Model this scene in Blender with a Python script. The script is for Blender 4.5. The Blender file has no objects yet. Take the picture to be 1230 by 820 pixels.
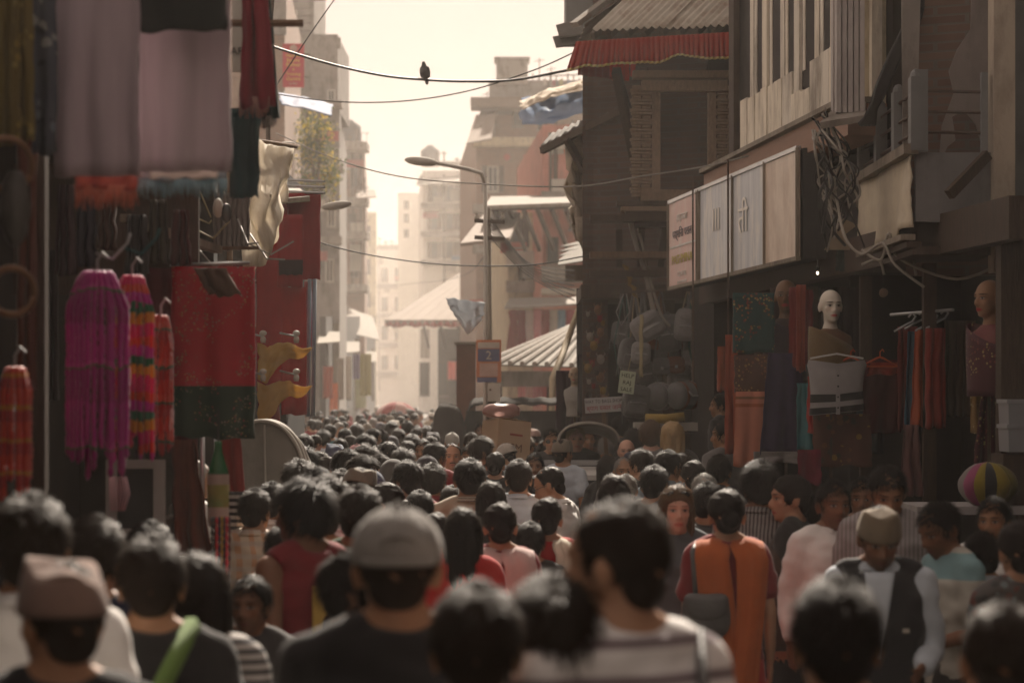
import bpy, bmesh, math, random
import numpy as np
from mathutils import Vector, Matrix, noise as mnoise
random.seed(7); np.random.seed(7)
R = math.radians
scn = bpy.context.scene
COL = scn.collection
# ---------------------------------------------------------------- camera, sky, sun, exposure
F = 2904.0            # focal length in photograph pixels (85 mm on full frame)
CX, YH, ZC = 615.0, 477.0, 2.05
cam_d = bpy.data.cameras.new('camera'); cam = bpy.data.objects.new('camera', cam_d); COL.objects.link(cam)
cam_d.lens = 85.0; cam_d.sensor_width = 36.0; cam_d.shift_y = (YH - 410.0) / 1230.0
cam_d.clip_start = 0.1; cam_d.clip_end = 3000.0
cam.location = (0, 0, ZC); cam.rotation_euler = (R(90), 0, 0)
cam_d.dof.use_dof = True; cam_d.dof.focus_distance = 19.5; cam_d.dof.aperture_fstop = 3.0
scn.camera = cam
SUN_EL, SUN_AZ = 37.0, 6.0     # degrees; azimuth is clockwise from the view direction
world = bpy.data.worlds.new('World'); scn.world = world; world.use_nodes = True
wn = world.node_tree; bg = wn.nodes['Background']
sky = wn.nodes.new('ShaderNodeTexSky'); sky.sky_type = 'NISHITA'; sky.sun_disc = False
sky.sun_elevation = R(SUN_EL); sky.sun_rotation = R(SUN_AZ); sky.air_density = 1.0; sky.dust_density = 1.5; sky.ozone_density = 0.6
tint = wn.nodes.new('ShaderNodeMix'); tint.data_type = 'RGBA'; tint.blend_type = 'MULTIPLY'; tint.inputs[0].default_value = 1.0
tint.inputs[7].default_value = (1.0, 0.84, 0.72, 1)
veil = wn.nodes.new('ShaderNodeMix'); veil.data_type = 'RGBA'; veil.inputs[0].default_value = 0.93   # even cream veil of high haze over the clear sky
veil.inputs[7].default_value = (4.3, 3.42, 2.98, 1)
wn.links.new(sky.outputs[0], tint.inputs[6]); wn.links.new(tint.outputs[2], veil.inputs[6]); wn.links.new(veil.outputs[2], bg.inputs[0])
bg.inputs[1].default_value = 0.070
sun_d = bpy.data.lights.new('sun', 'SUN'); sun = bpy.data.objects.new('sun', sun_d); COL.objects.link(sun)
sun_d.energy = 5.0; sun_d.angle = R(0.8); sun_d.color = (1.0, 0.87, 0.73)
_sd = Vector((math.sin(R(SUN_AZ)) * math.cos(R(SUN_EL)), math.cos(R(SUN_AZ)) * math.cos(R(SUN_EL)), math.sin(R(SUN_EL))))
sun.rotation_euler = _sd.to_track_quat('Z', 'Y').to_euler()
scn.view_settings.view_transform = 'Standard'; scn.view_settings.look = 'None'
scn.view_settings.exposure = 1.15; scn.view_settings.gamma = 1.0
scn.render.engine = 'CYCLES'
cy = scn.cycles
cy.use_denoising = True; cy.max_bounces = 6; cy.diffuse_bounces = 3; cy.glossy_bounces = 2; cy.transmission_bounces = 4
cy.transparent_max_bounces = 8; cy.volume_bounces = 1; cy.caustics_reflective = False; cy.caustics_refractive = False
HAZE_DENSITY = 0.00056
# ---------------------------------------------------------------- helpers
def DM(d): return d if d <= 38 else 38 + (d - 38) * 6.5       # sketch depth to metres along the street
def KD(d): return DM(d) / d
def P(px, py, d):
    d = DM(d)
    return Vector(((px - CX) / F * d, d, ZC + (YH - py) / F * d))
def S(d): return F / DM(d)
def tag(o, label=None, cat=None, group=None, kind=None):
    for k, v in (('label', label), ('category', cat), ('group', group), ('kind', kind)):
        if v: o[k] = v
    return o
def empty(name, loc=(0, 0, 0), rz=0.0, **kw):
    o = bpy.data.objects.new(name, None); COL.objects.link(o); o.location = loc; o.rotation_euler = (0, 0, rz)
    o.empty_display_size = 0.1
    return tag(o, **kw)
def link(name, me, parent=None, loc=None, rot=None):
    o = bpy.data.objects.new(name, me); COL.objects.link(o)
    if parent: o.parent = parent
    if loc is not None: o.location = loc
    if rot is not None: o.rotation_euler = rot
    return o
def copy_tree(o, parent=None):
    c = o.copy(); COL.objects.link(c)
    if parent: c.parent = parent
    for ch in o.children: copy_tree(ch, c)
    return c
class MB:
    def __init__(s): s.v = []; s.f = []; s.m = []
    def add(s, vs, fs, mi=0):
        b = len(s.v); s.v += [tuple(v) for v in vs]; s.f += [tuple(i + b for i in f) for f in fs]; s.m += [mi] * len(fs); return s
    def box(s, c, sz, rot=None, mi=0, taper=1.0):
        hx, hy, hz = sz[0] / 2, sz[1] / 2, sz[2] / 2
        vs = [Vector((x * (taper if z > 0 else 1), y * (taper if z > 0 else 1), z)) for z in (-hz, hz) for x, y in ((-hx, -hy), (hx, -hy), (hx, hy), (-hx, hy))]
        if rot is not None:
            m = Matrix.Rotation(rot, 3, 'Z') if isinstance(rot, (int, float)) else rot
            vs = [m @ v for v in vs]
        c = Vector(c)
        return s.add([v + c for v in vs], [(3, 2, 1, 0), (4, 5, 6, 7), (0, 1, 5, 4), (1, 2, 6, 5), (2, 3, 7, 6), (3, 0, 4, 7)], mi)
    def beam(s, a, b, w, h, up=(0, 0, 1), mi=0):
        a, b = Vector(a), Vector(b); d = (b - a); L = d.length; d.normalize(); up = Vector(up)
        if abs(d.dot(up)) > .98: up = Vector((0, 1, 0))
        x = d.cross(up).normalized(); z = x.cross(d)
        m = Matrix((x, d, z)).transposed()
        return s.box((a + b) / 2, (w, L, h), m, mi)
    def slab(s, p0, p1, p2, p3, t, mi=0):
        p = [Vector(q) for q in (p0, p1, p2, p3)]
        n = (p[1] - p[0]).cross(p[3] - p[0]).normalized() * t
        vs = p + [q - n for q in p]
        return s.add(vs, [(0, 1, 2, 3), (7, 6, 5, 4), (0, 4, 5, 1), (1, 5, 6, 2), (2, 6, 7, 3), (3, 7, 4, 0)], mi)
    def tube(s, pts, r, n=6, mi=0, cap=True):
        pts = [Vector(p) for p in pts]; k = len(pts); rs = r if isinstance(r, (list, tuple)) else [r] * k
        vs = []; prev = None
        for i in range(k):
            t = (pts[min(i + 1, k - 1)] - pts[max(i - 1, 0)]).normalized()
            if prev is None:
                u = t.cross(Vector((0, 0, 1)))
                if u.length < .05: u = t.cross(Vector((0, 1, 0)))
            else: u = prev - t * prev.dot(t)
            u.normalize(); prev = u; w = t.cross(u)
            for j in range(n):
                a = 2 * math.pi * j / n
                vs.append(pts[i] + (u * math.cos(a) + w * math.sin(a)) * rs[i])
        fs = [(i * n + j, i * n + (j + 1) % n, (i + 1) * n + (j + 1) % n, (i + 1) * n + j) for i in range(k - 1) for j in range(n)]
        if cap: fs += [tuple(range(n - 1, -1, -1)), tuple(range((k - 1) * n, k * n))]
        return s.add(vs, fs, mi)
    def lathe(s, prof, n=16, c=(0, 0, 0), m=None, mi=0):
        c = Vector(c); vs = []
        for r, z in prof:
            for j in range(n):
                a = 2 * math.pi * j / n; v = Vector((r * math.cos(a), r * math.sin(a), z))
                vs.append(c + (m @ v if m is not None else v))
        k = len(prof)
        fs = [(i * n + j, i * n + (j + 1) % n, (i + 1) * n + (j + 1) % n, (i + 1) * n + j) for i in range(k - 1) for j in range(n)]
        fs += [tuple(range(n - 1, -1, -1)), tuple(range((k - 1) * n, k * n))]
        return s.add(vs, fs, mi)
    def ell(s, c, r, n=12, k=8, m=None, mi=0):
        c = Vector(c); r = (r, r, r) if isinstance(r, (int, float)) else r; vs = []
        for i in range(1, k):
            a = math.pi * i / k
            for j in range(n):
                b = 2 * math.pi * j / n
                v = Vector((r[0] * math.sin(a) * math.cos(b), r[1] * math.sin(a) * math.sin(b), r[2] * math.cos(a)))
                vs.append(c + (m @ v if m is not None else v))
        top = Vector((0, 0, r[2])); vs += [c + (m @ top if m is not None else top), c - (m @ top if m is not None else top)]
        q = (k - 1) * n
        fs = [(i * n + j, (i + 1) * n + j, (i + 1) * n + (j + 1) % n, i * n + (j + 1) % n) for i in range(k - 2) for j in range(n)]
        fs += [(q, j, (j + 1) % n) for j in range(n)] + [((k - 2) * n + j, q + 1, (k - 2) * n + (j + 1) % n) for j in range(n)]
        return s.add(vs, fs, mi)
    def sheet(s, fn, nu, nv, t=0.0, mi=0):
        vs = [Vector(fn(i / nu, j / nv)) for j in range(nv + 1) for i in range(nu + 1)]
        w = nu + 1
        fs = [(j * w + i, j * w + i + 1, (j + 1) * w + i + 1, (j + 1) * w + i) for j in range(nv) for i in range(nu)]
        if t:
            nrm = [Vector() for _ in vs]
            for f in fs:
                nn = (vs[f[1]] - vs[f[0]]).cross(vs[f[3]] - vs[f[0]])
                for i in f: nrm[i] += nn
            N = len(vs)
            vs = vs + [v - (n.normalized() if n.length else Vector((0, 1, 0))) * t for v, n in zip(vs, nrm)]
            fs2 = [tuple(N + i for i in reversed(f)) for f in fs]
            rim = [j * w for j in range(nv)] ; e = []
            e += [(j * w, (j + 1) * w) for j in range(nv)] + [((j + 1) * w + nu, j * w + nu) for j in range(nv)]
            e += [(i + 1, i) for i in range(nu)] + [(nv * w + i, nv * w + i + 1) for i in range(nu)]
            fs = fs + fs2 + [(a, b, b + N, a + N) for a, b in e]
        return s.add(vs, fs, mi)
    def prism(s, poly, o, ux, uy, t, mi=0):
        o, ux, uy = Vector(o), Vector(ux), Vector(uy); n = ux.cross(uy).normalized() * t
        a = [o + ux * x + uy * y for x, y in poly]; k = len(a)
        return s.add(a + [q - n for q in a], [tuple(range(k)), tuple(range(2 * k - 1, k - 1, -1))] + [(i, k + i, k + (i + 1) % k, (i + 1) % k) for i in range(k)], mi)
    def mesh(s, name, mats, smooth=False):
        me = bpy.data.meshes.new(name); me.from_pydata(s.v, [], s.f)
        mats = mats if isinstance(mats, (list, tuple)) else [mats]
        for m in mats: me.materials.append(m)
        if len(mats) > 1: me.polygons.foreach_set('material_index', s.m)
        if smooth: me.polygons.foreach_set('use_smooth', [True] * len(me.polygons))
        me.update(); return me
    def build(s, name, mats, parent=None, smooth=False, loc=None, rot=None, **kw):
        return tag(link(name, s.mesh(name, mats, smooth), parent, loc, rot), **kw)
def text(name, body, mat, parent, size, loc, rot, depth=.002, align='CENTER', squash=1.0):
    c = bpy.data.curves.new(name, 'FONT'); c.body = body; c.size = size; c.extrude = depth; c.align_x = align; c.align_y = 'CENTER'
    c.resolution_u = 2
    t_ = bpy.data.objects.new(name, c); COL.objects.link(t_); me = bpy.data.meshes.new_from_object(t_.evaluated_get(bpy.context.evaluated_depsgraph_get())); bpy.data.objects.remove(t_)
    me.materials.clear(); me.materials.append(mat); o = bpy.data.objects.new(name, me); COL.objects.link(o); o.parent = parent; o.location = loc; o.rotation_euler = rot; o.scale = (squash, 1, 1)
    return o
def nz(x, y, z=0.0): return mnoise.noise(Vector((x, y, z)))

# ---------------------------------------------------------------- materials
_M = {}
def _nodes(name):
    m = bpy.data.materials.new(name); m.use_nodes = True; nt = m.node_tree
    return m, nt, nt.nodes['Principled BSDF']
def nd(nt, typ, **kw):
    n = nt.nodes.new(typ)
    for k, v in kw.items(): setattr(n, k, v)
    return n
def mth(nt, op, a, b=None, clamp=False):
    n = nd(nt, 'ShaderNodeMath', operation=op, use_clamp=clamp)
    for i, q in enumerate((a, b)):
        if q is None: continue
        if isinstance(q, (int, float)): n.inputs[i].default_value = q
        else: nt.links.new(q, n.inputs[i])
    return n.outputs[0]
def mixc(nt, fac, a, b, blend='MIX'):
    n = nd(nt, 'ShaderNodeMix', data_type='RGBA', blend_type=blend)
    for i, q in ((0, fac), (6, a), (7, b)):
        if isinstance(q, (int, float)): n.inputs[i].default_value = q
        elif isinstance(q, (tuple, list)): n.inputs[i].default_value = (*q[:3], 1)
        else: nt.links.new(q, n.inputs[i])
    return n.outputs[2]
def coords(nt, sc=(1, 1, 1), src='Object', rot=(0, 0, 0)):
    tc = nd(nt, 'ShaderNodeTexCoord'); mp = nd(nt, 'ShaderNodeMapping'); mp.inputs['Scale'].default_value = sc; mp.inputs['Rotation'].default_value = rot
    nt.links.new(tc.outputs[src], mp.inputs[0]); return mp.outputs[0]
def noise(nt, vec, scale, detail=4, rough=.6):
    n = nd(nt, 'ShaderNodeTexNoise'); n.inputs['Scale'].default_value = scale; n.inputs['Detail'].default_value = detail; n.inputs['Roughness'].default_value = rough
    nt.links.new(vec, n.inputs['Vector']); return n.outputs[0]
def ramp(nt, fac, stops):
    n = nd(nt, 'ShaderNodeValToRGB'); e = n.color_ramp.elements
    while len(e) < len(stops): e.new(.5)
    for i, (p, c) in enumerate(stops): e[i].position = p; e[i].color = (*c, 1) if len(c) == 3 else c
    nt.links.new(fac, n.inputs[0]); return n.outputs[0]
def dark(c, k): return tuple(x * k for x in c)
def M(name, col, col2=None, scale=6, stretch=(1, 1, 1), rough=.8, bump=.15, bscale=60, bstretch=None, metal=0, spec=.3, trans=0, grime=None, gscale=2.5, gamt=.5, sheen=0, alpha=1, src='Object'):
    if name in _M: return _M[name]
    m, nt, b = _nodes(name); L = nt.links
    v = coords(nt, stretch, src); f = noise(nt, v, scale)
    f = mth(nt, 'MULTIPLY_ADD', f, 1.8); f.node.inputs[2].default_value = -.4; f.node.use_clamp = True
    c = mixc(nt, f, col, col2 or dark(col, .7))
    if grime:
        g = noise(nt, coords(nt, (1, 1, .35), src), gscale, 6, .7)
        g = ramp(nt, g, [(.48, (0, 0, 0)), (.68, (gamt,) * 3)])
        c = mixc(nt, g, c, grime)
    L.new(c, b.inputs['Base Color'])
    b.inputs['Roughness'].default_value = rough; b.inputs['Metallic'].default_value = metal; b.inputs['Specular IOR Level'].default_value = spec
    b.inputs['Sheen Weight'].default_value = sheen; b.inputs['Alpha'].default_value = alpha
    if bump:
        bn = nd(nt, 'ShaderNodeBump'); bn.inputs['Strength'].default_value = bump; bn.inputs['Distance'].default_value = .01
        L.new(noise(nt, coords(nt, bstretch or (1, 1, 1), src), bscale, 3), bn.inputs['Height']); L.new(bn.outputs[0], b.inputs['Normal'])
    if trans:
        t = nd(nt, 'ShaderNodeBsdfTranslucent'); L.new(c, t.inputs[0]); mx = nd(nt, 'ShaderNodeMixShader'); mx.inputs[0].default_value = trans
        L.new(b.outputs[0], mx.inputs[1]); L.new(t.outputs[0], mx.inputs[2]); L.new(mx.outputs[0], nt.nodes['Material Output'].inputs[0])
    _M[name] = m; return m
def cloth(name, col, col2=None, trans=.15, **kw):
    kw.setdefault('rough', .9); kw.setdefault('sheen', .15); kw.setdefault('bscale', 220); kw.setdefault('bump', .25)
    return M(name, col, col2 or dark(col, .75), trans=trans, **kw)
def stripes(name, cols, axis='Z', period=.05, rough=.85, noisecol=.2):
    """banded cloth: cols = list of (position 0-1, colour) repeated along one local axis"""
    if name in _M: return _M[name]
    m, nt, b = _nodes(name); L = nt.links
    tc = nd(nt, 'ShaderNodeTexCoord'); sp = nd(nt, 'ShaderNodeSeparateXYZ'); L.new(tc.outputs['Object'], sp.inputs[0])
    f = mth(nt, 'FRACT', mth(nt, 'DIVIDE', sp.outputs[axis], period))
    r = ramp(nt, f, cols); r.node.color_ramp.interpolation = 'CONSTANT'
    n = noise(nt, coords(nt), 30); L.new(mixc(nt, mth(nt, 'MULTIPLY', n, noisecol), r, (.02, .015, .015)), b.inputs['Base Color'])
    b.inputs['Roughness'].default_value = rough; b.inputs['Specular IOR Level'].default_value = .2
    _M[name] = m; return m
def plaid(name, base, c1, c2, p1=.09, p2=.07):
    if name in _M: return _M[name]
    m, nt, b = _nodes(name); L = nt.links
    tc = nd(nt, 'ShaderNodeTexCoord'); sp = nd(nt, 'ShaderNodeSeparateXYZ'); L.new(tc.outputs['Object'], sp.inputs[0])
    fx = mth(nt, 'LESS_THAN', mth(nt, 'FRACT', mth(nt, 'DIVIDE', mth(nt, 'ADD', sp.outputs[0], sp.outputs[1]), p1)), .38)
    fz = mth(nt, 'LESS_THAN', mth(nt, 'FRACT', mth(nt, 'DIVIDE', sp.outputs[2], p2)), .4)
    c = mixc(nt, mth(nt, 'MULTIPLY', fx, .6), base, c1); c = mixc(nt, mth(nt, 'MULTIPLY', fz, .5), c, c2)
    L.new(c, b.inputs['Base Color']); b.inputs['Roughness'].default_value = .9
    _M[name] = m; return m
def sequin(name, col, col2, dots, scale=26, amt=.34, band=None):
    """embroidered or printed cloth: coloured dots on a ground colour, with an optional second ground colour below local z"""
    if name in _M: return _M[name]
    m, nt, b = _nodes(name); L = nt.links
    v = coords(nt); f = noise(nt, v, 7); c = mixc(nt, f, col, col2)
    if band:
        sp = nd(nt, 'ShaderNodeSeparateXYZ'); L.new(v, sp.inputs[0]); c = mixc(nt, mth(nt, 'LESS_THAN', sp.outputs[2], band[0]), c, band[1])
    vo = nd(nt, 'ShaderNodeTexVoronoi'); vo.inputs['Scale'].default_value = scale; L.new(v, vo.inputs['Vector'])
    patch = mth(nt, 'GREATER_THAN', noise(nt, v, 5.5, 2), .5)
    k = mth(nt, 'MULTIPLY', mth(nt, 'LESS_THAN', vo.outputs['Distance'], amt), patch)
    sp2 = nd(nt, 'ShaderNodeSeparateColor'); L.new(vo.outputs['Color'], sp2.inputs[0])
    dc = ramp(nt, sp2.outputs[0], [(i / len(dots), q) for i, q in enumerate(dots)]); dc.node.color_ramp.interpolation = 'CONSTANT'
    L.new(mixc(nt, k, c, dc), b.inputs['Base Color'])
    b.inputs['Roughness'].default_value = .7; b.inputs['Sheen Weight'].default_value = .1
    t = nd(nt, 'ShaderNodeBsdfTranslucent'); L.new(c, t.inputs[0]); mx = nd(nt, 'ShaderNodeMixShader'); mx.inputs[0].default_value = .25
    L.new(b.outputs[0], mx.inputs[1]); L.new(t.outputs[0], mx.inputs[2]); L.new(mx.outputs[0], nt.nodes['Material Output'].inputs[0])
    _M[name] = m; return m
def bricks(name, c1, c2, mortar, bw=.22, bh=.065, rough=.9, axes='xz'):
    if name in _M: return _M[name]
    m, nt, b = _nodes(name); L = nt.links
    tc = nd(nt, 'ShaderNodeTexCoord'); sp = nd(nt, 'ShaderNodeSeparateXYZ'); L.new(tc.outputs['Object'], sp.inputs[0])
    cb = nd(nt, 'ShaderNodeCombineXYZ'); L.new(mth(nt, 'ADD', sp.outputs[0], sp.outputs[1]), cb.inputs[0]); L.new(sp.outputs[2], cb.inputs[1])
    br = nd(nt, 'ShaderNodeTexBrick'); L.new(cb.outputs[0], br.inputs['Vector']); br.inputs['Scale'].default_value = 1
    br.inputs['Brick Width'].default_value = bw; br.inputs['Row Height'].default_value = bh; br.inputs['Mortar Size'].default_value = .008
    for k, c in (('Color1', c1), ('Color2', c2), ('Mortar', mortar)): br.inputs[k].default_value = (*c, 1)
    g = noise(nt, coords(nt), 1.6, 6); c = mixc(nt, ramp(nt, g, [(.45, (0, 0, 0)), (.75, (.6, .6, .6))]), br.outputs[0], dark(mortar, .5))
    L.new(c, b.inputs['Base Color']); b.inputs['Roughness'].default_value = rough
    bn = nd(nt, 'ShaderNodeBump'); bn.inputs['Strength'].default_value = .5; bn.inputs['Distance'].default_value = .01; bn.invert = True
    L.new(br.outputs['Fac'], bn.inputs['Height']); L.new(bn.outputs[0], b.inputs['Normal'])
    _M[name] = m; return m
def emit(name, col, st):
    if name in _M: return _M[name]
    m, nt, b = _nodes(name); b.inputs['Emission Color'].default_value = (*col, 1); b.inputs['Emission Strength'].default_value = st
    _M[name] = m; return m
wood_dark = M('wood_dark', (.035, .024, .017), (.07, .045, .03), 9, (6, 6, .7), .75, .4, 40, (3, 3, .3))
wood_grey = M('wood_grey', (.30, .26, .20), (.17, .14, .11), 7, (5, 5, .5), .8, .4, 50, (4, 4, .3), grime=(.05, .035, .025), gamt=.7)
wood_mid = M('wood_mid', (.16, .10, .06), (.09, .055, .035), 8, (5, 5, .6), .8, .3)
plaster_cream = M('plaster_cream', (.62, .54, .38), (.50, .43, .30), 3, rough=.9, bump=.3, bscale=25, grime=(.12, .09, .06), gamt=.7)
plaster_grey = M('plaster_grey', (.27, .24, .21), (.20, .18, .16), 3, rough=.9, bump=.3, bscale=25, grime=(.07, .055, .045), gamt=.7)
plaster_pink = M('plaster_pink', (.52, .22, .17), (.42, .17, .13), 3, rough=.9, bump=.3, bscale=25, grime=(.16, .1, .08), gamt=.6)
concrete = M('concrete', (.33, .30, .26), (.24, .21, .18), 4, rough=.9, bump=.3, bscale=30, grime=(.08, .065, .05), gamt=.7)
tin = M('tin_roofing', (.27, .25, .22), (.20, .18, .155), 4, (1, 1, 1), .85, .1, 30, spec=.1, grime=(.14, .08, .045), gscale=4, gamt=.6)
tin_pale = M('tin_roof_pale', (.19, .18, .155), (.14, .13, .115), 3, spec=.1, rough=.9, bump=.15, bscale=20, grime=(.12, .095, .07), gamt=.6)
iron = M('iron', (.06, .055, .05), (.12, .075, .05), 8, rough=.6, bump=.2, bscale=70, metal=.3)
steel = M('steel', (.45, .45, .44), (.3, .3, .3), 5, rough=.35, bump=.05, metal=.8)
wire_black = M('wire_black', (.02, .018, .016), rough=.5, bump=0)
wire_grey = M('wire_grey', (.35, .33, .29), (.22, .2, .18), rough=.6, bump=0)
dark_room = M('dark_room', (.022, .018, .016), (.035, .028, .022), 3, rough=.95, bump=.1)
brick_old = bricks('brick_old', (.30, .16, .10), (.22, .11, .07), (.30, .26, .21))
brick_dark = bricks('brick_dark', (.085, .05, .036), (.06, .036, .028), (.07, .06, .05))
glass_dark = M('window_glass', (.03, .035, .035), (.05, .05, .05), 2, rough=.15, bump=0, spec=.6)
white_paint = M('white_paint', (.5, .47, .41), (.4, .37, .32), 4, rough=.6, bump=.1, grime=(.3, .25, .19), gamt=.4)
red_valance = cloth('red_valance', (.36, .035, .02), (.27, .022, .015), trans=.3)
gold_trim = M('gold_trim', (.6, .45, .2), (.48, .34, .14), 30, rough=.4, metal=.4, bump=.2)
def cloth_col(c, nm=None, **k): return cloth(nm or 'cloth_%d_%d_%d' % tuple(int(x * 1000) for x in c), c, **k)
def shirt_mat(c): return cloth_col(c, trans=0.0)

# ---------------------------------------------------------------- hanging cloth
def hang_mesh(w, h, folds=4, amp=.03, bottom=.01, thick=.006, gather=0.0, seed=0, nu=None, nv=14, slant=0.0, bow=0.0):
    nu = nu or max(16, int(folds * 7)); ph = seed * 1.7
    def fn(u, v):
        x = (u - .5) * w * (1 - gather * (1 - v)) + slant * v
        k = .35 + .65 * v
        y = amp * k * math.sin(2 * math.pi * folds * u + ph + 1.3 * nz(u * 3, v * 2, seed)) + amp * .8 * nz(u * 5 + seed, v * 2.2, seed * 3.1) - bow * math.sin(math.pi * v)
        z = -h * v + bottom * (nz(u * 4 + 9, seed * 1.0) * 2 + math.sin(2 * math.pi * folds * u + ph) * .5) * v
        return (x + .012 * nz(v * 5, seed + u), y, z)
    return MB().sheet(fn, nu, nv, thick)
def hang(name, x0, x1, y0, y1, d, mat, label, cat='cloth', group=None, rz=0.0, parent=None, **kw):
    """a cloth hanging in the box of photograph pixels x0..x1, y0..y1 at depth d"""
    w = (x1 - x0) / S(d) / max(.3, math.cos(rz)); h = (y1 - y0) / S(d)
    o = hang_mesh(w, h, **kw).build(name, mat, parent, True, P((x0 + x1) / 2, y0, d), (0, 0, rz))
    return tag(o, label, cat, group) if label else o
def fringe(parent, w, z0, length, mat, n=40, r=.003, seed=0):
    b = MB(); rnd = random.Random(seed)
    for i in range(n):
        x = (i / (n - 1) - .5) * w; L = length * rnd.uniform(.75, 1.1); j = rnd.uniform(-.012, .012)
        b.tube([(x, 0, z0), (x + j * .4, rnd.uniform(-.006, .006), z0 - L * .5), (x + j, rnd.uniform(-.01, .01), z0 - L)], [r, r * 1.1, r * .6], 4)
    return b.build('fringe', mat, parent, True)
# ---------------------------------------------------------------- the street and its houses
ground_m = M('ground_dust', (.16, .135, .105), (.12, .10, .08), 2, rough=.95, bump=.3, bscale=12)
MB().box((0, 300, -.30), (1600, 1600, .2)).build('ground', ground_m, kind='structure')
pave_m = M('street_paving', (.13, .115, .10), (.09, .08, .07), 3, rough=.85, bump=.4, bscale=9, grime=(.05, .045, .04), gamt=.6)
st = MB(); st.slab((-3.2, -8, 0), (6.5, -8, 0), (-24, 700, 0), (-46, 700, 0), .15); st.build('street', pave_m, kind='structure')
sill_m = concrete
def window(parent, px, py, w, h, d, frame=wood_mid, pane=glass_dark, rz=0.0, mull=1, shutter=None, off=.05):
    """window centred at pixel px, py on a wall facing the camera at depth d; w, h in pixels"""
    W, H = w / S(d), h / S(d); k_ = KD(d); t = min(.09 * k_, W * .16); c = P(px, py, d)
    b = MB()
    for s in (-1, 1): b.box((s * (W / 2 - t / 2), 0, 0), (t, .1, H)); b.box((0, .001, s * (H / 2 - t / 2)), (W - 2 * t, .09, t))
    for i in range(mull): b.box(((i + 1) / (mull + 1) * W - W / 2, .005, 0), (t * .6, .07, H - 2 * t))
    o = b.build('window', frame, parent, loc=c + Vector((0, -off, 0)), rot=(0, 0, rz))
    MB().box((0, .03, 0), (W - t, .02, H - t)).build('pane', pane, o)
    MB().box((0, -.05, -H / 2 - .05), (W * 1.2, .2, .08)).build('sill', sill_m, o)
    if shutter:
        for s in (-1, 1):
            MB().box((0, 0, 0), (W * .46, .03, H)).build('shutter', shutter, o, loc=(s * (W * .74), -.02, 0), rot=(0, 0, s * .35))
    return o
def block(name, px0, px1, pyt, d, dep, mat, label, py1=None, cat='building', skew=0.0):
    """a house body: front face towards the camera between two pixel columns at depth d, reaching dep metres back"""
    a, b_ = P(px0, pyt, d), P(px1, pyt, d); zb = 0 if py1 is None else P(0, py1, d).z; dep *= KD(d); d = DM(d)
    root = empty(name, ((a.x + b_.x) / 2, d, 0), label=label, cat=cat); m = MB()
    x0, x1 = a.x, b_.x; sk = skew * dep
    v = [(x0, d, zb), (x1, d, zb), (x1 + sk, d + dep, zb), (x0 + sk, d + dep, zb)]; v += [(x, y, a.z) for x, y, _ in v]
    m.add(v, [(3, 2, 1, 0), (4, 5, 6, 7), (0, 1, 5, 4), (1, 2, 6, 5), (2, 3, 7, 6), (3, 0, 4, 7)])
    w = m.build('wall', mat, root); w.matrix_parent_inverse = Matrix.Translation(-Vector(root.location)); return root
def sub(root, mb, name, mat, smooth=False, parent=None):
    """a part given in world coordinates under a thing standing at root"""
    o = mb.build(name, mat, parent or root, smooth); o.matrix_parent_inverse = Matrix.Translation(-Vector(root.location)); return o
def wsub(root, *a, **k):
    o = window(root, *a, **k); o.matrix_parent_inverse = Matrix.Translation(-Vector(root.location)); return o
def band(root, px0, px1, py, d, h, out, mat, name='ledge'):
    a, b_ = P(px0, py, d), P(px1, py, d); h *= KD(d); out *= KD(d); d = DM(d); return sub(root, MB().box(((a.x + b_.x) / 2, d - out / 2 + .002, a.z), (b_.x - a.x, out, h)), name, mat)
KX = -.0534
# ---- far end of the street
plaster_hazed = M('plaster_hazed', (.80, .76, .68), (.7, .66, .58), 3, rough=.9, bump=.2, bscale=25, grime=(.4, .36, .3), gamt=.4)  # paler plaster for the far houses, haze lightness put into its colour
far_a = block('townhouse', 450, 500, 300, 128, 14, plaster_hazed, 'pale hazy narrow house closing the far end of the street')
for y in (330, 365, 400, 435):
    for x in (462, 478, 491): wsub(far_a, x, y, 8, 17, 128, mull=1)
    band(far_a, 449, 501, y + 14, 128, .25, .35, concrete)
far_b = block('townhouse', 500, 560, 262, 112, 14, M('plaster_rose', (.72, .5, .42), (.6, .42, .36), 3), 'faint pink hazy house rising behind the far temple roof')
for y in (285, 312, 340, 400, 440):
    for x in (510, 524, 540): wsub(far_b, x, y, 8, 15, 112)
far_c = block('townhouse', 478, 520, 232, 108, 12, plaster_hazed, 'tall faint grey house far behind the pagoda, topmost in the haze', )
for y in (246, 262, 280): wsub(far_c, 488, y, 6, 10, 108); wsub(far_c, 506, y, 6, 10, 108)
far_d = block('townhouse', 395, 452, 345, 150, 12, concrete, 'low faint concrete house at the far end on the left')
# ---- pagoda-roofed temple
tp = empty('pagoda_temple', P(530, 560, 68), label='hazy brown pagoda temple with broad sloping roof at the far crossroads', cat='temple')
s86 = S(86)
def T(px, py, d=68): return P(px, py, d)
rf = MB(); ap0, ap1 = T(562, 322, 72), T(640, 322, 72)
e0, e1 = T(462, 384, 66.5), T(668, 384, 66.5)
rf.slab(e0, e1, ap1, ap0, .4); e2 = Vector((e0.x - .3, e0.y + 18, e0.z)); rf.slab(e2, e0, ap0, Vector((ap0.x, ap0.y + 4, ap0.z)), .4)
roof_tile = M('clay_tile_roof', (.22, .17, .13), (.16, .125, .1), 5, (1, 1, 1), .9, .6, 9, (6, 1, 1))
sub(tp, rf, 'roof', roof_tile)
for i in range(15):
    u = i / 14; a = Vector(e0).lerp(e1, u); b_ = Vector(ap0).lerp(ap1, u); sub(tp, MB().tube([a, b_], .035, 5), 'roof_rib', roof_tile)
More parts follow.
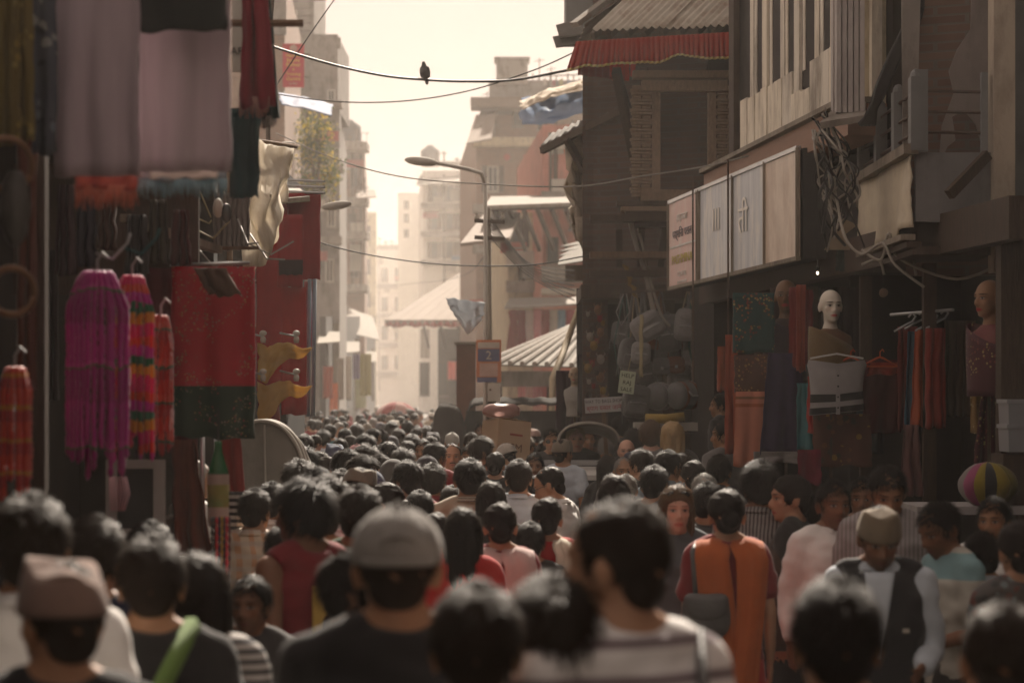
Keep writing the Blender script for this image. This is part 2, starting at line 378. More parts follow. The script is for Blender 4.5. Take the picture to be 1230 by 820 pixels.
va = MB(); va.sheet(lambda u, v: (e0.x + (e1.x - e0.x) * u, e0.y + .12 * math.sin(u * 150), e0.z - .15 - .5 * v + .08 * math.sin(u * 60) * v), 200, 3, .02); sub(tp, va, 'valance', red_valance, True)
yw = DM(68.6) + .3
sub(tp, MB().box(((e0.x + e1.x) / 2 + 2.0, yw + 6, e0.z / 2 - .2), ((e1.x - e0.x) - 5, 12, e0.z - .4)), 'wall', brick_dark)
for i in range(6):
    x = e0.x + 3.6 + i * 1.6; sub(tp, MB().beam((x, yw, e0.z - 2.2), (x - .1, e0.y + .8, e0.z - .2), .22, .3), 'roof_strut', wood_dark)
for i in range(4): wsub(tp, 510 + i * 22, 455, 12, 40, 68.6, mull=1, frame=wood_dark)
# ---- right side, far to near
r6 = block('townhouse', 508, 575, 205, 84, 10, plaster_hazed, 'cream hazy house with balconies beyond the street lamp', skew=KX)
for y in (232, 266, 300):
    for x in (522, 540, 557): wsub(r6, x, y, 9, 20, 84, shutter=wood_mid)
    band(r6, 506, 577, y + 16, 84, .16, .5, concrete, 'balcony_slab')
sub(r6, MB().slab(T(500, 222, 83.2), T(577, 216, 83.2), T(577, 200, 85), T(506, 206, 85), .12), 'roof', tin)
r5 = block('brick_house', 572, 700, 138, 57, 12, brick_old, 'tall weathered brick house with roof tank behind the tin stalls', skew=KX)
kr = KD(57); a5, b5 = P(588, 104, 57.6), P(700, 140, 57.6); sub(r5, MB().box(((a5.x + b5.x) / 2, DM(57) + 3.2, (a5.z + b5.z) / 2), (b5.x - a5.x, 5, a5.z - b5.z)), 'upper_storey', plaster_grey)
for k in range(9): x = 640 + k * 7; sub(r5, MB().tube([P(x, 104, 57.2), P(x, 88 + (k % 3) * 3, 57.2)], .05, 5), 'roof_rail_post', iron)
sub(r5, MB().beam(P(640, 92, 57.2), P(698, 90, 57.2), .08, .08), 'roof_rail', iron)
for k, (x, y) in enumerate(((648, 70), (662, 80), (585, 110))): sub(r5, MB().tube([P(x, 104 if k < 2 else 138, 57.3), P(x, y, 57.3)], .035, 5), 'aerial_mast', iron); sub(r5, MB().beam(P(x - 6, y + 4, 57.3), P(x + 6, y + 2, 57.3), .04, .04), 'aerial_arm', iron)
for k, (x, y, c) in enumerate(((655, 96, (.5, .45, .4)), (665, 97, (.3, .1, .1)), (674, 96, (.45, .4, .2)), (684, 97, (.2, .25, .35)))): sub(r5, MB().box(P(x, y + 3, 57.1), (.26, .03, .4)), 'laundry_cloth', cloth_col(c))
tk = MB(); tk.box(P(615, 88, 57.2), (.74 * kr, .74 * kr, .62 * kr)); tk.box(P(615, 73, 57.2), (.84 * kr, .84 * kr, .06 * kr)); sub(r5, tk, 'water_tank', concrete)
for (x, y, w, h) in ((590, 140, 12, 20), (622, 142, 12, 20), (652, 146, 12, 20), (592, 215, 14, 32), (640, 218, 14, 34), (668, 222, 12, 30), (598, 278, 12, 34), (640, 280, 14, 34), (668, 322, 12, 22), (620, 322, 12, 22)):
    wsub(r5, x, y, w, h, 57, frame=wood_dark if y < 200 else white_paint, shutter=wood_dark if y > 200 else None)
band(r5, 566, 702, 128, 57, .22, .9, roof_tile, 'cornice'); band(r5, 568, 702, 172, 57, .2, .4, plaster_cream, 'cornice'); band(r5, 568, 702, 252, 57, .2, .5, concrete, 'cornice'); band(r5, 568, 702, 300, 57, .18, .5, concrete, 'cornice')
sub(r5, MB().slab(P(560, 172, 55.6), P(590, 166, 55.6), P(598, 128, 57), P(580, 128, 57), .1), 'eave', roof_tile)
for (x, w, nm) in ((609, 13, 'round_sign'), (637, 34, 'long_sign')):
    c = P(x, 189, 56.8)
    if x < 620:
        o = MB().lathe([(.01, -.05), (.22, -.05), (.22, .05), (.01, .05)], 20, c, Matrix.Rotation(R(90), 3, 'X')); sub(r5, o, 'round_sign', cloth_col((.45, .12, .1)))
    else: sub(r5, MB().box(c, (.9, .1, .36)), 'sign_board', cloth_col((.5, .16, .13))); sub(r5, MB().ell(c + Vector((0, -.06, 0)), (.18, .02, .14)), 'emblem', white_paint)
rp = block('plaster_house', 652, 702, 150, 47, 9, plaster_pink, 'salmon pink plastered house wall beneath the blue tarpaulin', skew=KX)
wsub(rp, 690, 262, 12, 26, 47, frame=wood_dark); wsub(rp, 664, 300, 14, 30, 47, frame=wood_dark)
band(rp, 650, 704, 240, 47, .25, .5, concrete); band(rp, 650, 704, 330, 47, .3, .7, concrete); band(rp, 650, 704, 352, 47, .1, 1.0, white_paint)
rc = block('whitewashed_house', 610, 656, 255, 48, 8, plaster_cream, 'cream whitewashed bay with small square vents above the dress shop', skew=KX)
for x in (632, 640, 648): wsub(rc, x, 325, 5, 8, 48, mull=0, frame=concrete)
wsub(rc, 622, 280, 14, 34, 48, frame=wood_dark, shutter=wood_dark)
band(rc, 608, 658, 312, 48, .3, .5, white_paint); band(rc, 608, 658, 345, 48, .2, .6, concrete)
def clutter(root, px0, px1, py, d, seed):
    q = random.Random(seed); k = KD(d)
    for i in range(3):
        x = q.uniform(px0 + 3, px1 - 3); h = q.uniform(10, 24); sub(root, MB().tube([P(x, py + 1, d + .3), P(x, py - h, d + .3)], .03 * k, 5), 'aerial_mast', iron); sub(root, MB().beam(P(x - 4, py - h + 2, d + .3), P(x + 4, py - h + 3, d + .3), .03 * k, .03 * k), 'aerial_arm', iron)
    x = q.uniform(px0 + 8, px1 - 8); c = P(x, py, d + .6); sub(root, MB().lathe([(.3 * k, 0), (.33 * k, .1 * k), (.33 * k, .55 * k), (.12 * k, .7 * k), (.1 * k, .74 * k)], 14, c), 'water_tank', M('tank_black', (.07, .07, .075)), True)
    sub(root, MB().box(P((px0 + px1) / 2, py - 3, d + .2), ((px1 - px0) / S(d), .12 * k, 6 / S(d))), 'parapet', concrete)
def wallstuff(root, px0, px1, py0, py1, d, seed, n=7):
    q = random.Random(seed); k = KD(d)
    for i in range(n):
        x, y = q.uniform(px0 + 4, px1 - 4), q.uniform(py0 + 6, py1 - 6); c = P(x, y, d)
        nm, m, sz = q.choice([('air_conditioner', white_paint, (.5, .3, .32)), ('shop_sign', cloth_col((.45, .12, .1)), (.7, .08, .28)), ('meter_box', iron, (.3, .16, .36)), ('hung_cloth', cloth_col((.4, .36, .3)), (.4, .06, .55)), ('shop_sign', cloth_col((.12, .2, .3)), (.55, .08, .25))])
        sub(root, MB().box(c + Vector((0, -sz[1] * k * .5 + .003, 0)), tuple(t * k * .75 for t in sz)), nm, m)
    for i in range(3): x = q.uniform(px0 + 2, px1 - 2); sub(root, MB().tube([P(x, py0, d) - Vector((0, .08, 0)), P(x + q.uniform(-1, 1), py1, d) - Vector((0, .08, 0))], .03 * k, 5), 'drain_pipe', iron)
wallstuff(r5, 572, 700, 145, 400, 57, 1, 12); wallstuff(r6, 508, 575, 210, 340, 84, 2, 8); wallstuff(far_a, 450, 500, 305, 470, 128, 3, 6); wallstuff(rp, 655, 700, 160, 235, 47, 4, 3); wallstuff(rc, 612, 655, 260, 340, 48, 5, 3)
clutter(r6, 508, 575, 200, 84, 3); clutter(far_a, 450, 500, 300, 128, 4); clutter(far_b, 500, 560, 262, 112, 5)
# ---- eave carried on wooden struts
ev = empty('strutted_eave', P(632, 245, 46), label='broad wooden eave with slanting struts above the dress shop', cat='eave')
sub(ev, MB().slab(P(582, 247, 44.5), P(694, 243, 44.5), P(694, 234, 47), P(590, 236, 47), .12), 'roof_sheet', tin)
for i in range(6):
    x = 598 + i * 17; sub(ev, MB().beam(P(x + 16, 300, 47), P(x - 4, 250, 44.9), .13, .16), 'strut', wood_dark)
sub(ev, MB().beam(P(584, 251, 44.6), P(694, 248, 44.6), .12, .14), 'eave_beam', wood_dark)
for i in range(12): sub(ev, MB().beam(P(588 + i * 9, 250, 44.62), P(592 + i * 9, 240, 46.8), .06, .09), 'rafter', wood_dark)
sub(ev, MB().slab(P(553, 292, 43.6), P(612, 285, 43.6), P(625, 255, 46), P(585, 252, 46), .1), 'lower_roof', roof_tile)
# ---- dress shop row
ds = empty('shop_awning', P(655, 362, 46), label='whitish sheet awning over a row of hanging dresses', cat='awning')
sub(ds, MB().slab(P(606, 369, 44), P(700, 364, 44), P(700, 356, 46), P(612, 358, 46), .06), 'awning_sheet', tin)
sub(ds, MB().tube([P(608, 368, 45), P(702, 364, 45)], .03), 'rail', iron)
DRC = [(.24, .05, .05), (.22, .03, .04), (.62, .5, .48), (.66, .26, .3), (.3, .05, .05), (.55, .5, .45), (.22, .36, .5), (.4, .07, .1), (.66, .2, .24)]
def dress(px, y0, y1, d, col, label, group=None, seed=0, w=.42):
    h = (y1 - y0) / S(d); b = MB()
    prof = [(0, .10, .05), (.04, .19, .06), (.12, .17, .07), (.3, .13, .07), (.42, .15, .09), (.7, .2, .12), (1, .24, .14)]
    def fn(u, v):
        x = v * (len(prof) - 1); i = min(int(x), len(prof) - 2); t = x - i; q = [prof[i][k] + (prof[i + 1][k] - prof[i][k]) * t for k in range(3)]
        a = 2 * math.pi * u; k = 1 + .12 * math.sin(7 * a + seed) * q[0]
        return (q[1] * w / .42 * k * math.cos(a), q[2] * k * math.sin(a), -h * q[0])
    b.sheet(fn, 28, 18); o = b.build('dress', cloth_col(col), None, True, P(px, y0, d)); 
    MB().tube([(-.16, 0, .0), (-.04, 0, .05), (0, 0, .07), (.04, 0, .05), (.16, 0, .0)], .008, 5).build('hanger', wire_grey, o)
    tag(o, label, 'dress', group); return o
DN = ['dark red', 'maroon', 'pale grey pink', 'rose pink', 'brick red', 'ivory', 'sky blue', 'crimson', 'coral pink']
for i, c in enumerate(DRC): dress(617 + i * 9.6, 372, 420 - i * 2.0, 45, c, '%s dress on the rail under the white awning, %s from its left end' % (DN[i], ['first', 'second', 'third', 'fourth', 'fifth', 'sixth', 'seventh', 'eighth', 'ninth'][i]), 'dresses under the white awning', i)
# ---- ribbed tin stall roof
stl = empty('market_stall', P(650, 640, 41), label='market stall with pale ribbed metal roof and pink goods inside', cat='stall')
A, B_, Cc, D_ = P(584, 437, 40), P(716, 441, 40), P(730, 380, 42), P(690, 392, 42)
def bil(u, v): return (A.lerp(B_, u)).lerp(D_.lerp(Cc, u), v)
for i in range(9):
    u0, u1 = i / 9, (i + 1) / 9 - .004; sub(stl, MB().slab(bil(u0, 0), bil(u1, 0), bil(u1, 1), bil(u0, 1), .03), 'roof_panel', tin_pale)
    u = i / 9; sub(stl, MB().tube([bil(u, -.01) + Vector((0, 0, .05)), bil(u, 1) + Vector((0, 0, .05))], .055, 6), 'roof_rib', tin)
sub(stl, MB().slab(A + Vector((0, .1, 0)), D_, D_ + Vector((-.3, 3, -.3)), A + Vector((0, 4, 0)), .03), 'side_roof', tin_pale)
f0, f1 = P(592, 455, 40.3), P(714, 455, 40.3); sub(stl, MB().box((f0 + f1) / 2, ((f1 - f0).x, .06, .34)), 'fascia', plaster_grey)
for x in (600, 660, 708): p = P(x, 455, 40.4); sub(stl, MB().box((p.x, p.y, p.z / 2), (.12, .12, p.z)), 'post', wood_dark)
p = P(655, 500, 40.5); sub(stl, MB().box((p.x, p.y + .7, .55), (1.6, .9, 1.1)), 'counter', wood_grey)
for i in range(7): hang('stall_cloth', 622 + i * 9, 631 + i * 9, 460, 482 + (i % 3) * 3, 41.2 + .05 * (i % 2), cloth_col([(.6, .25, .25), (.65, .45, .42), (.5, .2, .22)][i % 3]), '%s small cloth hanging inside the ribbed-roof stall, number %s from the left' % (['pink', 'pale pink', 'rose'][i % 3], ['one', 'two', 'three', 'four', 'five', 'six', 'seven'][i]), 'cloth', 'cloths inside the ribbed-roof stall', folds=2, amp=.02, seed=i)
pole = MB(); pole.tube([P(708, 340, 38.8), P(690, 385, 38.8), P(676, 425, 38.6), P(664, 455, 38.4), P(662, 520, 38.3)], [.05, .055, .06, .06, .05], 8); pole.build('bamboo_pole', M('bamboo', (.42, .35, .23), (.3, .23, .14), 12, bump=.3), None, True, label='slanting pale bamboo pole leaning across the ribbed stall roof', cat='pole')
sr = empty('lean_to_roof', P(690, 305, 39), label='small slatted tin lean-to roof on the pink wall', cat='roof')
for i in range(5): sub(sr, MB().slab(P(670 + i * .5, 318 - i * 5.5, 39 + i * .3), P(708, 312 - i * 5, 39 + i * .3), P(708, 306 - i * 5, 39.3 + i * .3), P(672 + i * 6, 312 - i * 5.5, 39.3 + i * .3), .02), 'roof_panel', tin_pale)
sub(sr, MB().box(P(692, 328, 39.4), (.42, .3, .3)), 'support', wood_dark)
# ---- hanging awnings and tarps
def tarp(name, pts_top, pts_bot, mat, label, cat='tarpaulin', amp=.06, seed=0, t=.01, nu=22, nv=10):
    """crumpled sheet between two polylines"""
    def pl(pts, u):
        x = u * (len(pts) - 1); i = min(int(x), len(pts) - 2); return Vector(pts[i]).lerp(Vector(pts[i + 1]), x - i)
    def fn(u, v):
        p = pl(pts_top, u).lerp(pl(pts_bot, u), v); k = amp * (math.sin(math.pi * v) * .7 + .3)
        return p + Vector((nz(u * 4 + seed, v * 4, 1) * k, -abs(nz(u * 3, v * 3 + seed, 2)) * k * 2 + k * math.sin(v * 9 + u * 3 + seed) * .5, nz(u * 6, v * 5, seed + 3.) * k - .0))
    return MB().sheet(fn, nu, nv, t).build(name, mat, None, True, label=label, cat=cat)
tarp('blue_tarpaulin', [P(627, 118, 40), P(660, 112, 39.5), P(702, 100, 39)], [P(628, 150, 39.6), P(665, 149, 39.2), P(704, 132, 38.8)], M('tarp_blue', (.10, .19, .36), (.17, .26, .42), 8, (3, 3, 1), rough=.5, bump=.4, bscale=14, trans=.2), 'rolled blue tarpaulin slung from the house beside the red valance', amp=.16, seed=3)
tarp('tarpaulin_edge', [P(624, 122, 39.9), P(660, 108, 39.4), P(703, 96, 38.9)], [P(627, 132, 39.5), P(662, 117, 39.1), P(704, 108, 38.7)], M('tarp_pale', (.6, .52, .4), (.4, .33, .25), 9, bump=.5, bscale=20), 'cream rolled canvas edge lying along the top of the blue tarpaulin', amp=.12, seed=5)
tarp('white_sack_cloth', [P(676, 168, 30), P(698, 164, 30), P(722, 164, 30)], [P(690, 262, 29.8), P(700, 290, 29.8), P(706, 255, 29.9)], M('sack_white', (.55, .48, .38), (.36, .31, .25), 10, bump=.6, bscale=16, trans=.25), 'crumpled dirty white sacking hanging from the lean-to eave', 'cloth', amp=.22, seed=8)
tarp('white_sack_cloth', [P(683, 250, 30), P(700, 240, 30), P(707, 250, 30)], [P(692, 284, 29.9), P(699, 300, 29.9), P(706, 286, 29.9)], _M['sack_white'], 'small knotted end of white sacking low on the dark house corner', 'cloth', amp=.12, seed=9)

# ---- dark carved timber house (front turned to the camera)
nh = empty('timber_house', P(790, 640, 28), label='dark old brick and carved timber house with corrugated roof and red valance', cat='building')
x0, x1 = P(703, 0, 28.2).x, P(893, 0, 28.2).x
w = MB(); w.slab((x0, 28.6, 0), (x1, 27.6, 0), (x1, 27.6, 3.3), (x0, 28.6, 3.3), -.3)
ww = MB(); zt, zb = 8.2, 3.3
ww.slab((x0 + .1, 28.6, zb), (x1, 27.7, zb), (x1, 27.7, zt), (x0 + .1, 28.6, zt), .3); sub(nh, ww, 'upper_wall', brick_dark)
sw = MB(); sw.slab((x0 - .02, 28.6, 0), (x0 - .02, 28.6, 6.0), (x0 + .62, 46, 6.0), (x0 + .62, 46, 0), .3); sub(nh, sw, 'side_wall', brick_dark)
bk = MB(); bk.slab((x0, 30.2, 0), (x1 + .3, 29.6, 0), (x1 + .3, 29.6, 3.4), (x0, 30.2, 3.4), -.2); sub(nh, bk, 'shop_back_wall', dark_room)
sub(nh, MB().box(((x0 + x1) / 2, 29.2, 3.28), (x1 - x0 + .1, 2.2, .16)), 'floor_slab', wood_dark)
for x in (x0 + .05, x0 + 1.0): sub(nh, MB().box((x, 28.7, 1.62), (.14, .16, 3.2)), 'post', wood_dark)
# corrugated roof
def corr(a, b, c, d, n, amp, t=.006):
    a, b, c, d = map(Vector, (a, b, c, d)); nrm = (b - a).cross(d - a).normalized()
    return MB().sheet(lambda u, v: a.lerp(b, u).lerp(d.lerp(c, u), v) + nrm * amp * math.cos(2 * math.pi * n * u), n * 8, 4, t)
ea, eb = P(712, 36, 26.9), P(890, 31, 26.0); up = Vector((1.25, 2.2, 1.45))
L = (eb - ea)
for i in range(4):
    a = ea + L * (i / 4) + Vector((0, 0, .012 * (i % 2))); b = ea + L * ((i + 1) / 4 + .01) + Vector((0, 0, .012 * (i % 2)))
    sub(nh, corr(a, b, b + up, a + up, 5, .016), 'corrugated_sheet', M('tin_weathered', (.52, .48, .41), (.40, .36, .30), 4, (1, 1, 1), .8, .1, 30, spec=.15, grime=(.22, .12, .07), gscale=4, gamt=.5), True)
hp = P(690, 30, 27.6)
sub(nh, corr(hp + Vector((0, 3, -.1)), hp + Vector((.12, 0, 0)), ea + up + Vector((.1, .5, -.05)), ea + up + Vector((-.1, 3, -.2)), 10, .012), 'hip_sheet', tin, True)
sub(nh, MB().beam(hp, ea + up, .12, .06), 'hip_cap', tin)
for i, (a, b, c, d2) in enumerate((((668, 32), (700, 24), (700, 42), (672, 46)), ((664, 46), (698, 40), (698, 54), (668, 58)))):
    sub(nh, MB().slab(P(*a, 29), P(*b, 29), P(*c, 28.7), P(*d2, 28.7), .02), 'loose_sheet', M('tin_dark', (.13, .12, .11), (.09, .08, .07), 5, rough=.9, spec=.08))
ub = MB(); ub.box(P(720, 0, 30), (.85, 1.2, 1.0)); sub(nh, ub, 'roof_box', M('paint_slate', (.2, .205, .2), (.15, .15, .145), 4, rough=.7))
# valance
va0, va1 = P(692, 50, 26.75), P(890, 38, 25.95)
def vfn(u, v):
    p = va0.lerp(va1, u); k = .026 * (.4 + .6 * v)
    return p + Vector((-.10 * v * (1 - u) ** 6, math.sin(u * 210 + 2 * nz(u * 20, 0)) * k - .05 * v, -.27 * v + .03 * nz(u * 9, 4) * v - .035 * math.exp(-((u - .02) / .05) ** 2) * v + .05 * math.exp(-((u - .66) / .1) ** 2) * v))
sub(nh, MB().sheet(vfn, 420, 8, .004), 'valance', red_valance, True)
sub(nh, MB().sheet(lambda u, v: vfn(u, 1 + .09 * v) + Vector((0, -.004, 0)), 420, 1, .005), 'valance_trim', gold_trim, True)
def vfn2(u, v):
    p = P(694, 60, 26.8).lerp(P(770, 70, 29), u); return p + Vector((math.sin(u * 60) * .02, 0, -.28 * v + .02 * nz(u * 9, 4) * v))
sub(nh, MB().sheet(vfn2, 120, 5, .004), 'side_valance', red_valance, True)
for i in range(9): a = ea + L * (i / 8.5); sub(nh, MB().beam(a + Vector((0, .02, -.07)), a + up * .95 + Vector((0, 0, -.07)), .05, .07), 'rafter', wood_dark)
# carved window bay: leaning panel with ribbed jamb columns
by, bz0, bz1 = 26.85, 4.2, 5.55
wood_carved = M('wood_carved', (.28, .20, .14), (.16, .115, .08), 14, (3, 3, 1), .8, .5, 60)
cxw = P(822, 0, by).x
def bay(x, y, z): return Vector((cxw + x, by + y + (5.5 - z) * .12, z))
fr = MB()
for s in (-1, 1): fr.box(bay(s * .31, 0, 4.92), (.09, .12, 1.2))
fr.box(bay(0, -.01, 5.5), (.95, .16, .12)); fr.box(bay(0, 0, 4.3), (.95, .2, .12)); fr.box(bay(0, -.02, 5.62), (1.15, .2, .08))
cw = sub(nh, fr, 'carved_window', wood_carved)
sub(nh, MB().box(bay(0, .06, 4.9), (.56, .04, 1.1)), 'window_screen', M('screen_brown', (.10, .075, .055), (.07, .052, .04), 60, bump=.5), parent=cw)
for k in range(2): sub(nh, MB().box(bay(0, -.03, 4.42 + k * .1), (.6, .06, .045)), 'window_rail', wood_carved, parent=cw)
for s in (-1, 1):
    for q, xo in enumerate((.42, .53)):
        for i in range(34):
            z = 4.3 + i * .036; r = .05 + .012 * ((i * 7) % 3); sub(nh, MB().box(bay(s * xo, -.02 * q, z), (r * 1.9, .12, .026)), 'carved_rib', wood_carved) if q == 0 or i % 1 == 0 else None
for i in range(5): sub(nh, MB().box(bay(0, -.05 - .03 * i, 4.2 - i * .06), (1.5 - .1 * i, .3, .05)), 'carved_moulding', wood_carved if i % 2 else wood_dark)
for i in range(7): sub(nh, MB().beam(bay(-.7 + i * .23, .2, 3.55), bay(-.72 + i * .25, -.12, 3.95), .07, .1), 'bracket', wood_dark)
for k, (z, yo) in enumerate(((3.62, -.22), (3.42, -.12), (4.02, -.3))): sub(nh, MB().box((P(800, 0, by).x + .1, by + .15 + yo, z), (1.9, .3, .07)), 'cornice', wood_mid if k == 0 else wood_dark)
for i in range(3): sub(nh, MB().beam(bay(.55 + i * .12, -.1, 5.7), bay(.75 + i * .12, .12, 5.0), .05, .08), 'roof_strut', wood_dark)
for x in (740, 772): a = P(x, 85, 27.4); sub(nh, MB().beam(a, a + Vector((.25, .9, -.9)), .09, .12), 'roof_strut', wood_dark)
for i in range(5): hang('prayer_cloth', 729 + i * 7, 735 + i * 7, 77, 92 + (i % 2) * 5, 27.8, cloth_col((.6, .05, .03)), 'bright red cloth strip under the red valance, %s in its row' % ['first', 'second', 'third', 'fourth', 'fifth'][i], 'cloth', 'red strips under the valance', folds=1, amp=.01, seed=i)
# lean-to eave on its left
le = empty('lean_to_roof', P(720, 150, 29), label='dark slanting lean-to eave with struts left of the carved window', cat='roof')
sub(le, corr(P(650, 176, 29.3), P(776, 114, 28), P(776, 108, 29.4), P(664, 160, 30.6), 14, .014), 'roof_sheet', M('tin_dark', (.1, .1, .1)), True)
sub(le, MB().beam(P(651, 181, 29.2), P(776, 119, 27.9), .07, .08), 'eave_beam', wood_dark)
for i in range(4): a = P(680 + i * 26, 166 - i * 13, 28.8); sub(le, MB().beam(a, a + Vector((.35, .5, -.55)), .06, .09), 'strut', wood_dark)
# ---- near right house: timber front, billboard, balcony
def FR(d): return 3.18 - (d - 15) * .1056
def Q(d, z, o=0.0): return Vector((FR(d) + o, d, z))       # a point on the near right facade; o steps away from the street
plank_cream = M('plank_cream', (.80, .74, .60), (.66, .59, .47), 6, (4, 4, .5), .8, .4, 45, (4, 4, .4), grime=(.13, .09, .06), gamt=.6)
plank_pale = M('plank_pale', (.74, .69, .58), (.56, .51, .42), 6, (4, 4, .5), .8, .4, 45, (4, 4, .4), grime=(.10, .07, .05), gamt=.7)
th = empty('timber_front_house', Q(21, 0), label='shabby house front of pale upright boards above the billboard', cat='building')
def fslab(d0, d1, z0, z1, o, t): return MB().slab(Q(d1, z0, o), Q(d0, z0, o), Q(d0, z1, o), Q(d1, z1, o), t)
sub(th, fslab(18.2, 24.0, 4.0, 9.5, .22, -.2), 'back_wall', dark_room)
sub(th, fslab(18.2, 24.05, 4.02, 4.26, -.02, -.3), 'fascia_beam', M('beam_rose', (.33, .2, .14), (.25, .16, .12), 5, (1, .4, 3), bump=.4))
sub(th, fslab(18.2, 24.05, 4.27, 4.31, -.07, -.3), 'ledge', wood_grey)
rnd = random.Random(4); d = 18.45; i = 0
while d < 23.55:
    w = rnd.uniform(.26, .40); z1 = 4.92 + .03 * rnd.random() - .22 * (d > 20.6 and d < 21.2)
    sub(th, fslab(d, d + w - .012, 4.315, z1, rnd.uniform(-.012, .012), -.03), 'plank', plank_cream if rnd.random() < .6 else plank_pale); d += w
d = 18.5; i = 0
while d < 23.6:
    w = (.20, .10, .16, .09)[i % 4]
    sub(th, fslab(d, d + w, 4.7 if i % 4 == 0 else 4.9, 9.4, .05 if i % 4 == 0 else .07, -.06), 'upright', plank_pale if i % 3 else plank_cream); d += w + (.34, .05, .36, .05)[i % 4]; i += 1
sub(th, fslab(18.3, 18.55, 4.3, 5.2, -.03, -.08), 'plank', plank_cream)
sub(th, MB().slab(Q(24.1, 4.0, .0), Q(23.85, 4.0, .0), Q(23.85, 9.5, .0), Q(24.1, 9.5, .0), -.06), 'corner_post', wood_dark)
# grey ribbed pier and cream wall
pr = MB(); pc = P(1020, 0, 17.9).x
for i in range(5): pr.box((pc - .085 + i * .043, 17.9 + .012 * (i % 2), 6.8), (.034, .14, 5.3))
pr.box((pc, 18.0, 6.8), (.23, .12, 5.28)); sub(th, pr, 'ribbed_pier', M('pier_grey', (.46, .42, .39), (.38, .35, .32), 5, grime=(.12, .1, .09), gamt=.5))
sub(th, MB().slab(P(985, 147, 17.7), P(1040, 138, 17.7), P(1040, 122, 18.1), P(1003, 128, 18.1), .05), 'pier_base', concrete)
sub(th, MB().box((P(1060, 0, 18.3).x, 18.45, 6.8), (.34, .16, 5.3)), 'plaster_wall', plaster_cream)
sub(th, fslab(15.6, 18.6, 3.2, 10, .75, -.2), 'recess_wall', dark_room)
# broken plaster wall behind the balcony and the pale column
bw = empty('broken_plaster_wall', P(1160, 640, 16.9), label='grey wall with fallen plaster and bare brick behind the balcony', cat='wall')
sub(bw, MB().slab(P(1088, 330, 17.6), P(1240, 330, 17.2), P(1240, -60, 17.2), P(1088, -60, 17.6), .25), 'brick_face', bricks('brick_bare', (.15, .09, .065), (.11, .065, .05), (.12, .10, .08)))  # bare brick in a darker brown
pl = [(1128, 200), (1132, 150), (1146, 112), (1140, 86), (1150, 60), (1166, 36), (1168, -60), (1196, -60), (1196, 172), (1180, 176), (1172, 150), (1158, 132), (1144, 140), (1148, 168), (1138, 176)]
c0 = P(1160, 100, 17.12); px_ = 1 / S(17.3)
sub(bw, MB().prism([((x - 1160) * px_, -(y - 100) * px_) for x, y in reversed(pl)][::-1], c0, (1, 0, 0), (0, 0, 1), .02), 'plaster_patch', M('plaster_dull', (.24, .20, .18), (.19, .16, .14), 4, bump=.3, grime=(.1, .08, .07)))  # remaining plaster in a dull grey
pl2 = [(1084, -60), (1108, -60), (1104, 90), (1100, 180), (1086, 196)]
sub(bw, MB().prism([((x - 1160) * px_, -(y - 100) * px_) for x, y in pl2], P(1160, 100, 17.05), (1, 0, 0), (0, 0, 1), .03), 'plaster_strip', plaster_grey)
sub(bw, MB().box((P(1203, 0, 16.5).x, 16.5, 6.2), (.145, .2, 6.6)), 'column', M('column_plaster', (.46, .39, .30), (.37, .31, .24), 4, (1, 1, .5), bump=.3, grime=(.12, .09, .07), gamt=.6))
sub(bw, MB().box((P(1232, 0, 16.6).x, 16.8, 6.2), (.16, .2, 6.6)), 'side_wall', M('paint_slate', (.2, .205, .2)))
# balcony
bl = empty('balcony', P(1110, 270, 16.8), label='rusty railed concrete balcony with canvas-covered side and broken brace', cat='balcony')
c1, c2, c3 = P(1100, 0, 16.5), P(1190, 0, 16.5), P(1037, 0, 19.2)
def bp(p, z): return Vector((p.x, p.y, z))
zt, zb = 3.72, 3.2
fr_m = M('parapet_grey', (.20, .195, .19), (.15, .145, .14), 4, bump=.3, grime=(.08, .07, .065))
sub(bl, MB().slab(bp(c1, zb + .05), bp(c2, zb + .03), bp(c2, zt), bp(c1, zt), .06), 'front_panel', fr_m)
def cv(u, v):
    p = bp(c3, 3.75).lerp(bp(c1, 3.70), u).lerp(bp(c3, 3.2).lerp(bp(c1, 3.2), u), v); return p + Vector((-.02 - .03 * math.sin(u * 14 + v * 2) * (.3 + v) * .6 - .02 * nz(u * 5, v * 5), 0, .02 * math.sin(u * 9) * v))
sub(bl, MB().sheet(cv, 30, 10, .01), 'canvas', M('canvas_cream', (.72, .64, .48), (.58, .51, .39), 6, bump=.4, bscale=40, trans=.15), True)
sub(bl, MB().beam(bp(c3, 3.77) + Vector((-.04, 0, 0)), bp(c1, 3.74) + Vector((-.04, -.05, 0)), .1, .07), 'side_ledge', wood_grey)
for k in range(3): sub(bl, MB().beam(bp(c3, 3.16 - k * .05) + Vector((-.06 + .04 * k, 0, 0)), bp(c1, 3.14 - k * .05) + Vector((-.06 + .04 * k, -.05, 0)), .1, .04), 'floor_board', wood_grey if k == 0 else wood_dark)
sub(bl, MB().slab(bp(c3, 3.1), bp(c1, 3.08), bp(c2, 3.08), bp(Vector((c2.x + .2, 19.2, 0)), 3.1), .06), 'floor', wood_dark)
for t in (0, .36, .70, 1.0):
    p = c3.lerp(c1, t); b = MB(); b.box((p.x, p.y, 3.98), (.085, .12, .5)); b.ell((p.x, p.y, 4.23), (.0425, .06, .06), 10, 6); sub(bl, b, 'post', M('paint_slate', (.2, .205, .2)))
p = c1; sub(bl, MB().box((p.x + .03, p.y - .02, 4.0), (.09, .06, .56)), 'corner_post', M('paint_slate', (.2, .205, .2)))
p = P(1182, 0, 16.48); sub(bl, MB().box((p.x, p.y, 3.95), (.045, .05, .62)), 'end_post', M('paint_slate', (.2, .205, .2)))
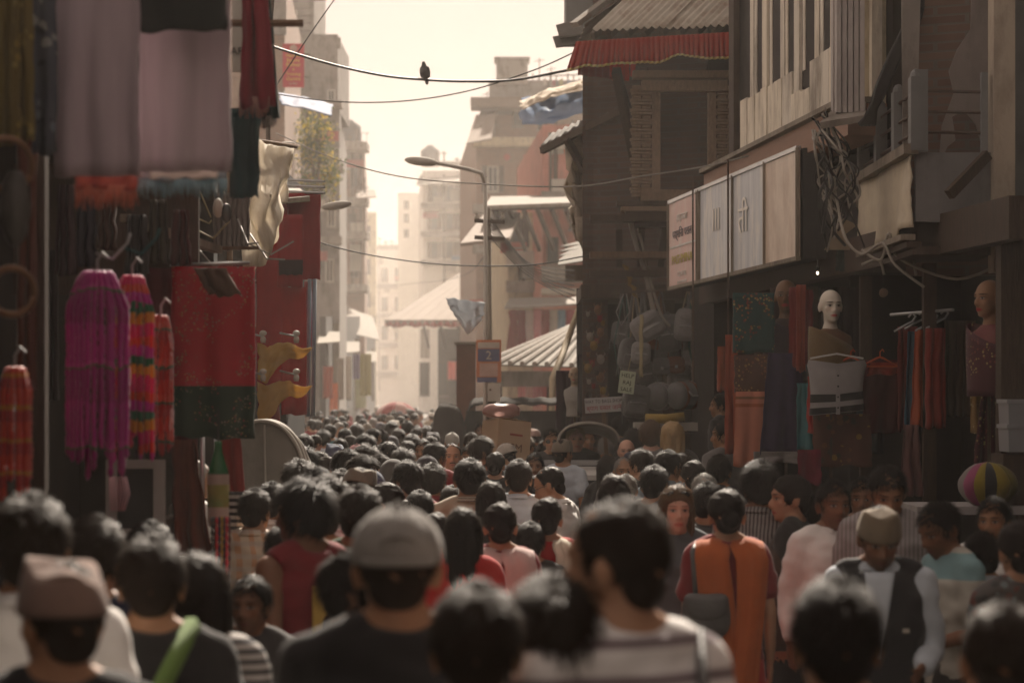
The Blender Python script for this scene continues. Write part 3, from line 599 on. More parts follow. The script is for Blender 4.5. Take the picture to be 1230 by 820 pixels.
for z in (3.86, 4.0, 4.14):
    sub(bl, MB().tube([bp(c3, z + .02), bp(c1, z)], .011), 'rail', iron); sub(bl, MB().tube([bp(c1, z), bp(P(1182, 0, 16.5), z - .01)], .012), 'rail', iron)
sub(bl, MB().beam(P(1186, 186, 16.35), P(1140, 234, 16.2), .05, .07), 'brace', wood_dark)
# ground floor shop: dark room under the houses
sp_ = empty('clothing_shop', Q(18, 0, .5), label='dark open-fronted clothing shop beneath balcony and billboard', cat='shop')
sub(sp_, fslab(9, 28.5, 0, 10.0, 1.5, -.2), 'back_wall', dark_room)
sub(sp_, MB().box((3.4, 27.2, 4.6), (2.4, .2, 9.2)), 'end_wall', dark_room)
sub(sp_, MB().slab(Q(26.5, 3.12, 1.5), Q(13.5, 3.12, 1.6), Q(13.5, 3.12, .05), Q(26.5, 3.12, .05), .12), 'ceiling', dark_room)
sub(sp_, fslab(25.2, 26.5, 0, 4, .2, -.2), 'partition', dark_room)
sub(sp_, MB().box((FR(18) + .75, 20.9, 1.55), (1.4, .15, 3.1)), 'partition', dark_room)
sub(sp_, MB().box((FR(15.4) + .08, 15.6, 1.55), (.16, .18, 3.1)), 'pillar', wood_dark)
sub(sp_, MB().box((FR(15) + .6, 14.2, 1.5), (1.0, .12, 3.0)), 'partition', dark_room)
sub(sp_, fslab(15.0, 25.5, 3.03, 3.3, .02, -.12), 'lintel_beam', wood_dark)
for dd in (17.2, 19.0, 20.8, 23): sub(sp_, MB().box((FR(dd) + .02, dd, 1.5), (.09, .09, 3.0)), 'post', wood_dark)
# ---- billboard
bb = empty('billboard', P(880, 240, 22), label='long faded three-panel shop billboard fixed below the boarded front', cat='sign')
n0, n1 = P(962, 178, 19.5), P(806, 237, 25.0); zb0, zt0 = 3.17, 4.06
def BB(t, z, o=0.0):
    p = n0.lerp(n1, t); dn = (n1 - n0).normalized(); nn = Vector((dn.y, -dn.x, 0)); return Vector((p.x, p.y, z)) + nn * o
sub(bb, MB().slab(BB(1, zb0, .02), BB(0, zb0, .02), BB(0, zt0, .02), BB(1, zt0, .02), .19), 'box', M('sign_side', (.045, .042, .04)))
spb = M('sign_bluegrey', (.66, .68, .68), (.34, .37, .40), 2.6, (3, 3, .35), .45, .05, grime=(.78, .74, .64), gscale=4, gamt=.8)
spr = M('sign_rose', (.62, .38, .33), (.52, .34, .30), 3, rough=.45, bump=.05, grime=(.6, .54, .46), gamt=.6)
spt = M('sign_tan', (.76, .64, .51), (.48, .38, .29), 3, rough=.45, bump=.05, grime=(.4, .26, .17), gscale=4, gamt=.6)
for (a, b, m) in ((0, .21, spt), (.215, .44, spb), (.443, .705, spb), (.735, .995, spr)):
    sub(bb, MB().slab(BB(b, zb0 + .02, -.005), BB(a, zb0 + .02, -.005), BB(a, zt0 - .02, -.005), BB(b, zt0 - .02, -.005), -.02), 'panel', m)
for z in (zb0, zt0): sub(bb, MB().beam(BB(0, z, -.02), BB(1, z, -.02), .04, .035), 'frame_rail', steel if z > 3.5 else wood_grey)
for t in (0, .21, .44, .715, .73, 1): sub(bb, MB().beam(BB(t, zb0, -.03), BB(t, zt0, -.03), .03, .03), 'frame_upright', wood_grey)
for t in (.43, .72): sub(bb, MB().tube([BB(t, 2.2, -.08), BB(t + .003, 4.2, -.08)], .009), 'support_pipe', iron)
rz_ = math.atan2((n0 - n1).y, (n0 - n1).x)
ink = M('sign_ink_pale', (.78, .75, .70)); inkg = M('sign_ink_olive', (.55, .47, .14)); inkb = M('sign_ink_grey', (.2, .18, .2))
def btext(t, z, s_, size, m, sq=1.0):
    o = text('lettering', s_, m, bb, size, BB(t, z, -.034), (R(90), 0, rz_), .002, squash=sq); o.matrix_parent_inverse = Matrix.Translation(-Vector(bb.location))
btext(.865, 3.86, 'हस्तकला', .10, ink, 1.6); btext(.865, 3.70, 'पश्मिना पसल', .12, inkb, 1.6); btext(.865, 3.44, 'PASHMINA', .13, inkg, 1.7); btext(.865, 3.29, 'CENTRE', .07, ink, 1.7); btext(.865, 3.21, 'KATHMANDU', .045, ink, 1.7)
sub(bb, MB().beam(BB(.75, 3.58, -.028), BB(.98, 3.58, -.028), .012, .02), 'painted_line', ink)
btext(.57, 3.7, 'III', .3, M('sign_ink_faint', (.9, .87, .78), (.8, .77, .7)), 1.6); btext(.36, 3.62, 'ती', .34, M('sign_ink_faint', (.9, .87, .78), (.8, .77, .7)), 1.4)
# ---- left side houses
ll = block('brick_house', 230, 342, -40, 46, 9, brick_old, 'bare brick house wall behind the red beauty parlour banner', skew=KX)
band(ll, 294, 344, 14, 46, .9, .06, plaster_grey); band(ll, 296, 343, 118, 46, .2, .4, concrete)
lc = block('concrete_house', 340, 408, 130, 52, 10, plaster_grey, 'stepped grey concrete house with ledges above the tree', skew=KX)
kl = KD(52); sub(lc, MB().box((P(360, 0, 52.5).x, DM(52) + 6, (P(0, 128, 52).z + P(0, -60, 52).z) / 2), (P(380, 0, 52).x - P(340, 0, 52).x, 8, P(0, -60, 52).z - P(0, 128, 52).z)), 'upper_storey', plaster_grey)
sub(lc, MB().box((P(370, 0, 52).x, DM(52) + 5.5, (P(0, 128, 52).z + P(0, 38, 52).z) / 2), (P(404, 0, 52).x - P(336, 0, 52).x, 9, P(0, 38, 52).z - P(0, 128, 52).z)), 'middle_storey', plaster_grey)
band(lc, 338, 412, 128, 52, .14, .5, concrete); band(lc, 340, 414, 205, 52, .16, .5, concrete); band(lc, 340, 412, 290, 52, .16, .5, concrete)
for (x, y, w, h) in ((398, 118, 9, 20), (404, 190, 8, 24), (372, 250, 14, 30), (398, 255, 10, 36), (352, 20, 10, 16), (360, 85, 10, 18), (396, 325, 10, 28)): wsub(lc, x, y, w, h, 52, frame=white_paint)
for i in range(4): sub(lc, MB().beam(P(344, 12 + i * 9, 51.6), P(372, 10 + i * 9, 50.9), .05, .05), 'bracket_bar', iron)
sub(lc, MB().box(P(407, 52, 51.6), (.2, .3, .55)), 'wall_lamp_box', concrete)
ln = block('narrow_house', 400, 438, 178, 66, 12, brick_old, 'narrow brown brick house with stacked iron balconies at the street edge', skew=KX)
for (y, hh) in ((180, .2), (245, .2), (285, .2), (348, .2)):
    band(ln, 398, 444, y, 66, hh, 1.1, concrete, 'balcony_slab')
    for k in range(7): x = 402 + k * 6.4; sub(ln, MB().tube([P(x, y - 2, 65), P(x, y - 20, 65)], .025, 5), 'baluster', iron)
    sub(ln, MB().beam(P(400, y - 20, 65), P(444, y - 20, 65), .05, .05), 'hand_rail', iron)
for (x, y, w, h) in ((412, 210, 9, 26), (426, 212, 9, 26), (412, 262, 8, 24), (426, 318, 9, 28), (410, 320, 9, 28)): wsub(ln, x, y, w, h, 66, frame=wood_dark)
sub(ln, MB().box(P(417, 160, 66.5), (.34, .4, 1.6)), 'chimney', concrete); sub(ln, MB().box(P(438, 260, 65.5), (.16, .16, 7)), 'down_pipe', iron); sub(ln, MB().slab(P(428, 238, 64.8), P(452, 236, 64.8), P(450, 228, 66), P(428, 228, 66), .1), 'eave', roof_tile)
sub(ln, MB().slab(P(400, 395, 62), P(456, 408, 62), P(448, 380, 65), P(400, 362, 65), .08), 'shop_roof', tin)
wallstuff(ln, 402, 436, 185, 350, 66, 6, 7); wallstuff(lc, 342, 406, 135, 330, 52, 7, 9); clutter(ln, 402, 438, 176, 66, 6)
lf = block('townhouse', 430, 452, 255, 96, 14, plaster_cream, 'thin sliver of pale house beyond the stacked balconies', skew=KX)
for y in (280, 320, 360, 400): wsub(lf, 441, y, 8, 18, 96)
# shop fronts under the left houses
ls = empty('shop_arcade', P(412, 640, 58), label='shaded row of small shop fronts below the left balconies', cat='shop')
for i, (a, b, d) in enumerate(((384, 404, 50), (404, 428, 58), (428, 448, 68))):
    sub(ls, MB().slab(P(a, 640, d), P(b, 640, d + 5), P(b, 380, d + 5), P(a, 380, d), -.3), 'gloom_panel', M('shop_gloom', (.05, .045, .04)))  # solid dark panel, the gloom inside each shop put into its colour
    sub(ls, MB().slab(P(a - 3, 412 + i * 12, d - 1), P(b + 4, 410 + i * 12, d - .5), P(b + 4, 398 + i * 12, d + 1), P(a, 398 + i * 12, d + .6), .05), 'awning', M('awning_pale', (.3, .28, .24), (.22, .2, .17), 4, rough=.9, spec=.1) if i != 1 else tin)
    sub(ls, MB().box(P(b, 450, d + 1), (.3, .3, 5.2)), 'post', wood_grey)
GO = [(388, 400, 440, 478, (.5, .15, .1)), (396, 406, 460, 500, (.75, .22, .08)), (404, 413, 430, 480, (.35, .3, .25)), (415, 422, 428, 480, (.75, .68, .6)), (424, 432, 425, 455, (.22, .18, .3)), (432, 446, 425, 475, (.35, .3, .1)), (392, 408, 430, 445, (.6, .32, .08)), (384, 394, 470, 500, (.5, .12, .12)), (427, 440, 455, 490, (.3, .3, .15)), (408, 418, 440, 490, (.2, .25, .3))]
GN = ['brick red', 'bright orange', 'drab tan', 'white', 'purple', 'olive', 'amber', 'deep red', 'moss green', 'slate blue']
for i, (a, b, y0, y1, c) in enumerate(GO): hang('hanging_cloth', a, b, y0, y1, 47 + i * 1.3, cloth_col(c), '%s cloth hung outside the hazy left shop fronts' % GN[i], 'cloth', 'goods outside the far left shops', folds=2, amp=.04, seed=i)
for i, (a, b, y0, y1, c) in enumerate(((585, 598, 470, 500, (.4, .2, .18)), (538, 548, 434, 456, (.7, .1, .07)), (541, 549, 460, 478, (.65, .2, .1)), (505, 516, 395, 430, (.35, .3, .25)))): hang('hanging_cloth', a, b, y0, y1, 62 + i * 4, cloth_col(c), ['dusty rose', 'scarlet', 'orange red', 'brown grey'][i] + ' cloth hung near the far temple', 'cloth', folds=2, amp=.05, seed=20 + i)
# ---- banner
bn_ = empty('banner', P(352, 80, 44), label='red vertical beauty parlour banner with yellow lettering on the brick house', cat='banner')
bm = M('banner_red', (.50, .06, .07), (.42, .05, .06), 3, rough=.6, bump=.05); c = P(352.5, 79, 44); kb = DM(44) / 63.2; bn_.scale = (kb,) * 3
MB().box((0, 0, 0), (.56, .02, 1.14)).build('panel', bm, bn_, loc=(c - Vector(bn_.location)) / kb)
yel = M('banner_yellow', (.75, .55, .08), bump=0)
for i, (s_, sz) in enumerate((('Hansika', .10), ('Beauty', .10), ('Parlour', .10), ('&', .07), ('Training', .09), ('Centre', .10), ('1st Floor', .05))):
    text('lettering', s_, yel if i < 6 else white_paint, bn_, sz * 1.28, (c - Vector(bn_.location)) / kb + Vector((0, -.014, .26 - i * .122)), (R(90), 0, 0), .002)
MB().lathe([(.01, -.01), (.1, -.01), (.1, .01), (.01, .01)], 14, (0, 0, 0), Matrix.Rotation(R(90), 3, 'X')).build('portrait_disc', M('banner_pale', (.55, .35, .3)), bn_, loc=(c - Vector(bn_.location)) / kb + Vector((0, -.012, .44)))
for z in (-.3, .3): MB().tube([(.26, 0, z), (.42, 0, z)], .015).build('bracket', iron, bn_, loc=(c - Vector(bn_.location)) / kb)
# ---- tree with yellow blossom in front of the concrete house
tr = empty('flowering_tree', P(385, 640, 47.5), label='sunlit tree with yellow blossom before the grey concrete house', cat='tree')
def leaf_mat(n, a, b): return M(n, a, b, 2.2, rough=.6, bump=0, trans=.45)
tb = MB(); base = P(378, 640, 47.5); tops = []; yt = DM(47.5)
rnd = random.Random(11); tc_ = P(384, 190, 47.5); ts = yt / 78.0
tb.tube([(base.x - .4, yt + .4, 0), (base.x - .3, yt + .3, 3.5), (tc_.x - .2, yt, tc_.z - 1.4 * ts)], [.18, .14, .1], 8)
for i in range(10):
    e = tc_ + Vector((rnd.uniform(-.55, .6), rnd.uniform(-.6, .6), rnd.uniform(-1.1, 1.0))) * ts; tb.tube([(tc_.x - .2, yt, tc_.z - 1.4 * ts), ((tc_.x + e.x) / 2, yt, (tc_.z - 1.2 + e.z) / 2), e], [.07, .04, .012], 5); tops.append(e)
sub(tr, tb, 'trunk', wood_mid, True)
lv = MB()
for i in range(2800):
    c = rnd.choice(tops) + Vector((rnd.gauss(0, .22), rnd.gauss(0, .3), rnd.gauss(0, .3))) * ts; a = Vector((rnd.uniform(-1, 1), rnd.uniform(-1, 1), rnd.uniform(-1, 1))).normalized(); b = a.cross(Vector((rnd.uniform(-1, 1), rnd.uniform(-1, 1), rnd.uniform(-1, 1)))).normalized(); s_ = rnd.uniform(.04, .085) * ts
    lv.add([c - a * s_, c + b * s_ * .5, c + a * s_, c - b * s_ * .5], [(0, 1, 2, 3)], 1 if rnd.random() < .22 else 0)
sub(tr, lv, 'crown', [leaf_mat('leaf_green', (.09, .11, .03), (.06, .075, .02)), leaf_mat('blossom_yellow', (.55, .40, .05), (.4, .3, .04))])
# ---- blue awning on the left
tarp('blue_awning', [P(334, 112, 40), P(366, 117, 40), P(400, 126, 40)], [P(338, 126, 39.6), P(366, 131, 39.6), P(398, 140, 39.6)], M('tarp_slate', (.17, .21, .32), (.13, .16, .25), 6, bump=.3, trans=.1), 'slate blue rolled awning jutting over the left shops', 'awning', amp=.05, seed=2)
# ---------------------------------------------------------------- people
def remesh(mb, voxel, smooth_it=2, keep=None):
    me = mb.mesh('tmp', wood_dark); o = bpy.data.objects.new('tmp', me); COL.objects.link(o)
    m = o.modifiers.new('r', 'REMESH'); m.mode = 'VOXEL'; m.voxel_size = voxel; m.use_smooth_shade = True
    dg = bpy.context.evaluated_depsgraph_get(); out = bpy.data.meshes.new_from_object(o.evaluated_get(dg))
    bpy.data.objects.remove(o); bpy.data.meshes.remove(me)
    n = len(out.vertices); co = np.empty(n * 3); out.vertices.foreach_get('co', co); co = co.reshape(-1, 3)
    e = np.empty(len(out.edges) * 2, dtype=np.int64); out.edges.foreach_get('vertices', e); e = e.reshape(-1, 2)
    deg = np.bincount(e.ravel(), minlength=n).astype(float)[:, None]
    for it in range(smooth_it):
        s = np.zeros_like(co); np.add.at(s, e[:, 0], co[e[:, 1]]); np.add.at(s, e[:, 1], co[e[:, 0]])
        new = s / np.maximum(deg, 1); w = .6 if keep is None else (.6 * keep(co, it))[:, None]
        co = co + (new - co) * w
    out.vertices.foreach_set('co', co.ravel()); out.materials.clear(); out.update()
    out.polygons.foreach_set('use_smooth', [True] * len(out.polygons))
    return out, co
def skin_material(name, col, lip, stubble=0.0, brow=1.0):
    m, nt, b = _nodes(name); L = nt.links
    at = nd(nt, 'ShaderNodeAttribute'); at.attribute_name = 'face'; sp = nd(nt, 'ShaderNodeSeparateXYZ'); L.new(at.outputs['Vector'], sp.inputs[0])
    ax = mth(nt, 'ABSOLUTE', sp.outputs[0]); y = sp.outputs[1]; z = sp.outputs[2]
    front = mth(nt, 'GREATER_THAN', y, .045)
    def oval(cx, cz, rx, rz, soft=.25, xs=ax):
        q = mth(nt, 'ADD', mth(nt, 'POWER', mth(nt, 'DIVIDE', mth(nt, 'ABSOLUTE', mth(nt, 'SUBTRACT', xs, cx)), rx), 2.0), mth(nt, 'POWER', mth(nt, 'DIVIDE', mth(nt, 'ABSOLUTE', mth(nt, 'SUBTRACT', z, cz)), rz), 2.0))
        k = mth(nt, 'DIVIDE', mth(nt, 'SUBTRACT', 1 + soft, q), 2 * soft, True)
        return mth(nt, 'MULTIPLY', k, front)
    n = noise(nt, coords(nt), 14); c = mixc(nt, n, dark(col, 1.12), dark(col, .82))
    c = mixc(nt, mth(nt, 'MULTIPLY', oval(.035, -.02, .022, .02, .9), .25), c, (col[0] * 1.1, col[1] * .75, col[2] * .65))
    if stubble: c = mixc(nt, mth(nt, 'MULTIPLY', oval(0, -.08, .055, .045, .5), stubble), c, (.02, .014, .012))
    c = mixc(nt, mth(nt, 'MULTIPLY', oval(0, -.0655, .024, .010, .5), .8), c, lip)
    c = mixc(nt, mth(nt, 'MULTIPLY', oval(0, -.0655, .022, .0016, .6), .7), c, dark(lip, .25))
    c = mixc(nt, mth(nt, 'MULTIPLY', oval(.031, .004, .021, .013, .6), .35), c, dark(col, .35))
    c = mixc(nt, oval(.031, .003, .0135, .0048, .3), c, (.30, .27, .24))
    c = mixc(nt, oval(.031, .003, .0062, .0066, .3), c, (.015, .01, .008))
    c = mixc(nt, mth(nt, 'MULTIPLY', oval(.031, .0095, .017, .0022, .6), .85), c, (.015, .01, .008))
    c = mixc(nt, mth(nt, 'MULTIPLY', oval(.032, .026, .022, .0045, .5), .85 * brow), c, (.02, .014, .01))
    L.new(c, b.inputs['Base Color']); b.inputs['Roughness'].default_value = .55; b.inputs['Specular IOR Level'].default_value = .22
    b.inputs['Subsurface Weight'].default_value = .08; b.inputs['Subsurface Radius'].default_value = (.01, .004, .002)
    bn = nd(nt, 'ShaderNodeBump'); bn.inputs['Strength'].default_value = .12; bn.inputs['Distance'].default_value = .004
    L.new(noise(nt, coords(nt), 160), bn.inputs['Height']); L.new(bn.outputs[0], b.inputs['Normal'])
    return m
SKIN = {'brown': skin_material('skin_brown', (.33, .175, .10), (.27, .10, .075), .3), 'tan': skin_material('skin_tan', (.43, .245, .155), (.36, .13, .105), .12),
        'dark': skin_material('skin_dark', (.21, .105, .062), (.17, .06, .048), .3), 'fair': skin_material('skin_fair', (.60, .36, .26), (.46, .15, .12), .15, .5)}
SKIN['woman'] = skin_material('skin_woman', (.42, .235, .15), (.38, .08, .07), 0)
SKIN['fairwoman'] = skin_material('skin_fair_woman', (.62, .39, .29), (.5, .14, .12), 0, .6)
def hair_material(name, col, col2, rough=.5):
    m, nt, b = _nodes(name); L = nt.links
    f = noise(nt, coords(nt, (1, 1, .35)), 60, 3); L.new(mixc(nt, f, col, col2), b.inputs['Base Color'])
    b.inputs['Roughness'].default_value = rough; b.inputs['Specular IOR Level'].default_value = .045
    b.inputs['Sheen Weight'].default_value = .02; b.inputs['Sheen Tint'].default_value = (1, .8, .55, 1)
    bn = nd(nt, 'ShaderNodeBump'); bn.inputs['Strength'].default_value = .6; bn.inputs['Distance'].default_value = .006
    L.new(noise(nt, coords(nt, (1, 1, .3)), 130, 2), bn.inputs['Height']); L.new(bn.outputs[0], b.inputs['Normal'])
    _M[name] = m; return m
HAIR = {'black': hair_material('hair_black', (.007, .005, .0045), (.02, .014, .011)), 'brown': hair_material('hair_brown', (.07, .042, .024), (.12, .075, .04)),
        'grey': hair_material('hair_grey', (.30, .28, .25), (.16, .15, .135)), 'blond': hair_material('hair_blond', (.42, .29, .15), (.28, .19, .09)),
        'dark': hair_material('hair_dark', (.014, .0095, .007), (.034, .023, .016)), 'white': hair_material('hair_white', (.6, .58, .53), (.42, .4, .37))}
HC = Vector((0, .012, 1.582))       # head centre of the rest figure, 1.70 m tall
def limb(mb, pts, rs, n=10, ends=True):
    mb.tube(pts, rs, n)
    if ends:
        for p, r in zip(pts, rs): mb.ell(p, r, n, 6)
def loft(mb, rings, n=20):
    vs = []
    for z, rx, ry, yo in rings:
        for j in range(n):
            a = 2 * math.pi * j / n; c, s_ = math.cos(a), math.sin(a)
            vs.append((rx * math.copysign(abs(c) ** .85, c), yo + ry * math.copysign(abs(s_) ** .85, s_), z))
    k = len(rings)
    fs = [(i * n + j, i * n + (j + 1) % n, (i + 1) * n + (j + 1) % n, (i + 1) * n + j) for i in range(k - 1) for j in range(n)]
    mb.add(vs, fs + [tuple(range(n - 1, -1, -1)), tuple(range((k - 1) * n, k * n))])
TORSO_M = [(.80, .135, .095, 0), (.90, .165, .112, -.005), (1.0, .15, .102, 0), (1.08, .148, .1, 0), (1.20, .158, .11, .0), (1.31, .165, .112, -.002), (1.385, .15, .092, -.008), (1.43, .11, .072, -.012), (1.47, .062, .06, -.01)]
TORSO_F = [(.80, .14, .1, 0), (.90, .17, .118, -.005), (1.0, .148, .1, 0), (1.08, .13, .09, 0), (1.20, .142, .105, .008), (1.29, .152, .118, .012), (1.375, .145, .085, -.004), (1.43, .095, .066, -.012), (1.47, .054, .054, -.01)]
ARMS = {  # elbow and wrist offsets from the shoulder, for the figure's right (+x) side
    'down': ((.045, -.03, -.275), (.05, .05, -.51)), 'swing': ((.04, -.09, -.26), (.05, -.03, -.50)), 'fwd': ((.05, .07, -.265), (.03, .22, -.45)),
    'bent': ((.05, -.02, -.275), (.0, .19, -.33)), 'camera': ((.07, .1, -.23), (-.05, .26, -.02)), 'up': ((.12, .05, .2), (.03, .08, .42))}
def arm_joints(f, side, pose):
    sx = (.158 if f else .176) * side; sh = Vector((sx, -.008, 1.385)); e, w = ARMS[pose]
    return sh, sh + Vector((e[0] * side, e[1], e[2])), sh + Vector((w[0] * side, w[1], w[2]))
def add_hand(mb, wrist, elbow, side):
    d = (wrist - elbow).normalized(); x = Vector((1, 0, 0)); x = (x - d * x.dot(d)).normalized(); y = d.cross(x).normalized()
    # the back of the hand faces outward (x); fingers spread along y
    c = wrist + d * .055; m = Matrix((y, x, d)).transposed()
    mb.ell(c, (.04, .017, .055), 10, 6, m)
    for i, (o, L) in enumerate(((-.031, .066), (-.0105, .078), (.0105, .073), (.031, .056))):
        a = wrist + d * .09 + y * o; b = a + d * L * .55 + y * o * .25 - x * side * .006; e = b + d * L * .42 - x * side * .016
        limb(mb, [a, b, e], [.0095, .0085, .007], 6)
    t = wrist + d * .03 + y * .036 * (1 if True else -1); t2 = t + d * .035 + y * .022 - x * side * .012; t3 = t2 + d * .028 + y * .004 - x * side * .01
    limb(mb, [wrist + d * .02 + y * .02, t2, t3], [.014, .011, .009], 6)
def add_head(mb, rot, f=False, hc=HC):
    HS = 1.07; b0 = len(mb.v)
    def pt(p): return hc + rot @ Vector(p)
    def el(c, r, n=14, k=10): mb.ell(pt(c), r, n, k, rot)
    k = .95 if f else 1.0
    el((0, -.008, .028), (.0755, .096, .088), 20, 14); el((0, .02, -.03), (.061 * k, .069, .084), 18, 12)
    el((0, .03, -.074), (.047 * k, .05, .042)); el((0, .064, -.094), (.021, .018, .017))
    mb.tube([pt((0, .082, .018)), pt((0, .095, -.008)), pt((0, .106, -.03))], [.008, .0105, .0135], 8); el((0, .103, -.031), (.0125, .012, .011))
    for s in (-1, 1):
        el((s * .011, .094, -.036), (.0095, .011, .008)); el((s * .042 * k, .058, -.018), (.021, .02, .02)); el((s * .031, .0725, .004), .0125)
        e = Matrix.Rotation(s * .35, 3, 'Z')
        mb.ell(pt((s * .079, -.012, -.006)), (.0095, .021, .034), 10, 8, rot @ e); mb.ell(pt((s * .077, -.012, -.034)), (.008, .012, .012), 8, 6, rot)
        mb.tube([pt((0, .088, .028)), pt((s * .03, .083, .028)), pt((s * .052, .062, .02))], [.009, .0105, .009], 8)
    el((0, .0835, -.06), (.024, .0125, .0065)); el((0, .0815, -.0715), (.020, .0125, .0075))
    mb.v[b0:] = [tuple(hc + (Vector(v) - hc) * HS) for v in mb.v[b0:]]
def make_body(name, f=False, arms=('down', 'swing'), yaw=0, pitch=0, step=.16, voxel=.0095):
    mb = MB(); loft(mb, TORSO_F if f else TORSO_M)
    rot = Matrix.Rotation(R(yaw), 3, 'Z') @ Matrix.Rotation(R(pitch), 3, 'X')
    nb = Vector((0, -.012, 1.44)); hc = HC + Vector((0, math.sin(R(-pitch)) * .10, -abs(math.sin(R(pitch))) * .03))
    nr = .05 if f else .058
    limb(mb, [nb - Vector((0, 0, .03)), (nb + hc) / 2 - Vector((0, .008, .02)), hc + rot @ Vector((0, -.018, -.03))], [nr * 1.12, nr, nr], 14)
    for s in (-1, 1):
        mb.tube([(s * .035, -.02, 1.475), (s * .10, -.02, 1.435), (s * .15, -.012, 1.40)], [.04, .045, .045], 10)
        sh, el, wr = arm_joints(f, s, arms[0 if s < 0 else 1]); q = .86 if f else 1.0
        limb(mb, [sh, sh.lerp(el, .4), el, el.lerp(wr, .35), wr], [.056 * q, .05 * q, .039 * q, .04 * q, .027 * q], 12)
        add_hand(mb, wr, el, s)
        hp = Vector((s * .088, 0, .88)); an = Vector((s * .095, s * step, .075)); kn = hp.lerp(an, .5) + Vector((0, .035, .02))
        limb(mb, [hp, hp.lerp(kn, .5), kn, kn.lerp(an, .35) - Vector((0, .012, 0)), an], [.088, .077, .054, .057, .036], 14)
        mb.ell(an + Vector((s * .012, .055, -.035)), (.042, .12, .038), 12, 8)
    add_head(mb, rot, f, hc)
    inv = rot.inverted()
    def keep(co, it):
        z = co[:, 2]; hand = (z < .98) & (np.abs(co[:, 0]) > .2)
        w = np.where(z > 1.47, 1.0 if it < 2 else 0.0, 1.0); return np.where(hand, .35 if it < 3 else 0, w)
    me, co = remesh(mb, voxel, 7, keep); me.name = name
    R3 = np.array(inv); loc = (co - np.array(hc)) @ R3.T / 1.07
    for s in (-1, 1):                      # eye sockets and the bridge of the nose
        q = np.exp(-(((loc[:, 0] - s * .033) / .017) ** 2 + ((loc[:, 2] - .008) / .011) ** 2)) * (loc[:, 1] > .03)
        push = np.outer(q, np.array(rot @ Vector((0, -.006, 0)))); co = co + push
    me.vertices.foreach_set('co', co.ravel()); me.update()
    loc = np.where((co[:, 2] > 1.42)[:, None], loc, -1.0)
    at = me.attributes.new('face', 'FLOAT_VECTOR', 'POINT'); at.data.foreach_set('vector', loc.astype(np.float32).ravel())
    me['f'] = int(f); return me, rot, hc
def wrinkle(me, co, amp=.014, fx=7, fz=12):
    no = np.empty(len(co) * 3); me.vertices.foreach_get('normal', no); no = no.reshape(-1, 3)
    d = np.array([mnoise.turbulence(Vector((c[0] * fx, c[1] * fx, c[2] * fz)), 2, False) for c in co])
    me.vertices.foreach_set('co', (co + no * (d * amp)[:, None]).ravel()); me.update()
def make_top(name, f=False, arms=('down', 'swing'), sleeve=1.0, off=.018, hem=.80, neck=1.455, vest=False, boxy=.0, loose=1.0):
    mb = MB(); rings = []
    base = TORSO_F if f else TORSO_M
    if hem < .78:
        rings += [(hem, .21, .15, 0), ((hem + .8) / 2, .195, .14, 0)]
    for z, rx, ry, yo in base:
        if z < hem - .03 or z > neck: continue
        rx2 = max(rx, .15 + boxy) if z < 1.3 else rx
        rings.append((max(z, hem), rx2 + off * loose, ry + off * loose, yo))
    r = rings[-1]; rings.append((neck + .005, min(r[1], .085), min(r[2], .077), r[3])); loft(mb, rings, 24)
    for s in (-1, 1):
        mb.tube([(s * .045, -.02, 1.463), (s * .10, -.02, 1.435), (s * .15, -.012, 1.40)], [.04, .05 + off * .5, .05 + off], 10)
        if vest: continue
        sh, el, wr = arm_joints(f, s, arms[0 if s < 0 else 1]); q = .9 if f else 1.0
        if sleeve < .6: limb(mb, [sh, sh.lerp(el, sleeve * 1.7)], [.062 * q + off * .7, .058 * q + off], 12)
        else:
            e2 = el.lerp(wr, (sleeve - .5) * 2)
            limb(mb, [sh, sh.lerp(el, .45), el, el.lerp(e2, .5), e2], [.06 * q + off * .7, .054 * q + off * .8, .046 * q + off * .8, .044 * q + off * .7, .036 * q + off * .6], 12)
    me, co = remesh(mb, .014, 4); wrinkle(me, co); me.name = name; return me
def make_legs(name, skirt=False, step=.16):
    mb = MB()
    if skirt: loft(mb, [(.10, .25, .22, 0), (.5, .22, .18, 0), (.85, .19, .14, 0), (1.0, .16, .115, 0)])
    else:
        loft(mb, [(.80, .16, .115, 0), (.9, .182, .128, -.005), (1.0, .166, .116, 0)])
        for s in (-1, 1):
            hp = Vector((s * .088, 0, .88)); an = Vector((s * .095, s * step, .10)); kn = hp.lerp(an, .5) + Vector((0, .035, .02))
            limb(mb, [hp, hp.lerp(kn, .5), kn, an], [.1, .092, .074, .066], 12)
    me, co = remesh(mb, .022, 3); wrinkle(me, co, .008); me.name = name; return me
def collar(name, r0=.066, h=.035):
    b = MB()
    def fn(u, v):
        a = 2 * math.pi * (u * .92 + .04) + math.pi / 2; rr = r0 + .012 * (1 - v) + .004 * math.sin(5 * a)
        return (rr * math.cos(a), -.012 + rr * .98 * math.sin(a), 1.447 + h * v + .012 * math.sin(a) * -1)
    b.sheet(fn, 28, 3, .006)
    def fold(u, v):
        a = 2 * math.pi * (u * .92 + .04) + math.pi / 2; rr = r0 + .006 + .022 * v
        return (rr * math.cos(a), -.012 + rr * .98 * math.sin(a), 1.447 + h - .03 * v - .012 * math.sin(a))
    b.sheet(fold, 28, 3, -.005)
    return b.mesh(name, white_paint, True)
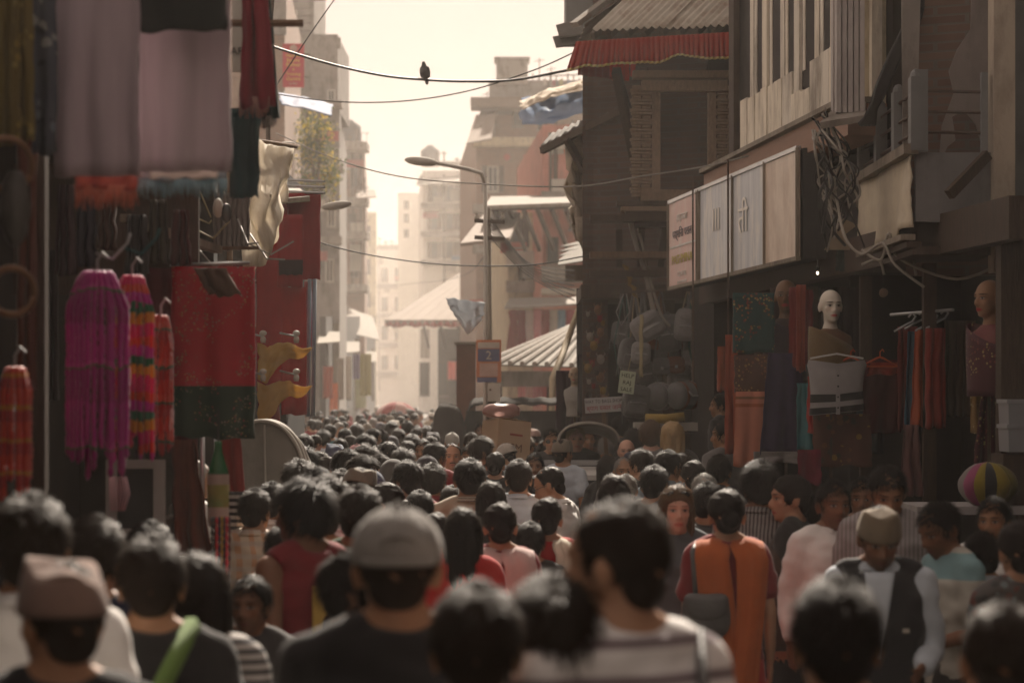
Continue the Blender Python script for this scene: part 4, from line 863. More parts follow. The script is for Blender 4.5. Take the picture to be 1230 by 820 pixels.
def hair_mesh(name, style='short', seed=1, n=620, length=.03, vol=1.0, rot=None, hc=HC):
    rot = rot or Matrix.Identity(3); b = MB(); rnd = random.Random(seed); pts = []
    nu, nv = 40, 26; fw = style in ('long', 'pony', 'bun', 'braid'); C = Vector((0, -.007 if fw else -.014, .034 if fw else .032)); rad = (.087 * vol, .102 * vol, .091 * vol) if fw else (.084 * vol, .0985 * vol, .0895 * vol)
    vs = []
    for i in range(nv + 1):
        a = math.pi * i / nv
        for j in range(nu):
            t = 2 * math.pi * j / nu; dr = Vector((math.sin(a) * math.cos(t), math.sin(a) * math.sin(t), math.cos(a)))
            v = C + Vector((dr.x * rad[0], dr.y * rad[1], dr.z * rad[2]))
            k = 1 + .075 * nz(dr.x * 2.6 + seed, dr.y * 2.6, dr.z * 2.6) + .07 * nz(dr.x * 7, dr.y * 7 + seed, dr.z * 7) + .035 * nz(dr.x * 19, dr.y * 19, dr.z * 19 + seed)
            lim = {'bald': -.03, 'recede': .008}.get(style, .022) + max(0, v.z - .015) * {'bald': .1, 'recede': .5}.get(style, .92)
            if style in ('long', 'pony', 'bun', 'braid'): lim += .024
            hl = v.y - lim - .008 * nz(v.x * 40, v.z * 40, seed)
            if hl > 0: k *= 1 - min(.34, hl * 11)
            if v.z < -.035 and style in ('short', 'recede'): k *= 1 - min(.3, (-.035 - v.z) * 9)
            if style == 'bald' and v.z > .05: k *= 1 - min(.3, (v.z - .05) * 9)
            p = C + (v - C) * k; vs.append(p)
            if k > .93 and v.z > -.05: pts.append((p, dr))
    fs = [(i * nu + j, (i + 1) * nu + j, (i + 1) * nu + (j + 1) % nu, i * nu + (j + 1) % nu) for i in range(nv) for j in range(nu)]
    b.add(vs, fs)
    if style != 'bald': b.ell((0, -.056, -.03), (.06 * vol, .038 * vol, .05), 14, 10)
    else: b.ell((0, -.055, -.02), (.07, .05, .05), 14, 10)
    whorl = Vector((.01, -.06, .115))
    for q in range(n):
        p, nr = rnd.choice(pts); fl = (p - whorl); fl = fl - nr * fl.dot(nr)
        if p.y > .03 and p.z > .05: fl = fl + Vector((.0, .05, .02))
        if fl.length < 1e-4: fl = Vector((1, 0, 0))
        fl.normalize(); fl = (fl + Vector((rnd.uniform(-.4, .4), rnd.uniform(-.4, .4), rnd.uniform(-.3, .3)))).normalized()
        L = length * rnd.uniform(.6, 1.3); s = fl.cross(nr).normalized() * .0017
        p0 = p - nr * .004; p1 = p + fl * L * .5 + nr * L * rnd.uniform(.12, .34); p2 = p + fl * L + nr * L * rnd.uniform(.05, .3) - Vector((0, 0, L * .15))
        b.add([p0 - s, p0 + s, p1 + s * .8, p1 - s * .8, p2], [(0, 1, 2, 3), (3, 2, 4)])
    def lock(x0, x1, y0, y1, z0, z1, th, tip=.5, nl=46):
        def f(u, v):
            t = 2 * math.pi * u; w = (x1 - x0) / 2 * (1 - (1 - tip) * v ** 2) * (1 if v < .8 else 1 - (v - .8) * 3.5); cx = (x0 + x1) / 2
            return (cx + w * math.cos(t) + .006 * nz(v * 5, t, seed), y0 + (y1 - y0) * v + (th * (1 - .5 * v)) * math.sin(t) * (1 + .25 * math.sin(5 * t)), z0 + (z1 - z0) * v + .004 * math.sin(9 * t) * v)
        b.sheet(f, 32, 20)
        for q in range(nl):
            t = rnd.uniform(0, 2 * math.pi); w = (x1 - x0) / 2; cx = (x0 + x1) / 2; off = rnd.uniform(-.012, .012)
            b.tube([(cx + w * math.cos(t) * (1 - (1 - tip) * v * v) * 1.02 + off * v, y0 + (y1 - y0) * v + th * math.sin(t) * (1 - .5 * v) * 1.04, z0 + (z1 - z0) * v - (.03 * v if rnd.random() < .5 else 0)) for v in (0, .35, .7, 1)], [.003, .003, .0025, .001], 3)
    if style == 'long':
        lock(-.082, .082, -.055, -.088, .03, -.30, .05, .75); lock(-.095, -.055, -.005, .0, .02, -.24, .035, .5, 24); lock(.055, .095, -.005, .0, .02, -.24, .035, .5, 24)
    if style == 'pony': lock(-.03, .03, -.115, -.125, .0, -.36, .03, .35); b.ell((0, -.112, .008), (.024, .024, .022), 10, 8)
    if style == 'braid':
        for i in range(14): b.ell((.006 * (-1) ** i, -.112 - .004 * i * (1 if i < 5 else .4), -.02 - .03 * i), (.022 - .0006 * i, .018, .022), 8, 6)
    if style == 'bun':
        b.ell((0, -.118, -.012), (.046, .036, .042), 16, 12)
        for q in range(26):
            a = rnd.uniform(0, 6.28); b.tube([(.046 * math.cos(a + t) * (1 - abs(t) * .2), -.13 - .02 * math.cos(t * 1.4), -.012 + .042 * math.sin(a + t)) for t in (-.6, -.2, .2, .6)], .003, 3)
    b.v = [tuple(hc + rot @ Vector(v) * 1.07) for v in b.v]
    return b.mesh(name, HAIR['black'], True)
def cap_mesh(kind, rot=None, hc=HC):
    rot = rot or Matrix.Identity(3); b = MB()
    if kind == 'baseball':
        def fn(u, v):
            t = 2 * math.pi * u; a = math.pi / 2 * (1.12 - v * 1.12)
            k = 1 + .012 * math.cos(6 * t)
            return (.089 * k * math.sin(a) * math.cos(t), -.012 + .106 * k * math.sin(a) * math.sin(t), .032 + .092 * math.cos(a) * (1 if a < 1.57 else 1))
        b.sheet(fn, 36, 12, .004)
        def br(u, v):
            t = math.pi * (.18 + .64 * u); r = 1 + .62 * v * math.sin(math.pi * (u * .8 + .1))
            return (.088 * math.cos(t) * (1 + .05 * v), -.012 + .104 * math.sin(t) * r, .030 - .028 * v * v - .02 * abs(u - .5) * v)
        b.sheet(br, 20, 6, .004); b.ell((0, -.012, .125), .008, 8, 6)
        for q in range(6): b.tube([Vector(fn(q / 6 + 1 / 12, t)) * 1.004 for t in np.linspace(.02, .96, 9)], .0022, 4)
        b.tube([Vector(fn(u, .03)) * 1.01 for u in np.linspace(.62, .88, 12)], .008, 6); b.tube([(.045 * math.cos(a), -.012 - .1 * math.sqrt(1 - (.5 * math.cos(a)) ** 2), .03 + .042 * math.sin(a)) for a in np.linspace(0, math.pi, 12)], .004, 5)
    if kind == 'topi':      # soft folded cap, higher in front
        def fn(u, v):
            t = 2 * math.pi * u; h = .02 + .088 * v + (.018 * math.sin(t) + .010 * math.sin(3 * t + 1)) * v; k = 1.03 - .2 * v ** 2 + .035 * math.sin(4 * t) * v
            return (.088 * k * math.cos(t), -.012 + .106 * k * math.sin(t), h)
        b.sheet(fn, 36, 8, .005)
        def top(u, v):
            t = 2 * math.pi * u; k = (1 - v) * .84
            return (.088 * k * math.cos(t) * (1 + .03 * math.sin(4 * t)), -.012 + .106 * k * math.sin(t), .108 + (.018 * math.sin(t) + .01 * math.sin(3 * t + 1)) * (1 - v) + .02 * v)
        b.sheet(top, 36, 6, .004)
    if kind == 'scarf':     # cloth drawn over the head
        def fn(u, v):
            t = 2 * math.pi * u; a = math.pi * v * .78; q = .5 + .5 * math.sin(t)
            w = 1 + .04 * math.sin(7 * t) * v + .25 * max(0, v - .6)
            y = -.02 + .115 * math.sin(a) * math.sin(t) * w; y = min(y, .05 + .03 * math.cos(a))
            return (.096 * math.sin(a) * math.cos(t) * w, y, .036 + .095 * math.cos(a) * (1 + .55 * max(0, v - .55)))
        b.sheet(fn, 40, 18, .005)
    b.v = [tuple(hc + rot @ Vector(v) * 1.07) for v in b.v]
    return b.mesh('cap_' + kind, white_paint, True)
# ---- prototypes: bodies, clothes and hair that the people share
BODY = {}
def proto(key, f=False, arms=('down', 'swing'), yaw=0, pitch=0):
    me, rot, hc = make_body('body_' + key, f, arms, yaw, pitch); BODY[key] = dict(me=me, rot=rot, hc=hc, f=f, arms=arms, parts={})
proto('walk'); proto('left', arms=('swing', 'down'), yaw=28); proto('right', yaw=-28); proto('bow', arms=('bent', 'bent'), yaw=12, pitch=-22)
proto('carry', arms=('up', 'up')); proto('woman', True); proto('woman_left', True, ('swing', 'bent'), 30); proto('camera', arms=('camera', 'camera'))
def part_mesh(bk, kind):
    B = BODY[bk]
    if kind in B['parts']: return B['parts'][kind]
    f, arms = B['f'], B['arms']; me = None
    if kind == 'shirt': me = make_top('shirt', f, arms, .95, .017)
    elif kind == 'tee': me = make_top('tee', f, arms, .36, .015)
    elif kind == 'jacket': me = make_top('jacket', f, arms, .97, .032, .76, boxy=.03)
    elif kind == 'vest': me = make_top('waistcoat', f, arms, 0, .03, .82, 1.44, vest=True, boxy=.02)
    elif kind == 'tank': me = make_top('tank', f, arms, 0, .016, .78, 1.44, vest=True)
    elif kind == 'kurta': me = make_top('kurta', f, arms, .5, .016, .52)
    elif kind == 'trousers': me = make_legs('trousers')
    elif kind == 'skirt': me = make_legs('skirt', True)
    elif kind == 'collar': me = collar('collar')
    elif kind in ('baseball', 'topi', 'scarf'): me = cap_mesh(kind, B['rot'], B['hc'])
    else:
        st = {'short': ('short', 3, 2600, .03, .97), 'thick': ('short', 9, 2800, .045, 1.02), 'crop': ('short', 5, 1800, .014, .96), 'curly': ('short', 12, 3000, .055, 1.06), 'bald': ('bald', 4, 220, .015, .97), 'recede': ('recede', 14, 420, .014, .97),
              'long': ('long', 6, 300, .03, 1.03), 'pony': ('pony', 7, 260, .02, .98), 'bun': ('bun', 8, 240, .018, .98), 'braid': ('braid', 11, 240, .018, .98)}[kind]
        me = hair_mesh('hair_' + kind, st[0], st[1], st[2], st[3], st[4], B['rot'], B['hc'])
    B['parts'][kind] = me; return me
def wear(name, me, parent, mat):
    o = link(name, me, parent)
    if not me.materials: me.materials.append(mat)
    o.material_slots[0].link = 'OBJECT'; o.material_slots[0].material = mat
    return o
SHIRTS = {'white': (.86, .84, .80), 'cream': (.74, .66, .52), 'pale blue': (.56, .63, .69), 'grey': (.16, .15, .145), 'dark grey': (.055, .052, .05), 'black': (.018, .017, .017), 'maroon': (.24, .018, .022), 'red': (.52, .025, .022),
          'navy': (.025, .03, .055), 'brown': (.12, .075, .05), 'pink': (.5, .2, .22), 'beige': (.42, .35, .26), 'green': (.05, .12, .06), 'orange': (.55, .17, .04), 'teal': (.06, .2, .22), 'olive': (.13, .12, .07), 'mustard': (.45, .3, .06), 'purple': (.12, .05, .13)}
PEOPLE = []
def person(px, py, h=1.62, body='walk', yaw=0, hair='short', hc='black', top='shirt', col='grey', skin='brown', cap=None, capcol=(.3, .28, .25), legs='trousers', legcol='dark grey', label=None, group=None, d=None, topmat=None, lift=0.0):
    """a person whose head top is at photograph pixel px, py; yaw 0 walks away from the camera, 180 faces it"""
    if d is None: d = F * (ZC - h - lift) / (py - YH)
    else: h = ZC - (py - YH) * d / F - lift
    B = BODY[body]; o = link('person', B['me'], None, ((px - CX) / F * d, d, lift), (0, 0, R(yaw)))
    s = h / (1.712 if not cap else 1.725); wob = random.uniform(.97, 1.03); o.scale = (s * wob, s * wob, s)
    sk = SKIN['woman' if (B['f'] and skin == 'brown') else skin]
    if not B['me'].materials: B['me'].materials.append(sk)
    o.material_slots[0].link = 'OBJECT'; o.material_slots[0].material = sk
    if hair: wear('hair', part_mesh(body, hair), o, HAIR[hc])
    m = topmat or shirt_mat(SHIRTS[col])
    t = wear({'tee': 't_shirt', 'vest': 'waistcoat', 'tank': 'vest_top'}.get(top, top), part_mesh(body, top), o, m)
    if top == 'shirt' and d < 30: wear('collar', part_mesh(body, 'collar'), t, m)
    wear(legs, part_mesh(body, legs), o, shirt_mat(SHIRTS[legcol]))
    if cap: wear({'baseball': 'baseball_cap', 'topi': 'folded_cap', 'scarf': 'head_scarf'}[cap], part_mesh(body, cap), o, shirt_mat(capcol))
    tag(o, label, 'person', group)
    PEOPLE.append((o.location.x, d, o)); return o
# ---------------------------------------------------------------- left stall: shawls, garlands, shop clutter
lw = empty('textile_stall', P(60, 1100, 9.5), label='dark near textile stall hung with shawls and garlands', cat='stall')
def XL(d): return -1.75 - .0534 * (d - 5)
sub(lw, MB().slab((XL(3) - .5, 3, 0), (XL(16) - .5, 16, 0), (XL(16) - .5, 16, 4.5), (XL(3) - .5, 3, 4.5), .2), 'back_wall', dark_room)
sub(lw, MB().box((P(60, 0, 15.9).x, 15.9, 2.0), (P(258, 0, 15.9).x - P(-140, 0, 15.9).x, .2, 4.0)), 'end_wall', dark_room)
sub(lw, MB().box((-2.4, 9.2, 3.95), (.9, 12.5, .12)), 'unseen_canopy', wood_dark)  # unseen roof, sized to keep the stall dark yet let sun reach garlands
sub(lw, MB().box((P(66, 0, 13.0).x, 13.0, 2.95), (1.55, .05, .7)), 'dark_backdrop', wood_dark)  # dark sheet standing in for the stall's gloom behind the goods
for dd in (6.5, 10.2, 13.4): sub(lw, MB().box((XL(dd) + .02, dd, 2), (.09, .09, 4)), 'post', wood_dark)
for z, dd in ((3.62, 8.5), (3.75, 11.0)): sub(lw, MB().tube([(-2.6, dd, z), (-.95, dd, z)], .018), 'hanging_rail', wood_mid)
sub(lw, MB().box((-2.1, 9.5, .45), (.8, 6, .9)), 'counter', wood_dark)
mauve = cloth('wool_mauve', (.43, .345, .375), (.36, .29, .315), trans=.1, scale=4, stretch=(6, 6, .5))
sA = hang('wool_shawl', 66, 168, -60, 212, 8.5, mauve, 'plain mauve grey wool shawl hanging nearest the dark stall interior', 'shawl', 'mauve wool shawls', folds=2.3, amp=.022, thick=.012, seed=1, bottom=.006)
sB = hang('wool_shawl', 166, 278, -60, 206, 8.7, cloth('wool_mauve_pale', (.47, .375, .40), (.40, .32, .34), trans=.12, scale=4, stretch=(6, 6, .5)), 'mauve grey wool shawl partly under black cloth, hanging nearer the street', 'shawl', 'mauve wool shawls', folds=1.6, amp=.022, thick=.012, seed=4, bottom=.006)
hang('black_cloth', 168, 272, -60, 38, 8.55, cloth('cloth_black_green', (.022, .026, .024)), 'black green folded cloth lying over the top of a mauve shawl', 'cloth', folds=1.5, amp=.012, seed=6)
o = hang('fringed_shawl', 90, 164, 150, 226, 8.9, cloth('cloth_coral', (.46, .11, .07), (.30, .06, .06), scale=30), 'coral orange shawl end with fringe below the first mauve shawl', 'shawl', folds=2, amp=.012, seed=7)
fringe(o, .225, -.22, .09, cloth('cloth_coral_fringe', (.50, .15, .09)), 60)
o = hang('fringed_shawl', 163, 272, 150, 216, 8.95, cloth('cloth_iceblue', (.36, .38, .40), (.2, .25, .28), scale=40), 'ice blue patterned shawl end with purple fringe below the second mauve shawl', 'shawl', folds=2, amp=.012, seed=8)
fringe(o, .335, -.20, .07, cloth('cloth_blue_fringe', (.22, .34, .38)), 70)
hang('fringed_shawl', 180, 262, 200, 214, 8.86, cloth('cloth_white_strip', (.6, .53, .46)), 'narrow white cloth edge showing below the second mauve shawl', 'cloth', folds=1, amp=.008, seed=3)
pm = sequin('print_gold', (.20, .15, .05), (.12, .09, .03), [(.35, .28, .1), (.05, .04, .03), (.3, .22, .06)], 30, .42)
pb = sequin('print_blue', (.10, .11, .14), (.05, .055, .075), [(.3, .3, .3), (.18, .2, .25), (.03, .03, .04)], 22, .45)
hang('printed_scarf', -12, 16, -60, 176, 8.0, cloth('cloth_olive_gold', (.17, .13, .04)), 'olive gold scarf hanging at the picture edge', 'scarf', 'printed scarves', folds=1.5, amp=.015, seed=1)
hang('printed_scarf', 14, 40, -60, 170, 8.1, pm, 'gold and black speckled scarf second from the picture edge', 'scarf', 'printed scarves', folds=1.5, amp=.015, seed=2)
hang('printed_scarf', 38, 68, -60, 185, 8.3, pb, 'blue grey paisley scarf beside the first mauve shawl', 'scarf', 'printed scarves', folds=1.5, amp=.015, seed=3)
hang('printed_scarf', 22, 44, 150, 470, 9.4, cloth('cloth_rust', (.10, .035, .02)), 'dark rust cloth hanging low behind the brass rings', 'cloth', folds=2, amp=.02, seed=31)
hang('striped_scarf', 284, 326, -40, 128, 10.6, cloth('cloth_wine', (.26, .035, .05), trans=.3), 'wine red scarf with pale fringe on the street edge of the stall', 'scarf', folds=2, amp=.03, seed=9, slant=.02, gather=.3)
o = COL.objects[-1]; fringe(o, .13, -.57, .09, cloth('cloth_wine_fringe', (.4, .2, .17)), 34)
hang('grey_scarf', 302, 322, -40, 118, 10.9, cloth('cloth_greyscarf', (.25, .23, .25)), 'thin grey scarf between wine red and dark green shawls', 'scarf', folds=1, amp=.02, seed=10, slant=.02)
hang('green_shawl', 292, 330, -40, 142, 11.2, cloth('cloth_deepgreen', (.025, .045, .04), trans=.1), 'long bottle green shawl at the street edge of the stall', 'shawl', folds=2, amp=.03, seed=11, slant=.02, gather=.4)
o = COL.objects[-1]; fringe(o, .16, -.69, .06, cloth('cloth_green_fringe', (.12, .1, .09)), 34)
hang('teal_shawl', 276, 312, 130, 238, 11.0, cloth('cloth_teal', (.03, .075, .08), trans=.2), 'dark teal shawl with slit below the wine red scarf', 'shawl', folds=1.5, amp=.03, seed=12)
sg = empty('shop_board', P(287, 60, 11.6), label='pale narrow shop board with black letters behind the wine scarf', cat='sign'); sub(sg, MB().box(P(287, 30, 11.6), (.06, .03, .45)), 'panel', white_paint)
o = text('lettering', 'AR', wire_black, sg, .05, P(285, 62, 11.58), (R(90), 0, 0)); o.matrix_parent_inverse = Matrix.Translation(-Vector(sg.location))
# brass and bamboo rings, plastic bag
def ring(px, py, d, r, t, mat, label, ry=0.4, group=None):
    b = MB(); b.tube([(r * math.cos(a), 0, r * math.sin(a)) for a in np.linspace(0, 2 * math.pi, 33)], t, 8); o = b.build('brass_ring', mat, None, True, P(px, py, d), (0, ry, .5), label=label, cat='ring', group=group); return o
brz = M('brass_brown', (.20, .11, .06), (.12, .06, .035), 8, rough=.35, metal=.5, bump=.1)
ring(8, 198, 7.8, .085, .012, brz, 'upper brown metal ring hanging at the picture edge'); ring(14, 350, 7.8, .075, .012, brz, 'lower brown metal ring hanging at the picture edge', .2)
def fn_bag(u, v):
    a = 2 * math.pi * u; k = math.sin(math.pi * min(1, v * .9 + .06)) ** .6; return ((.05 * k) * math.cos(a) * (1 + .2 * nz(u * 7, v * 6)), .04 * k * math.sin(a) * (1 + .2 * nz(u * 7, v * 6, 3)), -.24 * v)
MB().sheet(fn_bag, 26, 18).build('plastic_bag', M('plastic_clear', (.12, .11, .10), (.07, .065, .06), 9, rough=.3, bump=.6, bscale=25, trans=.3), None, True, P(18, 205, 7.7), label='crumpled clear plastic bag between the two metal rings', cat='bag')
# garlands of beads and wool
def bead_mat(name, cols, period=.24, seed=0):
    if name in _M: return _M[name]
    m, nt, b = _nodes(name); Ln = nt.links; v = coords(nt); sp = nd(nt, 'ShaderNodeSeparateXYZ'); Ln.new(v, sp.inputs[0])
    f = mth(nt, 'FRACT', mth(nt, 'ADD', mth(nt, 'DIVIDE', sp.outputs[2], period), mth(nt, 'MULTIPLY', noise(nt, v, 9), .35)))
    r = ramp(nt, f, cols); r.node.color_ramp.interpolation = 'CONSTANT'; Ln.new(r, b.inputs['Base Color']); b.inputs['Roughness'].default_value = .55; b.inputs['Sheen Weight'].default_value = .4
    t = nd(nt, 'ShaderNodeBsdfTranslucent'); Ln.new(r, t.inputs[0]); mx = nd(nt, 'ShaderNodeMixShader'); mx.inputs[0].default_value = .35
    Ln.new(b.outputs[0], mx.inputs[1]); Ln.new(t.outputs[0], mx.inputs[2]); Ln.new(mx.outputs[0], nt.nodes['Material Output'].inputs[0]); _M[name] = m; return m
g_pur = bead_mat('beads_purple', [(0, (.44, .02, .25)), (.5, (.34, .014, .19)), (.9, (.06, .11, .06)), (.93, (.52, .05, .3))], .3)
g_mix = bead_mat('beads_mixed', [(0, (.55, .02, .13)), (.25, (.55, .24, .02)), (.45, (.02, .14, .06)), (.62, (.45, .02, .25)), (.82, (.55, .05, .035))], .22)
g_red = bead_mat('beads_red', [(0, (.45, .035, .02)), (.4, (.34, .02, .02)), (.72, (.03, .08, .04)), (.8, (.5, .07, .04))], .16)
g_cor = bead_mat('beads_coral', [(0, (.55, .05, .02)), (.5, (.4, .03, .02)), (.85, (.5, .16, .02))], .12)
def garland(px0, px1, y0, y1, d, n, mat, label, seed, r=.014, tail=False):
    h = (y1 - y0) / S(d); W = (px1 - px0) / S(d); root = empty('bead_garland', P((px0 + px1) / 2, y0, d), label=label, cat='garland', group='bead garlands in the left stall'); rnd = random.Random(seed)
    for i in range(n):
        a = 2 * math.pi * i / n; x = (W / 2 - r) * math.cos(a) * rnd.uniform(.75, 1); y = .07 * math.sin(a); L = h * rnd.uniform(.8, 1.0); b = MB()
        pts, rs = [], []
        for k in range(41):
            v = k / 40; g = min(1, .3 + (v / .2) * .7) ** .7 if v < .2 else 1; pts.append((x * g + .006 * nz(v * 6, i, seed), y * g + .006 * nz(v * 6, i + 9, seed), -L * v)); rs.append(r * (.7 + .5 * abs(math.sin(k * 1.3 + i))) * (1 if k not in (0, 40) else .3))
        b.tube(pts, rs, 7).build('strand', mat, root, True)
    MB().tube([(0, 0, -.02), (0, 0, .04), (.02, 0, .07), (.04, 0, .05)], .006).build('hook', steel, root)
    if tail:
        b = MB()
        for i in range(7): b.tube([(W * .3 + .01 * i - .03, 0, -h * .97), (W * .3 + .012 * i - .03, .01, -h * 1.05), (W * .3 + .008 * i - .025, 0, -h * 1.13)], .003, 4)
        b.build('tassel', cloth('tassel_pink', (.6, .3, .35)), root, True)
    return root
garland(76, 158, 325, 580, 9.3, 24, g_pur, 'thick purple bead garland with green bands, largest bunch of the stall', 1, .0105, True)
garland(132, 186, 330, 556, 10.0, 14, g_mix, 'magenta orange and green mixed garland behind the purple bunch', 2, .0105)
garland(176, 211, 378, 552, 10.4, 10, g_red, 'red garland with green beads beside the embroidered red shawl', 3, .0095)
garland(-6, 42, 440, 604, 8.8, 12, g_cor, 'orange red coral garland hanging at the picture edge', 4, .012)
for i, (x, y) in enumerate(((135, 306), (170, 300))):
    MB().tube([P(x - 20, y - 2, 9.6), P(x, y + 5, 9.6), P(x + 18, y - 14, 9.6), P(x + 22, y - 26, 9.6)], .007).build('clothes_hanger', steel if i == 0 else M('hanger_teal', (.03, .09, .09)), None, True, label=['pale empty wire hanger above the purple garland', 'dark teal empty hanger above the mixed garland'][i], cat='hanger')
# embroidered red shawl with green border
h_ = (525 - 320) / S(12.4)
hang('embroidered_shawl', 206, 307, 320, 526, 12.4, sequin('sequin_red', (.36, .014, .026), (.26, .01, .02), [(.3, .22, .1), (.1, .12, .07), (.3, .06, .07), (.22, .18, .15)], 62, .34, (-h_ * .70, (.012, .035, .018))), 'dark red embroidered shawl with sequins and a green lower border', 'shawl', folds=2.2, amp=.022, thick=.01, seed=5, bottom=.012)
MB().tube([P(204, 318, 12.4), P(300, 316, 12.4)], .01).build('shawl_rail', steel, None, True, label='thin metal rail carrying the embroidered red shawl', cat='rail')
hang('cloth_flap', 232, 270, 322, 355, 12.2, cloth('cloth_umber', (.10, .055, .035)), 'small brown cloth flap over the corner of the red shawl', 'cloth', folds=1, amp=.02, seed=15, slant=.08)
hang('maroon_cloth', 176, 236, 322, 540, 12.9, cloth('cloth_darkmaroon', (.08, .01, .016)), 'dark maroon cloth hanging behind the red garland', 'cloth', folds=3, amp=.02, seed=16)
# lower left: case, cloths, bottle
dc = empty('display_case', P(165, 640, 11.2), label='pale framed glass display case under the garlands', cat='case')
cm = M('case_frame', (.30, .29, .28), (.24, .23, .22), 4, rough=.5)
a, b = P(128, 552, 11.2), P(198, 645, 11.2); cx_, cz_ = (a.x + b.x) / 2, (a.z + b.z) / 2; W_, H_ = b.x - a.x, a.z - b.z
for s in (-1, 1): sub(dc, MB().box((cx_ + s * (W_ / 2 - .025), 11.2, cz_), (.05, .05, H_)), 'upright', cm); sub(dc, MB().box((cx_, 11.202, cz_ + s * (H_ / 2 - .02)), (W_ - .1, .046, .04)), 'cross_bar', cm)
sub(dc, MB().box((cx_, 11.21, cz_), (W_ - .1, .01, H_ - .08)), 'pane', glass_dark); sub(dc, MB().box((cx_, 11.45, cz_ / 2 - .1), (W_, .4, cz_ - H_ / 2 + .18)), 'cabinet', wood_dark)
hang('orange_brown_cloth', 198, 244, 528, 668, 11.4, cloth('cloth_burnt', (.17, .045, .022), (.09, .025, .018), trans=.35), 'burnt orange cloth trailing below the embroidered shawl', 'cloth', folds=2, amp=.04, seed=17, slant=.05, gather=.4)
hang('red_drape', 262, 288, 515, 606, 13.0, cloth('cloth_brickred', (.2, .03, .025), trans=.3), 'brick red cloth strip hanging behind the green bottle', 'cloth', folds=1, amp=.02, seed=18, slant=.04)
MB().tube([P(243, 520, 13), P(243, 690, 13)], .014).build('steel_post', steel, None, True, label='thin bright metal post beside the green bottle', cat='post')
btl = empty('hanging_bottle', P(262, 625, 10.8), label='large green bottle hanging on a cord with pale lower half', cat='bottle')
prof = [(.004, 0), (.042, .004), (.048, .03), (.048, .235), (.044, .255), (.03, .30), (.02, .335), (.017, .37), (.017, .385)]
gb = M('bottle_green', (.03, .16, .06), (.02, .1, .04), 5, rough=.15, bump=0, trans=.4, spec=.6); gp = M('bottle_pale', (.45, .33, .3), (.36, .3, .24), 9, rough=.3, bump=0, trans=.3)
MB().lathe(prof[3:], 20).build('neck', gb, btl, True, (0, 0, -.03)); MB().lathe([(.004, 0), (.042, .004), (.0485, .03), (.0485, .09), (.0485, .091)], 20).build('base', gp, btl, True, (0, 0, -.03)); MB().lathe([(.048, .09), (.049, .092), (.049, .19), (.048, .192)], 20).build('label_band', M('bottle_label', (.10, .17, .05), (.3, .2, .06), 12, bump=0), btl, True, (0, 0, -.03)); MB().lathe([(.048, .19), (.0485, .192), (.0485, .236), (.047, .238)], 20).build('shoulder_band', gp, btl, True, (0, 0, -.03))
MB().tube([(0, 0, .35), (0, 0, .5)], .004).build('cord', wire_black, btl)
bdl = empty('bead_string_bunch', P(265, 620, 10.7), label='bunch of dark and coloured bead strings hanging under the green bottle', cat='beads')
for i, c in enumerate(((.02, .02, .025), (.03, .02, .02), (.5, .03, .04), (.02, .03, .05), (.5, .35, .05), (.03, .03, .03), (.45, .04, .06), (.06, .05, .05))):
    b = MB(); L_ = .34 + .05 * (i % 4); b.tube([((i - 3.5) * .011, .01 * math.sin(i * 2), -L_ * k / 24) for k in range(25)], [.0065 * (.55 + .6 * (k % 2)) for k in range(25)], 6); b.build('bead_string', M('bead_%d' % i, c, rough=.2, bump=0, spec=.6), bdl, True)
stq = stripes('stripe_bw', [(0, (.5, .47, .43)), (.5, (.03, .03, .03))], 'Z', .036)
hang('striped_cloth', 272, 292, 590, 655, 12.6, stq, 'black and white striped cloth beside the plaid shirt man', 'cloth', folds=1, amp=.01, seed=19)
# wires and clutter between stall and white tarp
rnd = random.Random(21)
for i in range(9):
    a = P(rnd.uniform(225, 300), rnd.uniform(225, 300), 14 + rnd.random() * 2); b = a + Vector((rnd.uniform(.1, .35), rnd.uniform(-.3, .3), rnd.uniform(-.35, .15))); m_ = (a + b) / 2 + Vector((0, 0, -.08))
    MB().tube([a, a.lerp(m_, .6), m_, m_.lerp(b, .6), b], .006).build('wire', wire_grey if i % 2 else M('wire_straw', (.42, .36, .22)), None, True, label='loose %s wire looping above the embroidered shawl, %s of the tangle' % (['straw coloured', 'grey'][i % 2], ['first', 'second', 'third', 'fourth', 'fifth', 'sixth', 'seventh', 'eighth', 'ninth'][i]), cat='wire', group='loose wires above the red shawl')
MB().beam(P(150, 262, 12), P(262, 300, 13.6), .05, .04).build('plank', wood_grey, None, label='grey slanting plank above the embroidered red shawl', cat='plank')
MB().beam(P(236, 298, 13.3), P(306, 298, 14.4), .05, .02).build('shelf_bar', wood_mid, None, label='thin level bar at the top of the red shawl', cat='bar')
hang('grey_shutter', 256, 300, 232, 300, 15.2, M('shutter_grey', (.2, .18, .16), (.14, .12, .11), 6, (8, 1, .3)), 'ribbed grey cloth panel beside the white tarpaulin', 'panel', folds=7, amp=.012, seed=3)
for i, (x, y) in enumerate(((262, 250), (272, 256), (236, 252))):
    MB().ell((0, 0, 0), (.03, .03, .055), 10, 8).build('hanging_light_bulb', white_paint if i == 0 else glass_dark, None, True, P(x, y, 13.5), label=['white', 'dark', 'dark hanging'][i] + ' bulb among wires %s' % ['beside the grey panel', 'next to the white bulb', 'over the plank'][i], cat='bulb')
tarp('white_tarpaulin', [P(280, 166, 20), P(316, 172, 20), P(352, 178, 20.5)], [P(292, 326, 19.6), P(318, 318, 19.8), P(334, 270, 20.2)], M('tarp_white', (.86, .82, .74), (.72, .66, .56), 6, rough=.6, bump=.4, bscale=14, trans=.5, grime=(.35, .26, .16), gamt=.5), 'creased white tarpaulin hanging in sun beside the stall', amp=.12, seed=4)
